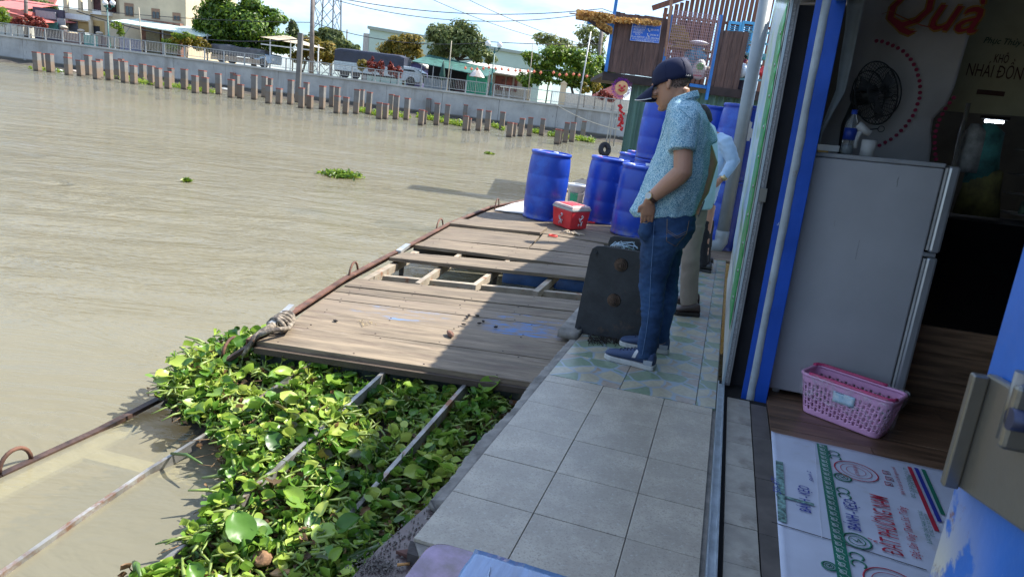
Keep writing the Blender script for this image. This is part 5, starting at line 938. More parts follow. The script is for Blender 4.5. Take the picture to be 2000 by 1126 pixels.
# near post with latch
np_ = mat('blue_near_paint', (.008, .13, .52), .35, var=.1, scale=6, bump=.15, bscale=25); layer(np_, (.44, .43, .38), 4, .40, .43, seed=2.3, box=((2, -1, .925), (1, .71, 2))); layer(np_, (.17, .065, .025), 7, .56, .60, seed=6., box=((2, -1, .97), (1, .66, 2))); layer(np_, (.6, .65, .68), 30, .66, .69, seed=3.)
MB().box(.30, .46, .46, .80, -.05, 2.06).build('door_post', np_, hs, bevel=.006)
lt = thing('door_latch', 'large brushed steel latch box on the near blue post at the right edge', 'latch', LM)
stn = mat('brushed_steel', (.22, .21, .185), .38, .8, var=.04, scale=5, bump=.05, bscale=90)
a, b, c_, d = Lx(1962, 740, .299), Lx(2080, 760, .299), Lx(2080, 1010, .299), Lx(1880, 940, .299)
a.y = d.y = (a.y+d.y)/2; mb = MB(); mb.prism([(.299, p.y, p.z) for p in (a, Vector((0, .47, b.z)), Vector((0, .47, c_.z)), d)], (-.012, 0, 0)); mb.build('plate', stn, lt, bevel=.003)
MB().box(.272, .287, a.y-.014, a.y-.002, d.z+.001, a.z-.001).build('bolt_bar', stn, lt, bevel=.002); kk = Lx(1990, 800, .28); mb = MB(); mb.tube([(.277, kk.y, kk.z-.03), (.277, kk.y, kk.z+.035)], .008, 12); mb.build('bolt_knob', stn, lt); MB().box(.262, .286, kk.y-.03, kk.y-.018, kk.z-.03, kk.z+.03).build('bolt_knob', stn, lt, bevel=.004); mb = MB(); mb.tube([(.262, kk.y-.03, kk.z-.0), (.285, kk.y-.03, kk.z-.0)], .010, 14); mb.build('blue_cap', mat('dark_cap', (.05, .06, .12), .4, .5), lt)
# sliding wall panel with poster
pn = thing('sliding_panel', 'sliding wall panel covered with a green and white landscape banner', 'panel', LM)
pf = mat('panel_frame', (.42, .50, .53), .4, .4, var=.1, scale=10); foam = mat('grey_foam', (.33, .33, .33), .9, var=.25, scale=120)
MB().box(.150, .162, 3.66, 3.70, .0, 2.05).build('frame', pf, pn); MB().box(.163, .180, 3.665, 3.70, .0, 2.05).build('foam_edge', foam, pn)
mb = MB(); mb.prism([(.150, 3.70, 0), (.150, 6.88, 0), (.150, 6.88, ztop(6.88)), (.150, 3.70, ztop(3.7))], (.03, 0, 0)); mb.build('board', mat('panel_board', (.50, .50, .46), .6, var=.15, scale=2), pn)
MB().box(.181, .192, 3.668, 3.72, .0, 2.05).build('rear_frame', mat('grey_frame', (.2, .2, .2), .5), pn)
def poster():
    m = bpy.data.materials.new('landscape_print'); m.use_nodes = True; t = m.node_tree; N = t.nodes; K = t.links; b = N['Principled BSDF']; b.inputs['Roughness'].default_value = .3
    tcn = N.new('ShaderNodeTexCoord'); mp_ = N.new('ShaderNodeMapping'); mp_.inputs['Scale'].default_value = (1, .55, 1.5); mp_.inputs['Rotation'].default_value = (.35, 0, 0); K.new(tcn.outputs['Object'], mp_.inputs[0]); n = N.new('ShaderNodeTexNoise'); n.inputs['Scale'].default_value = 1.6; n.inputs['Detail'].default_value = 6; n.inputs['Distortion'].default_value = .8; K.new(mp_.outputs[0], n.inputs[0])
    r = N.new('ShaderNodeValToRGB'); cs = [(.30, (.16, .42, .20)), (.42, (.45, .62, .40)), (.50, (.60, .72, .72)), (.58, (.42, .60, .72)), (.68, (.62, .72, .50)), (.8, (.18, .45, .2))]
    while len(r.color_ramp.elements) < len(cs): r.color_ramp.elements.new(.5)
    for e, (p, c) in zip(r.color_ramp.elements, cs): e.position = p; e.color = (*c, 1)
    K.new(n.outputs[0], r.inputs[0]); K.new(r.outputs[0], b.inputs['Base Color']); return m
mb = MB(); mb.grid(lambda u, v: (.1465-.003*math.sin(u*math.pi)-.002*noise.noise((u*9, v*9, 0)), 3.80+3.05*u, .34+(ztop(3.8+3.05*u)-.35)*v+.05*u*(1-v)), 40, 30); solid(mb.build('banner', poster(), pn), .001)
mb = MB(); mb.grid(lambda u, v: (.1415-.002*noise.noise((u*2, v*20, 0)), 3.76+.72*u+.05*noise.noise((1, v*25, 0))*(1-u)+.10*noise.noise((2, v*9, 0))*u, .30+1.76*v), 3, 80); solid(mb.build('green_border', mat('green_border', (.05, .36, .10), .35, var=.1), pn), .0015)
mb = MB(); mb.grid(lambda u, v: (.1455-.002*noise.noise((u*2, v*20, 0)), 3.71+.07*u+.02*noise.noise((1, v*30, 4)), .32+1.73*v), 2, 80); solid(mb.build('white_hem', mat('white_hem', (.6, .62, .58), .5), pn), .0015)
for k in range(10): mb = MB(); z = .45+.165*k; mb.ball((.139, 3.95, z), .011, 8, 5, (.5, 1, 1)); mb.build('rivet', mat('rivet', (.4, .4, .4), .3, .8), pn)
mb = MB(); mb.box(.165, .20, 3.64, 3.665, 1.05, 1.12); mb.build('latch_plate', stn, pn)
MB().box(.19, .33, 3.76, 3.78, -.05, 2.04).build('gap_dark_fill', dark, hs)  # added dark sheet that makes the gap between panel and post black
# threshold
alu2 = mat('aluminium', (.45, .52, .56), .32, .7, var=.15, scale=12, bump=.1)
th_ = thing('door_track', 'aluminium sliding door track along the doorway threshold', 'track', LM)
MB().box(.128, .133, .4, 3.66, -.02, .022).build('rail', alu2, th_); MB().box(.133, .160, .4, 3.66, -.02, .004).build('base', alu2, th_); MB().box(.158, .163, .4, 3.66, -.02, .022).build('rail', alu2, th_)
MB().box(.112, .40, .3, 3.78, -.09, -.02).build('threshold', mat('black_gap', (.01, .01, .01), .9), None, frame=LM, kind='structure')
th2 = bpy.data.objects['threshold']; th2.matrix_world = LM
cream_t = mat('cream_tile', (.40, .38, .32), .45, var=.15, scale=10, bump=.1, bscale=120, rnd=.06); layer(cream_t, (.16, .13, .10), 6, .55, .72)
y0 = 3.50
for k in range(14): w_ = .10 if k == 0 else .235; tile(.182, .300, y0-w_, y0, cream_t, z=-.018, parent=th2, g=.003); y0 -= w_
brown_t = mat('brown_tile', (.13, .115, .10), .5, var=.2, scale=8, rnd=.08)
y0 = 3.48
for k in range(8): tile(.302, .386, y0-.42, y0, brown_t, z=-.022, parent=th2, g=.003); y0 -= .42
# interior floor
fl_ = MB().box(.386, 4.9, -3, 6.9, -.08, -.03); flo = fl_.build('floor', intw, None, frame=LM, kind='structure')
wt = mat('wood_tile', (.22, .13, .078), .32, var=.3, scale=1.6, bump=.05, bscale=9, stretch=(1.5, 16, 1), rnd=.18)
r0 = -1.0; k = 0
while r0 < 4.2:
    x = .388-(.45 if k % 2 else 0)
    while x < 3.2:
        xa = max(x, .388)
        if x+.9 > .40: tile(xa, x+.9, r0, r0+.15, wt, z=-.028, th=.027, parent=flo, g=.002)
        x += .9
    r0 += .15; k += 1
# counter with black glass
ct = thing('display_counter', 'black glass display counter on a wood-look base inside the doorway', 'counter', LM)
wl_ = mat('wood_laminate', (.34, .20, .115), .4, var=.3, scale=1.8, stretch=(1.2, 1, 14), rnd=.12, bump=.05)
for k in range(3): MB().box(1.06, 3.4, 4.0, 4.03, -.0+k*.152, .15+k*.152).build('base_board', wl_, ct)
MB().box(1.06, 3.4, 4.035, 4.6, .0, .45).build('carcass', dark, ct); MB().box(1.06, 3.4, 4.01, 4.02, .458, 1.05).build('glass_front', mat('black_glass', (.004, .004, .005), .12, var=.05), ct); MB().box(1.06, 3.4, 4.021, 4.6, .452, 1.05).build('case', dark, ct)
for k, z in enumerate((1.09, 1.2, 1.31, 1.45)): MB().box(1.56, 2.6, 4.3, 4.6, z, z+.008).build('shelf', mat('dim_shelf', (.25, .25, .25), .3, .5), ct)
gd = thing('shelf_goods', 'dim packets and jars standing on the shelves inside the dark shop', 'goods', LM)
for k in range(60):
    z = random.choice((1.098, 1.208, 1.318, 1.458)); x = random.uniform(1.58, 2.4); s = random.uniform(.015, .03); c = random.choice([(.3, .25, .1), (.25, .25, .22), (.1, .16, .1), (.28, .1, .06)])
    MB().box(x-s, x+s, 4.31+s, 4.31+3*s, z, z+random.uniform(.04, .09)).build('packet', mat('goods'+str(c[0])+str(c[1]), c, .5, var=.3, scale=30), gd)
cp = thing('chrome_post', 'thin shiny chrome post rising behind the fridge door', 'post', LM); a = Ly(1887, 222, 4.2); b = Ly(1862, 335, 4.2); mb = MB(); mb.tube([(b.x, 4.2, .4), (a.x, 4.2, 1.66)], .012, 12); mb.build('tube', mat('chrome', (.6, .58, .52), .15, .9), cp)
tl_ = thing('tube_light', 'small lit fluorescent tube deep inside the dark shop', 'light', LM); a = Ly(1924, 236, 5.6); b = Ly(1960, 239, 5.6); mb = MB(); mb.tube([a, b], .010, 8); mb.build('tube', mat('lit_tube', (1, 1, 1), .4, emit=(.75, .85, 1, 6)), tl_); MB().bar(a+Vector((-.03, 0, .025)), b+Vector((.03, 0, .025)), .03, .02).build('holder', dark, tl_)
hc = thing('reflected_figures', 'dim green and khaki clothes shapes standing in for figures reflected in the dark glass', 'clothes', LM)  # clothes-like shapes added in place of figures mirrored in the dark glass
for (x, y, rx, ry, c) in ((1925, 300, 26, 50, (.05, .20, .17)), (1900, 290, 22, 40, (.3, .29, .26)), (1915, 370, 36, 44, (.17, .15, .04))):
    p = Ly(x, y, 4.25); sx, sz = rx/1300*4.25, ry/1300*4.25; mb = MB(); mb.rings([((p.x-.02, 4.25, p.z+sz), (sx*.25, 0, 0), (0, .03, 0)), ((p.x, 4.25, p.z+sz*.7), (sx*.75, 0, 0), (0, .05, 0)), ((p.x, 4.25, p.z), (sx*.8, 0, 0), (0, .06, 0)), ((p.x+.01, 4.25, p.z-sz), (sx, 0, 0), (0, .05, 0))], 18); mb.build('figure_shape', mat('figure_shape'+str(c[1]), c, .8, var=.3, scale=12, bump=.4), hc)
# ---- fridge
fg = thing('fridge', 'grey two-door fridge seen from its side in the doorway', 'fridge', LM@T(.385, 3.68, 0)@RZ(.0))
fgm = mat('fridge_grey', (.40, .405, .42), .42, .15, var=.05, scale=3, bump=.04, bscale=60); layer(fgm, (.12, .11, .10), 22, .70, .74); layer(fgm, (.20, .19, .18), 2.5, .58, .8, box=((2, -1, .4),))
MB().box(0, .60, 0, .56, .03, 1.305).build('body', fgm, fg, bevel=.008); MB().box(-.005, .602, -.004, .56, 1.307, 1.33).build('top_panel', mat('fridge_top', (.30, .31, .32), .5, var=.1), fg, bevel=.006)
sil = mat('fridge_silver', (.42, .44, .46), .3, .6, var=.05, scale=4)
for z0, z1 in ((.04, .868), (.892, 1.32)): dd = MB().box(.618, .668, -.004, .56, z0, z1).build('door', sil, fg, bevel=.012); MB().box(.606, .616, .004, .55, z0+.01, z1-.01).build('gasket', mat('gasket', (.5, .5, .48), .6), dd)
MB().box(.60, .65, -.008, .05, .872, .890).build('hinge', sil, fg); 
for x in (.06, .52): mb = MB(); mb.tube([(x, .06, 0), (x, .06, .035)], .02, 10); mb.build('foot', mat('foot_white', (.5, .5, .5), .5), fg)
for (x, z, h) in ((.17, .98, .03), (.41, 1.22, .05), (.30, .86, .10)): 
    mb = MB(); p = [Vector((x+.006*noise.noise((k*.5, x*9, 0)), -.0015, z+h*(k/6-.5))) for k in range(7)]; mb.tube(p, .0011, 4); mb.build('scratch', mat('scratch', (.36, .36, .37), .5), fg)
# things on the fridge
ZF = 1.332
bo = thing('water_bottle', 'half-empty water bottle with blue label and cap on the fridge top', 'bottle', LM@T(.565, 3.86, ZF)); pet = mat('clear_plastic', (.72, .78, .8), .08, var=.02, trans=.85, alpha=.85)
mb = MB(); mb.lathe([(.001, 0), (.026, 0), (.031, .008), (.031, .05), (.029, .055), (.031, .06), (.031, .14), (.028, .165), (.014, .195), (.013, .21)], n=20, cap=False); mb.build('bottle_body', pet, bo); mb = MB(); mb.lathe([(.0318, .075), (.0318, .135)], n=20, cap=False); lb = mb.build('label', mat('bottle_label', (.02, .06, .38), .4), bo); solid(lb, .0006); mb = MB(); mb.lathe([(.0145, .205), (.0145, .228), (.001, .228)], n=16, cap=False); mb.build('cap', mat('cap_blue', (.02, .07, .45), .4), bo); mb = MB(); mb.lathe([(.001, .004), (.028, .006), (.029, .045), (.001, .045)], n=16, cap=False); mb.build('water', mat('bottled_water', (.6, .66, .68), .1, trans=.6), bo)
whp = mat('white_plastic2', (.55, .55, .52), .45, var=.05)
cu_ = thing('white_mug', 'white plastic mug with a nozzle leaning out, on the fridge top', 'mug', LM@T(.66, 3.84, ZF)); mb = MB(); mb.lathe([(.001, 0), (.034, 0), (.036, .082), (.033, .082), (.031, .006), (.001, .006)], n=20, cap=False); mb.build('mug_body', whp, cu_)
dr = thing('hair_dryer', 'white nozzle-shaped appliance lying across the mug', 'appliance', LM@T(.645, 3.85, ZF+.085)); mb = MB(); mb.tube([(-.055, 0, .07), (-.02, 0, .045), (.012, 0, .028)], [.022, .02, .016], 14); mb.build('nozzle', whp, dr); mb = MB(); mb.tube([(-.03, .005, .05), (-.05, .005, -.01), (-.045, .005, -.05)], [.016, .014, .012], 10); mb.build('handle', whp, dr)
bx_ = thing('small_box', 'small white box with gold edge at the left end of the fridge top', 'box', LM@T(.475, 3.86, ZF)); MB().box(-.055, .05, -.03, .04, .008, .04).build('carton', whp, bx_, bevel=.002); MB().box(-.05, .0, -.031, .03, .0, .008).build('gold_edge', mat('gold2', (.5, .3, .08), .4, .5), bx_)
# fan
fn = thing('fan', 'black cage fan hanging in the dark behind the fridge', 'fan', LM); c = Ly(1712, 182, 4.15); fb = mat('fan_black', (.015, .02, .02), .5); ax = Vector((.62, -.72, .15)).normalized(); u_ = ax.cross(Vector((0, 0, 1))).normalized(); w_ = u_.cross(ax)
for off, R_ in ((-.05, .13), (0, .17), (.05, .13)):
    mb = MB(); mb.tube([c+ax*off+(u_*math.cos(t)+w_*math.sin(t))*R_ for t in np.linspace(0, 6.283, 33)], .004, 5, cap=False); mb.build('cage_ring', fb, fn)
mb = MB()
for k in range(40):
    t = 2*math.pi*k/40; d = u_*math.cos(t)+w_*math.sin(t); mb.tube([c+ax*.06, c+ax*.055+d*.1, c+d*.17], .0016, 4); mb.tube([c-ax*.06, c-ax*.055+d*.1, c+d*.17], .0016, 4)
mb.build('cage_wires', fb, fn, kind='stuff')
for k in range(3):
    t = k*2.1; mb = MB(); d = u_*math.cos(t)+w_*math.sin(t); e = u_*math.cos(t+1)+w_*math.sin(t+1); mb.prism([c+d*.03, c+d*.14, c+(d+e)*.085, c+e*.04], ax*.004+Vector((0, 0, .001))); mb.build('blade', fb, fn)
mb = MB(); mb.tube([c-ax*.13, c-ax*.02], .05, 14); mb.build('motor', fb, fn); mb = MB(); mb.tube([c-ax*.12, c-ax*.14+Vector((-.02, 0, -.15)), Vector((c.x-.08, 4.2, ZF-.4))], .02, 8); mb.build('stem', fb, fn)
for (x, y) in ((1721, 252), (1748, 190)): p = Ly(x, y, 4.1); mb = MB(); mb.tube([p+Vector((.016*math.cos(t), 0, .016*math.sin(t))) for t in np.linspace(0, 6.283, 15)], .0022, 5, cap=False); mb.tube([p-Vector((.016, 0, 0)), p-Vector((.08, 0, .012))], .003, 5); mb.build('hook', fb, fn)
# banners
bn = thing('hanging_banner', 'creased white banner with red and gold script and magenta dots behind the fridge', 'banner', LM); bnm = mat('banner_white', (.50, .48, .47), .6, var=.1, scale=2.5, bump=.3, bscale=4, bdist=.04)
edge = [(2.42, .60, 1.20), (2.2, .575, 1.15), (2.05, .565, 1.13), (1.9, .555, 1.125), (1.75, .55, 1.12), (1.66, .545, 1.105), (1.58, .52, 1.06), (1.5, .49, 1.065), (1.42, .46, 1.085), (1.30, .42, 1.10), (1.2, .41, 1.1)]
def bnf(u, v):
    k = v*(len(edge)-1); i = min(len(edge)-2, int(k)); q = k-i; z = edge[i][0]*(1-q)+edge[i+1][0]*q; a = edge[i][1]*(1-q)+edge[i+1][1]*q; b = edge[i][2]*(1-q)+edge[i+1][2]*q
    return Vector((a+(b-a)*u, 4.40+.03*math.sin(u*5+v*2)+.02*noise.noise((u*3, v*4, 0)), z))
mb = MB(); mb.grid(bnf, 30, 40); solid(mb.build('cloth', bnm, bn), .001)
red = mat('print_red', (.32, .015, .03), .6, var=.1); gold = mat('print_gold', (.42, .24, .04), .6)
[text('lettering', 'Quà', Ly(1728+dx, 50+dy, 4.333), Ly(1908+dx, 66+dy, 4.333), (0, 0, 1), .21, gold, bn, shear=.35) for dx, dy in ((-3, 0), (4, 0), (0, -4), (0, 4))]; text('lettering', 'Quà', Ly(1729, 50, 4.325), Ly(1908, 66, 4.325), (0, 0, 1), .21, red, bn, shear=.35)
mb = MB(); P = [(1722, 28), (1738, 22), (1762, 34), (1800, 50), (1830, 56)]; mb.tube([Ly(x, y, 4.33) for x, y in P], [.008, .012, .012, .014, .006], 6, flat=.2); mb.build('flourish', gold, bn); mb = MB(); mb.tube([Ly(x, y, 4.325) for x, y in P], [.004, .007, .007, .009, .003], 6, flat=.2); mb.build('flourish', red, bn)
mg = mat('print_magenta', (.30, .01, .06), .6)
DT = [(1712, 80), (1723, 81), (1734, 85), (1744, 89), (1754, 94), (1764, 100), (1772, 108), (1779, 116), (1785, 126), (1790, 136), (1793, 147), (1796, 158), (1797, 169), (1797, 181), (1796, 192), (1792, 203), (1788, 215), (1783, 226), (1776, 236), (1769, 246), (1760, 255), (1751, 264), (1740, 272), (1729, 278), (1718, 284), (1706, 288), (1863, 191), (1855, 201), (1847, 212), (1841, 223), (1835, 234), (1831, 245), (1828, 256), (1826, 267), (1826, 279), (1826, 290), (1827, 301), (1828, 311)]
for x, y in DT: p = Ly(x, y, 4.345); mb = MB(); mb.rings([((p.x, 4.345, p.z), (.0105, 0, 0), (0, 0, .0105)), ((p.x, 4.35, p.z), (.0105, 0, 0), (0, 0, .0105))], 10, False); mb.build('dot', mg, bn)
hb = thing('hanging_sheet', 'narrow curling pale sheet hanging between the blue post and the banner', 'sheet', LM); SP = [((1655, 0), (1690, -6), 4.0), ((1650, 60), (1676, 60), 4.0), ((1640, 120), (1664, 122), 4.0), ((1633, 175), (1650, 180), 4.0), ((1617, 215), (1626, 222), 3.97), ((1602, 255), (1606, 262), 3.95), ((1594, 300), (1597, 304), 3.93)]
mb = MB(); R0 = [(Ly(*a, y), Ly(*b, y)) for a, b, y in SP]
def hf(u, v): k = v*(len(R0)-1); i = min(len(R0)-2, int(k)); q = k-i; a = R0[i][0].lerp(R0[i+1][0], q); b = R0[i][1].lerp(R0[i+1][1], q); return a.lerp(b, u)+Vector((0, .03*math.sin(u*3.1), 0))
mb.grid(hf, 5, 30); solid(mb.build('cloth', mat('sheet_pale', (.5, .55, .55), .5, trans=.0), hb), .001)
b2 = thing('menu_banner', 'yellowish banner printed with dark brown dish names deep inside the shop', 'banner', LM); b2m = mat('banner_khaki', (.42, .39, .24), .6, var=.15, scale=2)
MB().box(1.10, 2.2, 4.8, 4.803, 1.655, 2.6).build('cloth', b2m, b2); brn = mat('print_brown', (.07, .02, .01), .6); grn_ = mat('print_darkgreen', (.02, .07, .04), .6)
text('lettering', 'KHÔ', Ly(1940, 122, 4.79), Ly(1968, 124, 4.79), (0, 0, 1), .05, brn, b2, bold=.01); text('lettering', 'NHÁI ĐỒNG', Ly(1886, 147, 4.79), Ly(2010, 158, 4.79), (0, 0, 1), .075, brn, b2); text('lettering', 'Phục Thủy Sinh', Ly(1920, 84, 4.79), Ly(2025, 92, 4.79), (0, 0, 1), .035, grn_, b2, shear=.3, bold=.01)
mb = MB(); a, b = Ly(1908, 179, 4.79), Ly(1962, 184, 4.79); mb.bar(a, b, .002, .028, (0, 0, 1)); mb.build('print_bar', brn, b2)
# ---- pink basket
R_A, R_B, R_C, R_D = Lc(1558, 722, .21), Lc(1728, 792, .21), Lc(1771, 776, .21), Lc(1588, 706, .21)
ba = thing('plastic_basket', 'pink perforated plastic basket wrapped in clear film beside the fridge', 'basket', LM); pkm = mat('pink_plastic', (.68, .34, .54), .4, var=.05, scale=6, spec=.5)
RB = [Vector((.515, 3.50, .205)), Vector((.905, 3.27, .205)), Vector((1.01, 3.46, .205)), Vector((.62, 3.69, .205))]; ctrb = sum(RB, Vector())/4; BB_ = [ctrb+(p-ctrb)*.84-Vector((0, 0, .203)) for p in RB]
X_ = (RB[1]-RB[0]).normalized()
def rr_(P, n=8, rc=.045):
    out_ = []
    for i in range(4):
        a, b, c = P[i-1], P[i], P[(i+1) % 4]; p = b+(a-b).normalized()*rc; q = b+(c-b).normalized()*rc
        for k in range(n): t = k/(n-1); out_.append(p*(1-t)**2+b*2*t*(1-t)+q*t*t)
    return out_
ring_t, ring_b = rr_(RB), rr_(BB_)
N_ = 116
def along(R, s):
    n = len(R); L_ = [(R[(i+1) % n]-R[i]).length for i in range(n)]; tot = sum(L_); d = (s % 1)*tot
    for i in range(n):
        if d <= L_[i]: return R[i].lerp(R[(i+1) % n], d/max(L_[i], 1e-9))
        d -= L_[i]
    return R[0]
LT = [along(ring_t, i/N_) for i in range(N_)]; LB_ = [along(ring_b, i/N_) for i in range(N_)]
mb = MB(); NV = 30
def hole(i, j):
    if j < 4 or j > 24: return False
    col = i % 2; 
    if col == 0: return False
    g = (i//2) % 2; jj = (j+(3 if g else 0)) % 6
    return jj not in (0, 4) if True else False
mb.grid(lambda u, v: LB_[int(round(u*N_)) % N_].lerp(LT[int(round(u*N_)) % N_], v), N_, NV, skip=hole); bo_ = mb.build('basket_body', pkm, ba); solid(bo_, .003)
mb = MB(); mb.prism([p+Vector((0, 0, .004)) for p in ring_b], (0, 0, .004)); mb.build('bottom', pkm, ba)
mb = MB(); pp = [along(ring_t, i/60)+Vector((0, 0, .003)) for i in range(61)]; mb.tube(pp, .009, 7, cap=False); mb.build('rim', pkm, ba)
hm = mat('deep_pink', (.55, .05, .16), .4)
for s0_, s1_ in ((.06, .40), (.60, .90)): mb = MB(); mb.tube([along(ring_t, s0_+(s1_-s0_)*k/14)+Vector((0, 0, .014)) for k in range(15)], .009, 7); mb.build('handle', hm, ba)
a = LB_[0]
mb = MB(); nrm = X_.cross(Vector((0, 0, 1))).normalized(); fA = (BB_[0]+RB[0])/2; fB = (BB_[1]+RB[1])/2
def fpt(u, v): a0 = BB_[0].lerp(BB_[1], u); a1 = RB[0].lerp(RB[1], u); return a0.lerp(a1, v)+nrm*.009
mb.grid(lambda u, v: fpt(.40+.24*u, .58+.28*v), 6, 4); solid(mb.build('card_label', mat('basket_label', (.22, .45, .62), .4, var=.5, scale=26, col2=(.65, .72, .75)), ba), .001)
mb = MB(); mb.grid(lambda u, v: fpt(.42+.1*u, .84+.015*v)+nrm*.002, 1, 1); solid(mb.build('label_print', mat('navy_print', (.02, .03, .2), .5), ba), .0005)
film = bpy.data.materials.new('clear_film'); film.use_nodes = True; t = film.node_tree; g_ = t.nodes.new('ShaderNodeBsdfGlossy'); g_.inputs['Roughness'].default_value = .12; tr_ = t.nodes.new('ShaderNodeBsdfTransparent'); df_ = t.nodes.new('ShaderNodeBsdfDiffuse'); df_.inputs[0].default_value = (.75, .75, .8, 1); m1_ = t.nodes.new('ShaderNodeMixShader'); m1_.inputs[0].default_value = .45; m2_ = t.nodes.new('ShaderNodeMixShader'); tcf = t.nodes.new('ShaderNodeTexCoord'); nf = t.nodes.new('ShaderNodeTexNoise'); nf.inputs['Scale'].default_value = 14; nf.inputs['Detail'].default_value = 6; nf.inputs['Distortion'].default_value = 2; mrf = t.nodes.new('ShaderNodeMapRange'); mrf.inputs[1].default_value = .45; mrf.inputs[2].default_value = .75; mrf.inputs[3].default_value = .04; mrf.inputs[4].default_value = .42
bpf = t.nodes.new('ShaderNodeBump'); bpf.inputs['Strength'].default_value = .8; bpf.inputs['Distance'].default_value = .02; K = t.links; K.new(tcf.outputs['Object'], nf.inputs[0]); K.new(nf.outputs[0], mrf.inputs[0]); K.new(nf.outputs[0], bpf.inputs['Height']); K.new(bpf.outputs[0], g_.inputs['Normal']); K.new(df_.outputs[0], m1_.inputs[1]); K.new(g_.outputs[0], m1_.inputs[2]); K.new(mrf.outputs[0], m2_.inputs[0]); K.new(tr_.outputs[0], m2_.inputs[1]); K.new(m1_.outputs[0], m2_.inputs[2]); K.new(m2_.outputs[0], t.nodes['Material Output'].inputs[0])
mb = MB(); cb = sum(LB_, Vector())/len(LB_)
def wrapf(u, v):
    i = int(round(u*N_)) % N_; lo = .25+.2*math.sin(u*6.28*1.3+.5); q = lo+(1.09-lo)*v; p = LB_[i].lerp(LT[i], q); d = (p-cb); d.z = 0; return p+d.normalized()*(.012+.008*noise.noise((u*22, v*3, 0)))
mb.grid(wrapf, N_, 12); mb.build('film_wrap', film, ba)
# ---- flattened cardboard
cd = thing('cardboard_mat', 'flattened white printed confectionery cardboard box lying on the shop floor', 'cardboard', LM)
cbm = mat('white_card', (.50, .55, .66), .5, var=.06, scale=4, bump=.06, bscale=14); layer(cbm, (.38, .38, .38), 3, .56, .75)
Q = [Vector((.386, 3.118, 0)), Vector((1.27, 3.085, 0)), Vector((1.20, 1.2, 0)), Vector((.338, 1.2, 0))]
def cq(u, v): return Q[3].lerp(Q[2], u).lerp(Q[0].lerp(Q[1], u), v)+Vector((0, 0, .004+.003*abs(noise.noise((u*4, v*3, 0)))+.004*(u < .02)))
mb = MB(); mb.grid(cq, 40, 60); solid(mb.build('board', cbm, cd), .003, 1)
ZC = .0125
def cpt(x, y): p = Lc(x, y, ZC); return p
gnm = mat('print_green', (.01, .16, .10), .5); bl_ = mat('print_blue', (.02, .035, .30), .5); rd_ = mat('print_red2', (.42, .02, .05), .5); wht = mat('print_white', (.5, .58, .6), .5)
def strip(a, b, w, m, name='print_stripe', dz=0.):
    a, b = cpt(*a), cpt(*b); s = Vector((b.y-a.y, a.x-b.x, 0)).normalized()*w/2; mb = MB(); mb.prism([a-s+Vector((0, 0, dz)), a+s+Vector((0, 0, dz)), b+s+Vector((0, 0, dz)), b-s+Vector((0, 0, dz))], (0, 0, .0006)); return mb.build(name, m, cd)
strip((1605, 867), (1652, 1140), .045, gnm, 'green_band')
ga, gb_ = cpt(1605, 867), cpt(1652, 1140); gdv = (gb_-ga); 
mb = MB(); nrep = 26
for k in range(nrep):
    c = ga+gdv*((k+.5)/nrep)+Vector((0, 0, .002)); d = gdv.normalized(); s = Vector((d.y, -d.x, 0)); mb.tube([c+(d*math.cos(t)*.012+s*math.sin(t)*.012)*(1 if t < 4 else .6) for t in np.linspace(0, 8.5, 16)], .0014, 4, flat=.3); mb.tube([c-d*.018+s*.015, c+s*.002, c+d*.018-s*.014], .0014, 4, flat=.3)
mb.build('band_ornament', wht, cd, kind='stuff')
for (a, b, m) in (((1776, 911), (1830, 1036), rd_), ((1789, 913), (1836, 1018), bl_), ((1803, 916), (1842, 1004), gnm)): strip(a, b, .016, m)
def ctext(s, a, b, h, m, **k):
    a, b = cpt(*a), cpt(*b); d = (b-a).normalized(); text('lettering', s, a, b, Vector((-d.y, d.x, 0)), h, m, cd, depth=.001, **k)
ctext('BÁNH - KẸO', (1584, 1001), (1580, 951), .042, bl_, bold=.01); ctext('BÁNH - KẸO', (1682, 1037), (1671, 978), .046, bl_, bold=.01)
ctext('ĐẤT PHƯƠNG NAM', (1765, 1086), (1733, 972), .068, rd_, bold=.006); ctext('Đặc Sản Vùng Thơm Sóc Trăng', (1800, 1092), (1768, 990), .030, rd_, shear=.3); ctext('Nơi ở của sự tươi ngon mới', (1769, 966), (1748, 912), .018, rd_); ctext('Đ/C: 25 BẠCH ĐẰNG, P. 6, TP', (1789, 972), (1771, 914), .016, gnm); ctext('ĐT: 0299 3 838', (1795, 963), (1781, 928), .016, gnm); ctext('Đ. SÁC KIÊN, CHÂU THÀNH, SÓC TRĂNG', (1821, 1062), (1801, 998), .016, gnm); ctext('ĐT: 3822 729  FAX: 3829739', (1826, 1048), (1812, 1004), .014, gnm)
ctext('50-47/', (1526, 965), (1520, 932), .030, bl_, shear=.4); ctext('Bánh 2', (1589, 940), (1583, 920), .016, bl_, shear=.3)
def ringp(x, y, r1, r2, m, w=.003):
    c = cpt(x, y); mb = MB(); mb.tube([c+Vector((r1*math.cos(t), r2*math.sin(t), 0)) for t in np.linspace(0, 6.283, 37)], w, 4, cap=False, flat=.3); mb.build('print_ring', m, cd)
for (x, y, r) in ((1672, 919, .085), (1745, 1142, .085)): ringp(x, y, r, r, rd_, .003); ringp(x, y, r*.72, r*.72, rd_, .0015); ringp(x, y, r*.45, r*.45, rd_, .0012)
ctext('ĐẤT PHƯƠNG NAM', (1680, 929), (1672, 909), .016, rd_)
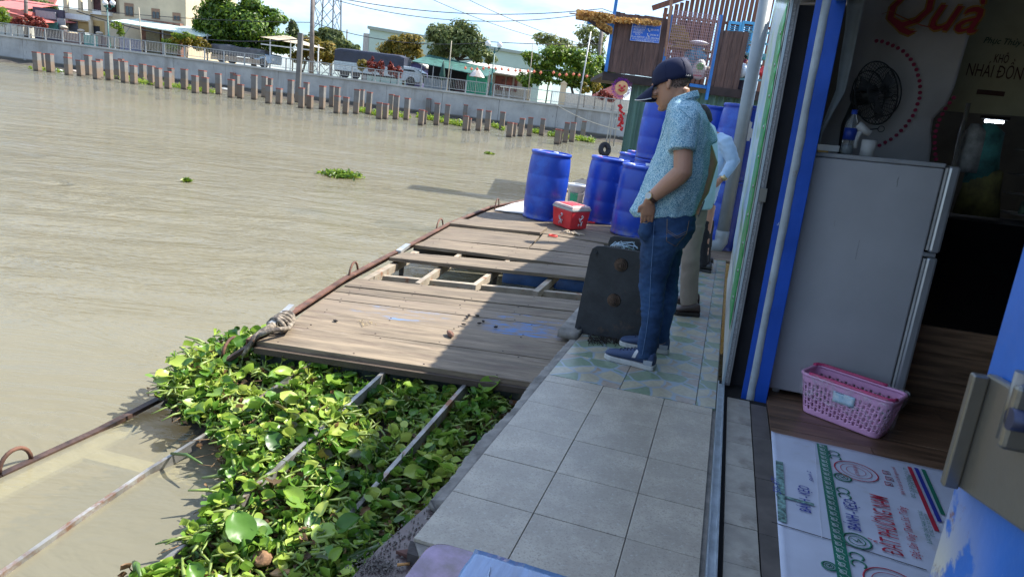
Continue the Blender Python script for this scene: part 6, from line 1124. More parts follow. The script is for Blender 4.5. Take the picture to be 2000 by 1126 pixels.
for (x, y, r) in ((1646, 931, .032), (1674, 1055, .045), (1620, 1104, .022)): ringp(x, y, r, r, gnm, .004); ringp(x, y, r*.6, r*.6, gnm, .002); c = cpt(x, y); mb = MB(); mb.tube([c+Vector((-.4*r, .2*r, 0)), c+Vector((.0, -.1*r, 0)), c+Vector((.1*r, .3*r, 0)), c+Vector((.4*r, -.2*r, 0))], [.001, .005, .005, .001], 5, flat=.3); mb.build('print_leaf', gnm, cd)
for (x, y) in ((1630, 888), (1648, 962), (1675, 1093)):
    c = cpt(x, y)
    for k in (-1, 1): mb = MB(); mb.tube([c+Vector((.022*math.cos(t)-.0, .022*math.sin(t)+k*.022, 0)) for t in np.linspace(-.9, 3.9, 16)], .0035, 4, flat=.3); mb.build('print_mark', gnm, cd)
for (x, y) in ((1731, 922), (1737, 934), (1736, 944)): c = cpt(x, y); mb = MB(); mb.tube([c+Vector(v)*.014 for v in ((-1, -1, 0), (1, -1, 0), (1, 1, 0), (-1, 1, 0), (-1, -1, 0))], .0015, 4, cap=False); mb.tube([c+Vector((-.008, 0, 0)), c+Vector((.008, 0, 0))], [.001, .005], 4, flat=.3); mb.build('print_icon', rd_, cd)
for a, b in (((1507, 1018), (1640, 1058)), ((1640, 1058), (1810, 1112))): strip(a, b, .004, mat('card_slit', (.03, .03, .035), .9), 'slit', dz=-.0004)
strip((1522, 900), (1528, 1018), .03, mat('tape_green', (.25, .45, .42), .4, var=.4, scale=60), 'tape'); strip((1516, 965), (1590, 985), .018, mat('tape_green', (.25, .45, .42)), 'tape', dz=.0005); strip((1590, 862), (1605, 1050), .002, mat('card_crease', (.65, .68, .75), .6), 'crease')
# ---- wrapped box at the bottom edge
wr = thing('wrapped_box', 'purple-lidded box wrapped in blue tape and film at the bottom edge of the view', 'box', LM)
purp = mat('purple_film', (.30, .20, .38), .22, var=.35, scale=9, bump=.3, bscale=12, bdist=.01, coat=.6); layer(purp, (.42, .25, .2), 6, .6, .7)
pp = [Vector((-.553, .6, 0)), Vector((.2, .6, 0)), Vector((.2, 1.288, 0)), Vector((-.553, 1.288, 0))]; rg = rr_(pp, 10, .055)
mb = MB(); n = len(rg); base = 0; cc = sum(rg, Vector())/n
for z, k in ((.02, .97), (.25, .985), (.262, 1.0), (.29, 1.0), (.298, .992), (.3, .98)): mb.v += [tuple(cc+(p-cc)*k+Vector((0, 0, z))) for p in rg]
for j in range(5):
    for i in range(n): mb.face([j*n+i, j*n+(i+1) % n, (j+1)*n+(i+1) % n, (j+1)*n+i], True)
mb.face([5*n+i for i in range(n)]); mb.build('box_body', purp, wr)
tapeb = mat('blue_tape', (.17, .30, .52), .2, var=.2, scale=3, bump=.35, bscale=7, bdist=.01, stretch=(6, 1, 1), coat=.5)
mb = MB(); mb.grid(lambda u, v: (-.44+.7*u+.02*noise.noise((v*9, 0, 0)), .62+.672*v, .3025+.002*noise.noise((u*30, v*6, 0))), 60, 30); solid(mb.build('tape', tapeb, wr), .001)
mb = MB()
for k in range(11):
    x = -.42+random.random()*.55; y = 1.0+random.random()*.17; a = random.uniform(1.0, 2.0); l = random.uniform(.03, .09); mb.tube([(x, y, .305), (x+math.cos(a)*l*.5, y+math.sin(a)*l*.5-.01, .308), (x+math.cos(a)*l, y+math.sin(a)*l, .305)], [.001, .0035, .001], 4, flat=.6)
mb.build('tape_wrinkle', mat('tape_pale', (.42, .52, .68), .2), wr, kind='stuff')
# ---- downpipe
dp = thing('downpipe', 'grey plastic downpipe running up in front of the blue drums', 'pipe', LM); pvc = mat('grey_pvc', (.27, .31, .32), .4, var=.08, scale=4)
a, b = Ly(1500, -20, 8.7), Ly(1410, 462, 8.7); mb = MB(); mb.tube([b, a], .078, 20); mb.build('pipe', pvc, dp); mb = MB(); mb.tube([b+Vector((0, 0, .08)), b, b+Vector((.0, .0, -.06)), b+Vector((-.03, -.02, -.12)), b+Vector((-.12, -.04, -.15)), b+Vector((-.16, -.04, -.15))], [.086, .086, .086, .086, .088, .088], 18); mb.build('elbow', pvc, dp)
# ================================================================ SECOND STALL (world level)
st = thing('floating_stall', 'two-level floating stall of green corrugated tin and brown boards', 'stall')
grn = mat('green_corrugated', (.10, .20, .155), .45, .2, var=.15, scale=2, stretch=(1, 1, .3))
n = 150; mb = MB(); mb.grid(lambda u, v: (1.96+4.2*u, 14.15+.03*math.sin(u*4.2/.18*6.283), .1+2.42*v), n*2, 1, False); solid(mb.build('tin_wall', grn, st), .006)
bb_ = mat('brown_board', (.15, .085, .065), .8, var=.25, scale=2.5, bump=.3, stretch=(12, 12, 1.2), rnd=.2); layer(bb_, (.3, .28, .26), 25, .74, .78)
fb_ = mat('floor_beam', (.055, .035, .03), .8, var=.3, scale=4)
MB().box(1.30, 2.62, 13.9, 14.05, 2.52, 2.68).build('floor_beam', fb_, st); MB().box(3.5, 5.6, 13.9, 14.05, 2.50, 2.66).build('floor_beam', fb_, st); MB().box(1.3, 6, 14.0, 17, 2.60, 2.68).build('floor', fb_, st)
def boards(x0, x1, z0, z1, n, y, wob=.0):
    w_ = (x1-x0)/n
    for k in range(n): j = random.uniform(-.02, .02); MB().box(x0+k*w_-.004*(k%2), x0+(k+1)*w_+.004*(k%2), y-.012*(k%2), y+.022-.012*(k%2), z0+j*.5, z1+j+wob*random.uniform(-1, 1)).build('board', bb_, st)
boards(1.36, 2.44, 2.69, 3.83, 11, 13.93); boards(3.50, 4.08, 2.60, 3.76, 6, 13.93, .03)
sp_ = mat('stall_blue', (.03, .20, .55), .5, var=.15, scale=6)
for (x0, y0, x1, y1) in ((1183, 140, 1207, -20), (1288, 170, 1312, 30), (1379, 195, 1409, 30)): a, b = at(x0, y0, 13.87), at(x1, y1, 13.87); MB().bar(a, b, .06, .06).build('blue_post', sp_, st)
a, b = at(1347, 166, 13.9), at(1382, 171, 13.9); MB().bar(a, b, .06).build('blue_rail', sp_, st)
a, b = at(1147, 44, 13.8), at(1194, 49, 13.8); MB().bar(a, b, .05).build('blue_bracket', sp_, st); MB().bar(at(1146, 37, 13.8), at(1190, 67, 13.8), .06).build('brace', fb_, st)
tanp = mat('rusty_post', (.40, .22, .13), .7, var=.2, scale=6); MB().bar(at(1299, 110, 13.85), at(1313, -10, 13.85), .05).build('tan_post', tanp, st)
# straw mat awning
sm = thing('straw_mats', 'golden woven straw mats laid out on the bracket left of the boards', 'mats'); stw = leafmat('straw', [(.22, .10, .02), (.45, .24, .06), (.62, .40, .13)], .7, .2)
P = []
for (xa, ya, xb, yb_, h) in ((1127, 28, 1200, 38, 17), (1200, 38, 1290, 46, 9), (1165, 44, 1195, 60, 12)):
    for k in range(1700): t = random.random(); p = at(xa+(xb-xa)*t, ya+(yb_-ya)*t+random.uniform(-.5, .5)*h, 13.7+random.random()*.6); P.append(p)
P = np.array(P); leafcloud('straw_weave', stw, P, rng.normal(size=P.shape)*[.4, 1, .6], np.full(len(P), .04), rng.random(len(P)), sm)
mb = MB(); mb.prism([at(*q, 13.9) for q in ((1127, 22), (1127, 32), (1198, 44), (1200, 34))], (0, .5, 0)); mb.build('backing', mat('straw_back', (.38, .2, .06), .8, var=.3, scale=20), sm); MB().bar(at(1112, 26, 13.8), at(1165, 33, 13.8), .02).build('pole', tanp, sm)
# blue notice sign
sg = thing('blue_sign', 'blue notice board with white lettering and phone numbers on the brown boards', 'sign'); S0, S1, S2, S3 = [at(*q, 13.90) for q in ((1230, 79.5), (1287, 85), (1292.5, 44.5), (1236, 40.5))]
mb = MB(); mb.prism([S0, S1, S2, S3], (0, .015, 0)); mb.build('panel', mat('sign_blue', (.015, .12, .55), .4, var=.04), sg); wp = mat('sign_white', (.75, .78, .82), .5)
def sq(u, v, d=.004): return (S0.lerp(S1, u)).lerp(S3.lerp(S2, u), v)-Vector((0, d, 0))
mb = MB()
for (a, b) in (((.01, .015), (.99, .015)), ((.99, .015), (.99, .985)), ((.99, .985), (.01, .985)), ((.01, .985), (.01, .015))): mb.bar(sq(*a), sq(*b), .006, .004)
mb.build('border', wp, sg)
for s, u0, u1, v, h in (('UỶ BAN NHÂN DÂN QUẬN CÁI RĂNG', .12, .9, .86, .045), ('ĐƯỜNG DÂY NÓNG AN TOÀN GIAO THÔNG ĐƯỜNG THỦY', .16, .86, .78, .024), ('PHÒNG QUẢN LÝ ĐÔ THỊ', .06, .48, .66, .035), ('Địa chỉ: Phạm Hùng, P. Lê Bình', .08, .45, .58, .022), ('ĐT trực ban quản lý chợ nổi', .08, .45, .52, .022), ('CÔNG AN PHƯỜNG', .06, .40, .40, .035), ('Phú Thứ', .16, .32, .31, .03), ('0292. 3 91 212', .66, .94, .58, .035), ('02923.846.198', .66, .94, .33, .035), ('Số zalo: 0938374634', .03, .48, .18, .036), ('Số điện: 02923574634', .52, .99, .17, .036), ('NẾU NGƯỜI DÂN CÓ Ý KIẾN ĐÓNG GÓP XIN LIÊN HỆ', .08, .95, .08, .026), ('ban biên tập cổng thông tin điện tử quận', .2, .82, .025, .02)):
    text('lettering', s, sq(u0, v), sq(u1, v), (0, 0, 1), h, wp, sg, depth=.001, bold=.006)
for v in (.60, .35): c = sq(.60, v, .006); mb = MB(); mb.tube([c+Vector((-.02, 0, .03)), c+Vector((-.018, 0, 0)), c+Vector((0, 0, -.02)), c+Vector((.025, 0, -.022))], [.012, .006, .006, .012], 6); mb.build('phone_symbol', wp, sg)
# mesh grille and goods
gm = mat('mauve_mesh', (.42, .27, .28), .6, var=.15)
gr_ = thing('mesh_grille', 'mauve wire mesh grille across the front of the stall', 'grille'); A_, B_ = at(1299, 122, 13.8), at(1394, 30, 13.8); xg0, xg1, zg0, zg1 = A_.x, at(1388, 130, 13.8).x, at(1345, 150, 13.8).z, B_.z
for k in range(26): x = xg0+(xg1-xg0)*k/25; MB().bar((x, 13.8, zg0), (x, 13.8, zg1), .008).build('wire', gm, gr_)
for k in range(24): z = zg0+(zg1-zg0)*k/23; MB().bar((xg0, 13.81, z), (xg1, 13.81, z), .008).build('wire', gm, gr_)
yel = mat('dried_yellow', (.50, .33, .08), .8, var=.35, scale=40, bump=.6, bscale=60); 
for i, (x0, y0, x1, y1, lab) in enumerate(((1306, 60, 1342, 50, 'upper yellow stack of dried sheets behind the mesh'), (1306, 78, 1350, 64, 'lower wider yellow stack of dried sheets behind the mesh'), (1318, 92, 1370, 84, 'flat orange tray below the yellow stacks'))):
    t = thing('dried_stack', lab, 'stack'); a, b = at(x0, y0, 14.2), at(x1, y1, 14.2)
    nl = 5 if i < 2 else 2
    for k in range(nl): z0 = a.z+(b.z-a.z)*k/nl; MB().box(a.x+random.uniform(0, .04), b.x-random.uniform(0, .04), 14.2, 14.6, z0, z0+(b.z-a.z)/nl-.006).build('layer', yel, t)
MB().box(*sorted((at(1305, 96, 14.1).x, at(1396, 96, 14.1).x)), 14.1, 14.7, at(1350, 97, 14.1).z, at(1350, 97, 14.1).z+.03).build('shelf_board', yel, st)
def bag(x, y, rx, ry, m, lab, wy=14.2, name='bag', sc=(1, .7, 1)):
    p = at(x, y, wy); s = wy/FOC; mb = MB(); mb.ball((0, 0, 0), 1, 16, 10, (rx*s, .14, ry*s)); mb.v = [tuple(Vector(v)*(1+.22*noise.noise(Vector(v)*7+p))) for v in mb.v]; return mb.build(name, m, None, frame=T(p), label=lab, cat='bag')
bag(1358, 112, 20, 20, mat('cyan_bag', (.10, .42, .60), .4, var=.4, scale=8, bump=.4, bscale=10), 'crumpled bright cyan bag behind the mesh')
bag(1366, 84, 17, 4, mat('white_bag', (.6, .6, .64), .5), 'white rounded bundle on the shelf behind the mesh'); bag(1338, 118, 9, 6, mat('white_bag', (.6, .6, .64)), 'small white bundle left of the cyan bag')
wg = bag(1366, 136, 13, 17, mat('white_sack', (.62, .62, .60), .5, bump=.3), 'white sack with green and red print behind the man\'s cap', 14.05); bag(1381, 141, 9, 10, mat('brown_bag', (.2, .15, .09), .7), 'brown bag beside the white sack', 14.05)
p = at(1368, 130, 13.85); mb = MB(); mb.rings([((p.x, 13.86, p.z), (.08, 0, 0), (0, 0, .07)), ((p.x, 13.85, p.z), (.07, 0, 0), (0, 0, .06))], 16, False); mb.build('sack_print', mat('sackgreen', (.10, .42, .08), .5), None, label='green round print on the white sack', cat='print'); mb = MB(); a = at(1354, 147, 13.85); mb.box(a.x, a.x+.18, 13.85, 13.87, a.z-.01, a.z+.02); mb.build('sack_print', mat('sackred', (.5, .03, .05), .5), None, label='red line print low on the white sack', cat='print')
# slatted rear house, shutters
sl = thing('slatted_shed', 'shed wall of reddish brown vertical slats with gaps of light', 'shed'); slm = mat('red_slat', (.24, .10, .06), .75, var=.2, scale=3, stretch=(10, 10, 1), rnd=.2)
x = at(1290, 60, 16.5).x; k = 0; xe = at(1545, 60, 16.5).x; xl = x
while x < xe: zt_ = at(1290, 14, 16.5).z+(x-xl)*.45; MB().box(x, x+.088, 16.5, 16.52, 2.7, min(zt_, 6)).build('slat', slm, sl); x += .115+random.uniform(-.006, .008)
for z in (3.4, 4.25): MB().box(xl, xe, 16.52, 16.56, z, z+.06).build('rail', slm, sl)
a = at(1283, 13, 16.4); MB().bar(a-Vector((.1, 0, .05)), a+Vector((2.4, 0, 1.08)), .05, .12).build('roof_edge', slm, sl)
MB().box(at(1316, 90, 16.45).x, at(1392, 90, 16.45).x, 16.6, 16.62, 2.75, at(1340, 38, 16.45).z).build('dark_panel', mat('mauve_dark', (.09, .06, .07), .8, var=.2, scale=6, stretch=(1, 1, 8)), sl)
shm = mat('shutter_blue', (.10, .42, .70), .55, var=.08)
for (x0, x1) in ((1424, 1448), (1450, 1476)):
    s = thing('blue_shutter', ('left' if x0 < 1440 else 'right')+' bright blue louvred shutter behind the board panel', 'shutter'); a, b = at(x0-6, 106, 16.4), at(x1, 44, 16.4); a.x = at((x0+x1)/2, 44, 16.4).x-.15; b.x = a.x+.31
    for q in ((a.x, a.x+.05, a.z, b.z), (b.x-.05, b.x, a.z, b.z), (a.x+.052, b.x-.052, a.z, a.z+.06), (a.x+.052, b.x-.052, b.z-.06, b.z)): MB().box(q[0], q[1], 16.38, 16.42, q[2], q[3]).build('frame', shm, s)
    z = a.z+.08
    while z < b.z-.09: MB().bar((a.x+.052, 16.40, z), (b.x-.052, 16.40, z), .03, .008, (0, .7, 1)).build('louvre', shm, s); z += .045
# right side goods, arm, scale
tb = mat('teal_bin', (.06, .32, .30), .5, var=.15, scale=5)
for i, (x0, y0, x1, y1, lab) in enumerate(((1456, 150, 1482, 116, 'teal plastic bin beside the seller\'s arm'), (1470, 114, 1500, 106, 'teal tray on top of the bins'))): a, b = at(x0, y0, 14.3), at(x1, y1, 14.3); MB().box(min(a.x, b.x), max(a.x, b.x), 14.3, 14.8, a.z, b.z).build('plastic_bin', tb, None, bevel=.01, label=lab, cat='bin')
bag(1450, 138, 8, 13, mat('clear_white_bag', (.55, .62, .66), .4, bump=.4), 'pale blue-white plastic bag at the right end of the boards', 14.1); bag(1490, 140, 8, 10, mat('red_pack', (.5, .03, .04), .5), 'red package right of the teal bin', 14.1); bag(1472, 145, 6, 10, mat('white_bag', (.6, .6, .64)), 'small white box-like bundle under the hand', 14.0)
sc_ = thing('dish_scale', 'kitchen scale with a shallow metal dish on the bins', 'scale'); p = at(1471, 92, 14.3); mb = MB(); mb.lathe([(.001, 0), (.05, .0), (.11, .035), (.12, .04), (.11, .045), (.001, .01)], p, 20, cap=False); mb.build('dish', mat('dish_metal', (.5, .52, .55), .3, .6), sc_); mb = MB(); mb.tube([p, p-Vector((0, 0, .22))], .012, 8); mb.build('stem', tb, sc_); MB().box(p.x-.06, p.x+.06, 14.25, 14.37, p.z-.30, p.z-.22).build('base', tb, sc_)
for (x0, y0, x1, y1) in ((1462, 62, 1512, 66), (1462, 82, 1500, 87), (1456, 105, 1500, 110), (1442, 154, 1500, 158)): MB().bar(at(x0, y0, 14.1), at(x1, y1, 14.1), .04).build('rail', mat('teal_rail', (.13, .3, .34), .5), st)
mb = MB(); mb.tube([at(1456, 215, 13.8), at(1461, 160, 13.8), at(1464, 155, 13.8), at(1474, 155, 13.8)], .05, 12); mb.build('drain_pipe', mat('pale_pvc', (.35, .42, .50), .4), st)
# mooring lines left of the stall
for i, (x0, y0, x1, y1) in enumerate(((1182, 290, 1197, 205), (1190, 282, 1200, 200), (1198, 285, 1212, 195))): mb = MB(); mb.tube([at(x0, y0, 13.8), at(x1, y1, 14.0)], .012, 5); mb.build('mooring_line', mat('rope_pale', (.5, .46, .36), .8), None, label=f'pale vertical mooring line beside the green tin wall, {ordn(i)} from the left', cat='rope', group='mooring lines beside the green wall')
mb = MB()
for k in range(30): a = at(1213+random.gauss(0, 2.5), 205+k*1.7, 13.9); mb.ball((a.x, a.y, a.z), random.uniform(.018, .035), 6, 4)
mb.build('red_ribbon', mat('ribbon_red', (.6, .02, .02), .6), None, label='red ribbon bundle hanging at the corner of the green tin wall', cat='ribbon')
# ================================================================ PEOPLE
skinm = mat('skin', (.42, .22, .14), .5, var=.10, scale=7, bump=.12, bscale=180, bdist=.002, spec=.4)
nt_ = skinm.node_tree; nt_.nodes['Principled BSDF'].inputs['Subsurface Weight'].default_value = .12; nt_.nodes['Principled BSDF'].inputs['Subsurface Scale'].default_value = .02
hairm = mat('short_black_hair', (.018, .015, .013), .7, var=.3, scale=120, bump=.6, bscale=300, bdist=.003)
def fabric(name, col, rough=.85, **k):
    return mat(name, col, rough, bump=k.pop('bump', .25), bscale=k.pop('bscale', 14), bdist=k.pop('bdist', .02), var=k.pop('var', .08), scale=k.pop('scale', 5), spec=.25, **k)
denim = fabric('denim', (.026, .064, .15), var=.22, scale=4.5, bscale=260, bump=.3, bdist=.002); layer(denim, (.05, .11, .22), 5, .52, .75); layer(denim, (.015, .04, .11), 9, .58, .75, seed=4., stretch=(1, 1, 2))
def speckle():
    m = mat('speckled_shirt', (.42, .60, .66), .85, var=.08, scale=5, bump=.2, bscale=12, bdist=.02, spec=.2)
    layer(m, (.05, .19, .30), 190, .505, .54); layer(m, (.72, .80, .80), 150, .58, .62, seed=7.); return m
def ringpx(row, ly, depth): 
    xl, xr, y = row; a, b = Ly(xl, y, ly), Ly(xr, y, ly); return ((a+b)/2, (b-a)/2, Vector((0, depth, 0)))
def wrinkle(o, amp, sc, seed=0., st=(1, 1, 1)):
    me = o.data; n = len(me.vertices); co = np.empty(n*3); no = np.empty(n*3); me.vertices.foreach_get('co', co); me.vertex_normals.foreach_get('vector', no); co = co.reshape(-1, 3); no = no.reshape(-1, 3)
    d = np.array([amp*(noise.noise(Vector((p[0]*sc*st[0], p[1]*sc*st[1]+seed, p[2]*sc*st[2])))+.5*noise.noise(Vector((p[0]*sc*st[0]*2.3, p[1]*sc*st[1]*2.3+seed, p[2]*sc*st[2]*2.3)))) for p in co])
    me.vertices.foreach_set('co', (co+no*d[:, None]).ravel()); me.update()
def bvh_of(o): me = o.data; return BVHTree.FromPolygons([v.co[:] for v in me.vertices], [p.vertices[:] for p in me.polygons])
def proj(b, x, y, off=.002):
    o = Vector((0, 0, HL)); d = Vector(L@ray(x, y)).normalized(); h = b.ray_cast(o, d)
    return (h[0]-d*off) if h[0] else None
def stitches(b, lst, r, m, name, parent, off=.0015, n=10):
    mb = MB(); P = []
    for (x0, y0), (x1, y1) in zip(lst, lst[1:]):
        for k in range(n): t = k/n; p = proj(b, x0+(x1-x0)*t, y0+(y1-y0)*t, off); P += [p] if p else []
    p = proj(b, *lst[-1], off); P += [p] if p else []
    if len(P) > 2: mb.tube(P, r, 5); mb.build(name, m, parent)
def head_mb(mb, ear, f, tilt, s=1.0):
    """head in its own axes: f forward, l left, u up; ear at the given point"""
    f = Vector(f).normalized(); l = Vector((0, 0, 1)).cross(f).normalized(); u = f.cross(l); ct, st_ = math.cos(tilt), math.sin(tilt); F = f*ct-u*st_; U = u*ct+f*st_
    def P(a, b, c): return ear+(F*a+l*b+U*(c-.115))*s
    R = [(.0, .083, .035, .022), (.018, .094, .0, .042), (.04, .098, -.03, .054), (.06, .097, -.05, .060), (.085, .096, -.07, .066), (.11, .094, -.085, .071), (.13, .094, -.095, .074), (.155, .098, -.100, .076), (.18, .094, -.100, .075), (.205, .078, -.09, .066), (.225, .05, -.06, .046), (.237, .012, -.02, .014)]
    mb.rings([(P((fr+bk2)/2, 0, z), F*(fr-bk2)/2*s, l*w*s) for z, fr, bk2, w in R], 24)
    mb.tube([P(.094, 0, .135), P(.108, 0, .108), P(.119, 0, .090), P(.104, 0, .078)], [.009*s, .012*s, .016*s, .012*s], 8)          # nose
    for q in (-1, 1):
        mb.ball(P(.104, .013*q, .084), .009*s, 8, 6)
        mb.tube([P(.083, .062*q, .10), P(.09, .045*q, .088)], [.016*s, .018*s], 8)                                                # cheekbones
        mb.tube([P(.092, .05*q, .140), P(.104, .02*q, .143)], [.008*s, .010*s], 7)                                                # brow
        mb.tube([P(-.006, .074*q, .138), P(-.018, .082*q, .128), P(-.014, .082*q, .106), P(.0, .076*q, .088)], [.006*s, .008*s, .007*s, .007*s], 8); mb.tube([P(.004, .074*q, .135), P(.0, .078*q, .11), P(.004, .073*q, .09)], [.005*s]*3, 7)  # ear
    mb.tube([P(.094, -.022, .053), P(.103, 0, .056), P(.094, .022, .053)], [.006*s, .009*s, .006*s], 7); mb.tube([P(.092, -.020, .043), P(.101, 0, .043), P(.092, .020, .043)], [.006*s, .009*s, .006*s], 7)
    mb.tube([P(.075, -.02, .008), P(.090, 0, .014), P(.075, .02, .008)], [.016*s, .018*s, .016*s], 8)
    return P, F, l*1.0, U
def eyes(P, F, l, U, parent, s=1.):
    for q in (-1, 1):
        mb = MB(); mb.ball(P(.088, .031*q, .122), .0125*s, 12, 8); e = mb.build('eye', mat('eye_white', (.5, .47, .43), .3), parent); mb = MB(); mb.ball(P(.0985, .032*q, .1205), .0055*s, 8, 6); mb.build('iris', mat('iris', (.02, .012, .01), .2), e)
        mb = MB(); mb.tube([P(.101, .016*q, .145), P(.101, .034*q, .150), P(.088, .052*q, .145)], [.003*s, .004*s, .002*s], 6); mb.build('eyebrow', hairm, parent)
def hand(mb, w, d, side, curl=.4, s=1.):
    """palm from wrist point w along d; side = thumb direction"""
    d = Vector(d).normalized(); side = Vector(side); side = (side-d*side.dot(d)).normalized(); nrm = d.cross(side)
    mb.rings([(w-d*.01, side*.026*s, nrm*.019*s), (w+d*.02*s, side*.034*s, nrm*.019*s), (w+d*.055*s, side*.042*s, nrm*.016*s), (w+d*.085*s, side*.038*s, nrm*.013*s)], 14)
    for k, (o, ln) in enumerate(((.030, .066), (.011, .075), (-.010, .070), (-.029, .055))):
        b = w+d*.08*s+side*o*s; c1 = b+(d*math.cos(curl)+nrm*math.sin(curl))*ln*.5*s; c2 = c1+(d*math.cos(curl*2)+nrm*math.sin(curl*2))*ln*.5*s; mb.tube([b-d*.02, b, c1, c2], [.009*s, .009*s, .0082*s, .0065*s], 8)
    b = w+d*.022*s+side*.026*s; mb.tube([b-side*.01, b+side*.022*s+d*.02*s, b+side*.026*s+d*.055*s+nrm*.008], [.012*s, .0105*s, .0075*s], 8)
def shoe(heel, toe, parent, upper, sole, stripe=None, w=.046, h=.085, lace=None):
    d = (toe-heel); Ln = d.length; d.normalize(); l = Vector((0, 0, 1)).cross(d)
    prof = [(0.0, .62, .62), (.03, .8, .92), (.12, .86, 1.0), (.25, .84, .98), (.40, .86, .86), (.55, .95, .70), (.70, 1.04, .56), (.85, 1.0, .46), (.95, .74, .36), (1.0, .38, .24)]
    mb = MB(); mb.rings([(heel+d*Ln*t+Vector((0, 0, .024+h*hh*.5)), l*w*ww, Vector((0, 0, h*hh*.5))) for t, ww, hh in prof], 18); mb.build('shoe_upper', upper, parent)
    mb = MB(); pts = [heel+d*Ln*(t*1.03-.015)+l*w*ww*1.08 for t, ww, _ in prof]+[heel+d*Ln*(t*1.03-.015)-l*w*ww*1.08 for t, ww, _ in prof[::-1]]; mb.prism([p+Vector((0, 0, .001)) for p in pts], (0, 0, .030)); mb.build('shoe_sole', sole, parent, bevel=.005)
    if stripe:
        mb = MB()
        def sf(u, v):
            t = .36+.07*u-.05*v; an = -.2+1.25*v; hh = np.interp(t, [p[0] for p in prof], [p[2] for p in prof]); ww = np.interp(t, [p[0] for p in prof], [p[1] for p in prof]); return heel+d*Ln*t+Vector((0, 0, .024+h*hh*.5*(1+1.04*math.sin(an))))+l*(w*ww*1.04*math.cos(an))*SG
        for SG in (1, -1): mb.grid(sf, 3, 8)
        mb.build('shoe_stripe', stripe, parent)
        mb = MB()
        for SG in (1, -1): mb.grid(lambda u, v: heel+d*Ln*(.02+.17*u)+Vector((0, 0, .03+h*.55*v))+l*(w*(.84+.06*u)*1.03*math.sqrt(max(0, 1-(v*.9-.1)**2))*SG), 4, 5)
        mb.build('heel_patch', mat('shoe_grey', (.28, .30, .32), .7), parent)
    if lace:
        mb = MB()
        for k in range(5): t = .42+.07*k; z = .026+h*np.interp(t, [p[0] for p in prof], [p[2] for p in prof]); mb.tube([heel+d*Ln*t-l*.024+Vector((0, 0, z-.006)), heel+d*Ln*(t+.015)+Vector((0, 0, z+.003)), heel+d*Ln*t+l*.024+Vector((0, 0, z-.006))], .0028, 5)
        mb.build('shoe_lace', lace, parent)
# ---------------------------------------------------------------- man in the cap
y0 = 3.80
m1 = thing('person', 'man in navy cap, speckled blue shirt and jeans with one hand in his pocket', 'person', LM)
f1 = Vector((-.95, .31, 0)); ear = Ly(1305, 164, y0-.072)
mb = MB(); ear_c = ear+Vector((0, 0, 0)); hc_ = ear+Vector((.02, .074, 0))
P1_, F_, l_, U_ = head_mb(mb, hc_, f1, .30, 1.02)
nb = Ly(1336, 205, y0); mb.tube([hc_+Vector((.035, .0, -.02)), hc_+Vector((.045, .0, -.07)), nb, nb+Vector((.01, 0, -.08))], [.060, .057, .060, .075], 14)
sh_n = Ly(1335, 228, y0-.16); el_n = Ly(1334, 336, y0-.235); wr_n = Ly(1268, 390, y0-.20)
mb.tube([sh_n+Vector((0, .05, .0)), sh_n, sh_n.lerp(el_n, .5), el_n.lerp(sh_n, .12), el_n, el_n.lerp(wr_n, .12), el_n.lerp(wr_n, .35), el_n.lerp(wr_n, .7), wr_n], [.05, .052, .052, .050, .050, .052, .049, .040, .031], 16)
hd = (Ly(1262, 446, y0-.155)-wr_n).normalized(); hand(mb, wr_n+hd*.005, hd, (-1, -.1, -.2), .15, 1.0)
sh_f = Ly(1352, 230, y0+.16); el_f = Ly(1386, 318, y0+.20); mb.tube([sh_f, sh_f.lerp(el_f, .6), el_f, Ly(1372, 372, y0+.16), Ly(1352, 408, y0+.13)], [.06, .05, .046, .04, .03], 14); hand(mb, Ly(1352, 408, y0+.13), (-.2, -.1, -1), (-1, 0, 0), .5, 1.0)
mb.rings([ringpx((1312, 1368, 215), y0, .14), ringpx((1300, 1375, 245), y0, .15), ringpx((1285, 1370, 320), y0, .14), ringpx((1262, 1350, 410), y0, .14), ringpx((1262, 1345, 450), y0, .14)], 20)
legs_in = ((y0-.09, [(1262, 1330, 460), (1262, 1300, 530), (1262, 1286, 600), (1256, 1276, 680), (1254, 1276, 702)]), (y0+.09, [(1275, 1335, 460), (1280, 1320, 530), (1284, 1312, 600), (1280, 1300, 670)]))
for yy_, rows_ in legs_in: mb.rings([ringpx(r, yy_, (Ly(r[1], r[2], yy_).x-Ly(r[0], r[2], yy_).x)/2) for r in rows_], 14)
body = remeshed(mb, 'body', .0052, skinm, m1, 3); eyes(P1_, F_, l_, U_, m1, 1.02)
# hair: cropped at back and sides
hb_ = bvh_of(body); me = body.data; sel = []; MB_ = MB()
for p in me.polygons:
    c = sum((me.vertices[i].co for i in p.vertices), Vector())/len(p.vertices); q = c-hc_; a, b_, z = q.dot(F_)/1.02, q.dot(l_)/1.02, q.dot(U_)/1.02+.115
    if .03 < z < .15 and a < .03 and not (abs(b_) > .071 and -.03 < a < .012 and z < .145) and a < .02+.2*(z-.12)+.0 and z > .088+.9*max(0, a+.03) and (q.length < .16):
        n0 = len(MB_.v); MB_.v += [tuple(me.vertices[i].co+me.vertices[i].normal*.0009) for i in p.vertices]; MB_.face(list(range(n0, n0+len(p.vertices))), True)
if MB_.f:
    o = MB_.build('cropped_hair', mat('stubble_hair', (.17, .105, .08), .8, var=.15, scale=90, bump=.4, bscale=300, bdist=.002), m1); bm = bmesh.new(); bm.from_mesh(o.data); bmesh.ops.remove_doubles(bm, verts=bm.verts, dist=.0004); bm.to_mesh(o.data); bm.free()
navy = fabric('navy_cap', (.010, .014, .045), .75, bscale=400, bump=.2, bdist=.001)
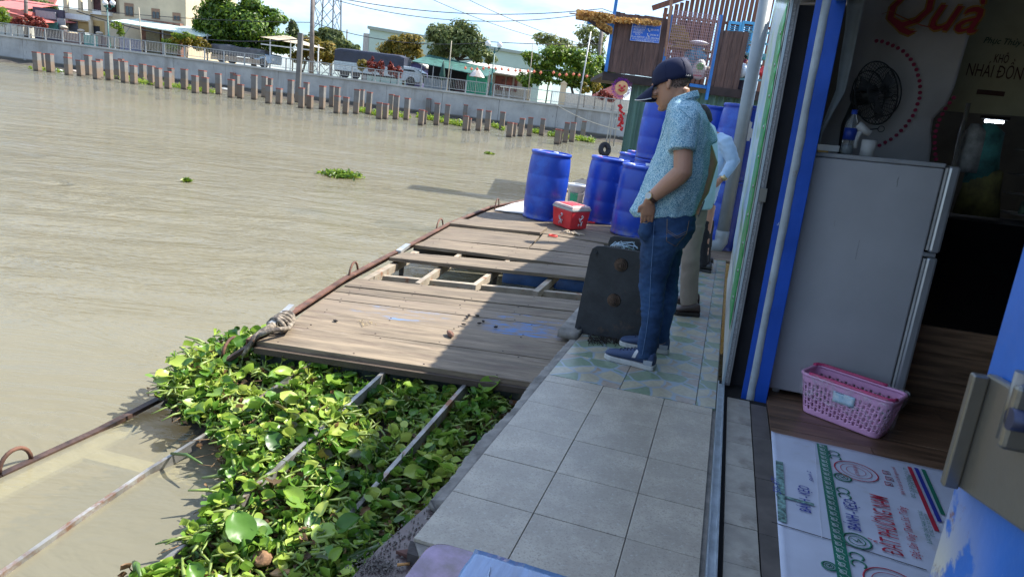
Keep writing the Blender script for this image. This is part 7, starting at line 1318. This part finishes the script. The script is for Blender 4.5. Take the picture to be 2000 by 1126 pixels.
mb = MB(); CR = [(.128, .108, .112, .084), (.150, .112, .114, .087), (.180, .110, .114, .086), (.210, .098, .106, .078), (.235, .074, .086, .060), (.252, .042, .052, .034), (.258, .006, .012, .008)]
mb.rings([(P1_((fr-bk2)/2, 0, z), F_*(fr+bk2)/2*1.02, l_*w*1.02) for z, fr, bk2, w in CR], 32); capo = mb.build('cap', navy, m1)
mb = MB(); mb.grid(lambda u, v: P1_(.080+(.125*(1-abs(u*2-1)**2.4)**.6+.0)*v+.02*v, (u*2-1)*(.080-.004*v), .150-.030*(u*2-1)**2-.040*v-.016*v*v), 20, 10); bl2 = solid(mb.build('cap_bill', navy, m1), .004)
mb = MB(); mb.tube([P1_(.080+(.125*(1-abs(u*2-1)**2.4)**.6)+.02, (u*2-1)*.077, .150-.030*(u*2-1)**2-.056) for u in np.linspace(0, 1, 30)], .0028, 5); mb.build('bill_piping', mat('piping_white', (.65, .65, .65), .6), m1)
mb = MB(); mb.ball(P1_(0, 0, .262), .007, 8, 6, (1, 1, .5)); mb.build('cap_button', navy, m1)
mb = MB(); cbv = bvh_of(capo)
for k in range(6):
    an = k*math.pi/3+.5; P_s = []
    for t in np.linspace(0, 1, 12):
        z = .132+.122*t; i = np.interp(z, [c[0] for c in CR], [c[1] for c in CR]), np.interp(z, [c[0] for c in CR], [c[2] for c in CR]), np.interp(z, [c[0] for c in CR], [c[3] for c in CR])
        P_s.append(P1_((i[0]-i[1])/2+(i[0]+i[1])/2*math.cos(an)*1.005, i[2]*math.sin(an)*1.005, z))
    mb.tube(P_s, .0014, 4)
mb.build('cap_seams', navy, m1)
mb = MB(); 
for k in range(3):
    p = proj(cbv, 1341+3.4*k, 147.5+.3*k, .003)
    if p: mb.tube([p+Vector((-.004, 0, -.004)), p+Vector((0, -.001, .005)), p+Vector((.004, 0, -.004))], .0012, 4)
if mb.f: mb.build('cap_emblem', mat('piping_white', (.65, .65, .65)), m1)
# shirt
mb = MB(); SR = [((1322, 1352, 192), .075), ((1306, 1366, 203), .135), ((1301, 1375, 217), .178), ((1298, 1383, 238), .195), ((1289, 1387, 272), .19), ((1275, 1386, 308), .182), ((1263, 1382, 342), .178), ((1250, 1374, 372), .178), ((1238, 1366, 396), .172), ((1229, 1362, 410), .166), ((1238, 1359, 421), .162)]
mb.rings([ringpx(r, y0, d) for r, d in SR], 36)
sl_e = Ly(1331, 296, y0-.215); mb.tube([sh_n+Vector((.01, .10, .015)), sh_n+Vector((0, .02, .0)), sh_n.lerp(sl_e, .5), sl_e], [.07, .082, .078, .076], 18)
sl_f = Ly(1382, 285, y0+.19); mb.tube([sh_f+Vector((-.02, -.08, .0)), sh_f, sl_f], [.07, .076, .068], 14)
shirt = remeshed(mb, 'shirt', .008, speckle(), m1, 4); wrinkle(shirt, .008, 9, 2., (1.4, 1, .8)); wrinkle(shirt, .004, 26, 5., (1, 1, .6))
mb = MB(); cl0 = Ly(1331, 193, y0)
for k_, (r_, dz) in enumerate(((.068, .0), )):
    def cf(u, v):
        a = -2.75+5.5*u; q = Vector((math.cos(a), math.sin(a), 0)); rr2 = .068+.016*v+.004*math.sin(a*2); return cl0+Vector((.012, 0, .016))+Vector((q.x*rr2*.98, q.y*rr2*1.05, .030*math.cos(a)-.034*v+.004))
mb.grid(cf, 30, 5); solid(mb.build('collar', speckle(), m1), .005)
sb = bvh_of(shirt); shs = mat('shirt_seam', (.16, .30, .38), .9)
stitches(sb, [(1327, 212), (1350, 232), (1357, 260), (1356, 296)], .0016, shs, 'sleeve_seam', m1); stitches(sb, [(1310, 295), (1331, 300), (1352, 300)], .0016, shs, 'sleeve_hem', m1); stitches(sb, [(1303, 222), (1300, 245), (1290, 275)], .0016, shs, 'placket_edge', m1)
# jeans
mb = MB(); mb.rings([ringpx((1258, 1352, 412), y0, .150), ringpx((1250, 1359, 428), y0, .165), ringpx((1249, 1358, 448), y0, .172), ringpx((1250, 1350, 466), y0, .168), ringpx((1258, 1336, 486), y0, .14)], 30)
mb.ball(Ly(1263, 452, y0-.150), 1, 14, 10, (.048, .050, .062))
def legrings(rows, yy_, k=1.): mb.rings([ringpx(r, yy_+dy, (Ly(r[1], r[2], yy_).x-Ly(r[0], r[2], yy_).x)/2*k) for r, dy in rows], 22)
legrings([((1256, 1345, 455), .0), ((1251, 1328, 478), 0), ((1250, 1316, 505), 0), ((1249, 1308, 530), 0), ((1247, 1300, 556), -.005), ((1250, 1298, 580), -.01), ((1253, 1297, 604), -.01), ((1251, 1293, 636), -.01), ((1246, 1287, 665), -.01), ((1242, 1282, 690), -.01), ((1240, 1280, 698), -.01)], y0-.085, .98)
legrings([((1270, 1350, 455), .0), ((1268, 1337, 478), 0), ((1272, 1330, 505), 0), ((1276, 1326, 540), 0), ((1280, 1324, 575), 0), ((1279, 1321, 600), 0), ((1274, 1313, 630), 0), ((1270, 1307, 655), 0), ((1267, 1303, 668), 0)], y0+.085, .98)
jeans = remeshed(mb, 'jeans', .0075, denim, m1, 4); wrinkle(jeans, .006, 10, 1., (1, 1, 1.6)); wrinkle(jeans, .0035, 30, 3., (.7, .7, 1.8))
jb = bvh_of(jeans); thr = mat('denim_thread', (.30, .20, .10), .8); sm_ = mat('denim_seam', (.10, .18, .32), .9)
stitches(jb, [(1303, 428), (1302, 471), (1320, 481), (1341, 456), (1346, 430)], .0012, thr, 'pocket_stitching', m1); stitches(jb, [(1304, 449), (1322, 461), (1342, 451)], .0012, thr, 'pocket_stitching', m1); stitches(jb, [(1304, 453), (1322, 465), (1342, 455)], .0012, thr, 'pocket_stitching', m1)
stitches(jb, [(1278, 430), (1275, 480), (1271, 540), (1268, 602), (1262, 650), (1254, 694)], .0018, sm_, 'side_seam', m1); stitches(jb, [(1251, 433), (1262, 436), (1276, 427)], .002, thr, 'pocket_edge', m1)
# watch
fa = (wr_n-el_n).normalized(); wc = wr_n-fa*.022; ws_ = fa.orthogonal().normalized(); wt_ = fa.cross(ws_); mb = MB()
mb.rings([(wc-fa*.011, ws_*.0365, wt_*.0365), (wc+fa*.011, ws_*.035, wt_*.035)], 20); mb.build('watch_strap', mat('brown_leather', (.07, .03, .02), .5), m1); o_ = Vector((-.35, -.9, .25)); o_ = (o_-fa*o_.dot(fa)).normalized(); q_ = fa.cross(o_); mb = MB(); mb.rings([(wc+o_*.033, fa*.020, q_*.020), (wc+o_*.044, fa*.019, q_*.019)], 20, False); wd = mb.build('watch_case', mat('watch_gold', (.55, .42, .22), .3, .8), m1); mb = MB(); mb.rings([(wc+o_*.0442, fa*.016, q_*.016), (wc+o_*.0455, fa*.016, q_*.016)], 20, False); mb.build('watch_dial', mat('watch_dial', (.5, .52, .52), .25), wd)
navs = mat('navy_canvas', (.035, .06, .13), .75, bump=.2, bscale=200, bdist=.002); whs = mat('sole_white', (.45, .45, .42), .7, var=.12, scale=12); wst = mat('stripe_white', (.5, .5, .5), .6)
shoe(Lc(1277, 722, .0), Lc(1183, 697, .0), m1, navs, whs, wst, .046, .095, mat('lace_navy', (.02, .03, .07), .8)); shoe(Lc(1305, 690, .0), Lc(1211, 672, .0), m1, navs, whs, wst, .046, .095, mat('lace_navy', (.02, .03, .07)))
# ---------------------------------------------------------------- second man
y2 = 5.25; m2 = thing('person', 'man in an untucked pale cyan shirt and khaki trousers, mostly hidden behind the capped man', 'person', LM)
mb = MB(); hc2 = Ly(1366, 240, y2); P2_, F2_, l2_, U2_ = head_mb(mb, hc2, (-.9, .4, 0), .6, 1.0); mb.tube([hc2+Vector((.03, 0, -.03)), Ly(1385, 252, y2)+Vector((0, 0, -.05))], [.055, .062], 12)
mb.rings([ringpx((1358, 1394, 252), y2, .13), ringpx((1350, 1395, 300), y2, .13), ringpx((1346, 1378, 390), y2, .12), ringpx((1346, 1374, 420), y2, .12)], 16)
s_ = Ly(1378, 262, y2-.17); e_ = Ly(1378, 335, y2-.2); w2_ = Ly(1365, 388, y2-.2); mb.tube([s_, e_, w2_], [.05, .042, .028], 12); hand(mb, w2_, (-.1, 0, -1), (-1, -.2, 0), .5)
for q in (-.09, .09): mb.tube([Ly(1356, 440, y2+q), Ly(1349, 500, y2+q), Ly(1346, 600, y2+q)], [.05, .04, .03], 12)
remeshed(mb, 'body', .009, skinm, m2, 2); eyes(P2_, F2_, l2_, U2_, m2)
mb = MB(); mb.rings([(P2_((fr-bk2)/2, 0, z), F2_*(fr+bk2)/2, l2_*w) for z, fr, bk2, w in [(.09, -.02, .095, .06), (.13, .04, .108, .079), (.17, .10, .110, .084), (.21, .09, .10, .075), (.24, .05, .065, .048), (.252, .01, .012, .01)]], 20); mb.build('hair', hairm, m2)
mb = MB(); mb.rings([ringpx(r, y2, d) for r, d in (((1370, 1386, 238), .07), ((1362, 1396, 246), .15), ((1353, 1401, 262), .19), ((1348, 1403, 300), .185), ((1345, 1402, 340), .18), ((1341, 1396, 380), .18), ((1340, 1392, 402), .19), ((1342, 1391, 407), .19))], 30); mb.tube([s_+Vector((0, .06, 0)), s_, s_.lerp(e_, .55)], [.07, .075, .068], 14)
o = remeshed(mb, 'shirt', .01, fabric('cyan_shirt', (.52, .70, .74)), m2, 4); wrinkle(o, .009, 8, 3., (1.5, 1, .6))
mb = MB(); mb.rings([ringpx((1342, 1384, 395), y2, .15), ringpx((1339, 1380, 430), y2, .15), ringpx((1337, 1372, 458), y2, .13)], 20)
kh = fabric('khaki_trousers', (.27, .22, .175)); mb.rings([ringpx(r, y2-.08, (Ly(r[1], r[2], y2).x-Ly(r[0], r[2], y2).x)/2) for r in ((1338, 1376, 440), (1334, 1369, 475), (1330, 1366, 510), (1328, 1362, 550), (1328, 1363, 590), (1330, 1366, 600))], 18); mb.rings([ringpx(r, y2+.10, (Ly(r[1], r[2], y2).x-Ly(r[0], r[2], y2).x)/2) for r in ((1340, 1378, 440), (1336, 1370, 475), (1334, 1366, 520), (1334, 1364, 570), (1334, 1364, 585))], 18)
o = remeshed(mb, 'trousers', .009, kh, m2, 3); wrinkle(o, .005, 12, 3., (1, 1, .8))
bs = mat('brown_leather_shoe', (.045, .025, .02), .45, var=.2); ds = mat('dark_sole', (.02, .015, .012), .7); shoe(Lc(1364, 617, 0), Lc(1312, 612, 0), m2, bs, ds, None, .048, .08); shoe(Lc(1364, 596, 0), Lc(1316, 590, 0), m2, bs, ds, None, .048, .08)
ph = thing('phone', 'dark phone held low by the second man beside the jeans pocket', 'phone', LM); p = Ly(1370, 407, y2-.24); mb = MB(); mb.bar(p+Vector((-.012, 0, -.06)), p+Vector((.012, 0, .06)), .01, .07, (0, 1, 0)); mb.build('phone_case', mat('phone_black', (.02, .02, .022), .3), ph, bevel=.003)
# ---------------------------------------------------------------- third man
y3 = 7.2; m3 = thing('person', 'man in light blue long-sleeved shirt and black trousers, farthest of the three on the walkway', 'person', LM)
mb = MB(); hc3 = Ly(1378, 262, y3-.1); P3_, F3_, l3_, U3_ = head_mb(mb, hc3, (-.9, .3, 0), .8, 1.0); mb.tube([hc3+Vector((.04, 0, .0)), Ly(1402, 270, y3)], [.055, .06], 12)
mb.rings([ringpx((1392, 1420, 270), y3, .13), ringpx((1386, 1418, 310), y3, .13), ringpx((1374, 1402, 370), y3, .13)], 16)
s3 = Ly(1416, 276, y3-.17); e3 = Ly(1433, 318, y3-.2); w3 = Ly(1407, 352, y3-.28); mb.tube([s3, e3, w3], [.05, .042, .028], 12); hand(mb, w3, (-.7, -.1, -.7), (-1, -.2, .3), .6)
for q in (-.09, .09): mb.tube([Ly(1385, 400, y3+q), Ly(1378, 460, y3+q), Ly(1375, 520, y3+q)], [.07, .05, .035], 12)
remeshed(mb, 'body', .010, skinm, m3, 2); mb = MB(); mb.rings([(P3_((fr-bk2)/2, 0, z), F3_*(fr+bk2)/2, l3_*w) for z, fr, bk2, w in [(.09, -.02, .095, .06), (.13, .04, .108, .079), (.17, .10, .110, .084), (.21, .09, .10, .075), (.24, .05, .065, .048), (.252, .01, .012, .01)]], 20); mb.build('hair', hairm, m3); eyes(P3_, F3_, l3_, U3_, m3)
mb = MB(); mb.rings([ringpx(r, y3, d) for r, d in (((1398, 1412, 259), .08), ((1388, 1422, 266), .17), ((1384, 1426, 285), .19), ((1382, 1424, 315), .185), ((1376, 1412, 345), .18), ((1368, 1401, 380), .175), ((1364, 1396, 398), .175))], 28); mb.tube([s3+Vector((-.03, .06, 0)), s3, e3+Vector((.0, 0, .01)), e3.lerp(w3, .5), e3.lerp(w3, .88)], [.07, .078, .066, .055, .046], 16)
o = remeshed(mb, 'shirt', .010, fabric('blue_shirt', (.42, .58, .76)), m3, 3); wrinkle(o, .012, 9, 3., (1, 1, 1.2))
mb = MB(); mb.rings([ringpx((1364, 1396, 385), y3, .15), ringpx((1362, 1394, 420), y3, .15), ringpx((1362, 1390, 440), y3, .13)], 18)
for q, dx in ((-.08, 0), (.10, 4)): mb.rings([ringpx((a+dx, b+dx, c), y3+q, (Ly(b, c, y3).x-Ly(a, c, y3).x)/2) for a, b, c in ((1362, 1392, 430), (1361, 1388, 460), (1361, 1385, 490), (1361, 1384, 520))], 16)
o = remeshed(mb, 'trousers', .010, fabric('black_trousers', (.02, .02, .022)), m3, 3); wrinkle(o, .006, 12, 3.)
bks = mat('black_shoe', (.018, .018, .018), .4); shoe(Lc(1390, 533, 0), Lc(1357, 527, 0), m3, bks, bks, None, .048, .085); shoe(Lc(1392, 522, 0), Lc(1362, 518, 0), m3, bks, bks, None, .048, .085)
wc = w3+Vector((.03, 0, .03)); mb = MB(); mb.tube([wc+Vector((-.015, 0, -.015)), wc+Vector((.015, 0, .015))], .035, 14); mb.build('watch', mat('watch_gold', (.55, .42, .22)), m3)
# ---------------------------------------------------------------- seller in the stall
m4 = thing('person', 'seller in a dark maroon-cuffed top reaching over the bins in the upper stall', 'person'); yw = 14.45
mb = MB(); hd4 = at(1449, 113, yw); P4, F4, l4, U4 = head_mb(mb, hd4, (.6, -.75, 0), .5, .95); mb.tube([hd4+Vector((0, 0, -.06)), hd4+Vector((-.04, 0, -.2))], [.055, .06], 10)
s4 = at(1447, 128, yw-.1); e4 = at(1458, 122, yw-.3); w4 = at(1467, 131, yw-.4); mb.tube([s4, e4, w4], [.06, .045, .03], 10); hand(mb, w4, (.8, -.1, -.6), (0, -1, .3), .5)
mb.rings([(at(1444, 122, yw)+Vector((0, .05, 0)), (.12, 0, 0), (0, .1, 0)), (at(1440, 140, yw)+Vector((0, .05, 0)), (.19, 0, 0), (0, .12, 0)), (at(1437, 165, yw)+Vector((0, .05, 0)), (.17, 0, 0), (0, .12, 0))], 16); mb.rings([(at(1437, 165, yw)+Vector((0, .05, 0)), (.17, 0, 0), (0, .12, 0)), (Vector((at(1437, 165, yw).x, yw+.05, 2.68)), (.15, 0, 0), (0, .12, 0))], 14)
remeshed(mb, 'body', .011, skinm, m4, 2); mb = MB(); mb.rings([(P4((fr-bk2)/2, 0, z), F4*(fr+bk2)/2, l4*w) for z, fr, bk2, w in [(.05, -.03, .10, .07), (.13, .05, .108, .080), (.17, .10, .110, .084), (.21, .09, .10, .075), (.24, .05, .065, .048), (.25, .01, .012, .01)]], 18); mb.build('hair', hairm, m4)
mb = MB(); mb.rings([(at(1444, 121, yw)+Vector((0, .05, 0)), (.09, 0, 0), (0, .09, 0)), (at(1442, 130, yw)+Vector((0, .05, 0)), (.20, 0, 0), (0, .14, 0)), (at(1440, 145, yw)+Vector((0, .05, 0)), (.21, 0, 0), (0, .15, 0)), (Vector((at(1437, 165, yw).x, yw+.05, 2.70)), (.19, 0, 0), (0, .15, 0))], 18); mb.tube([s4+Vector((-.04, .06, 0)), s4, s4.lerp(e4, .95)], [.09, .085, .065], 12); remeshed(mb, 'top', .012, fabric('dark_top', (.02, .015, .03)), m4, 3)
mb = MB(); mb.tube([s4.lerp(e4, .85), e4.lerp(w4, .12)], [.068, .062], 12); mb.build('cuff', fabric('maroon_cuff', (.16, .02, .05)), m4)
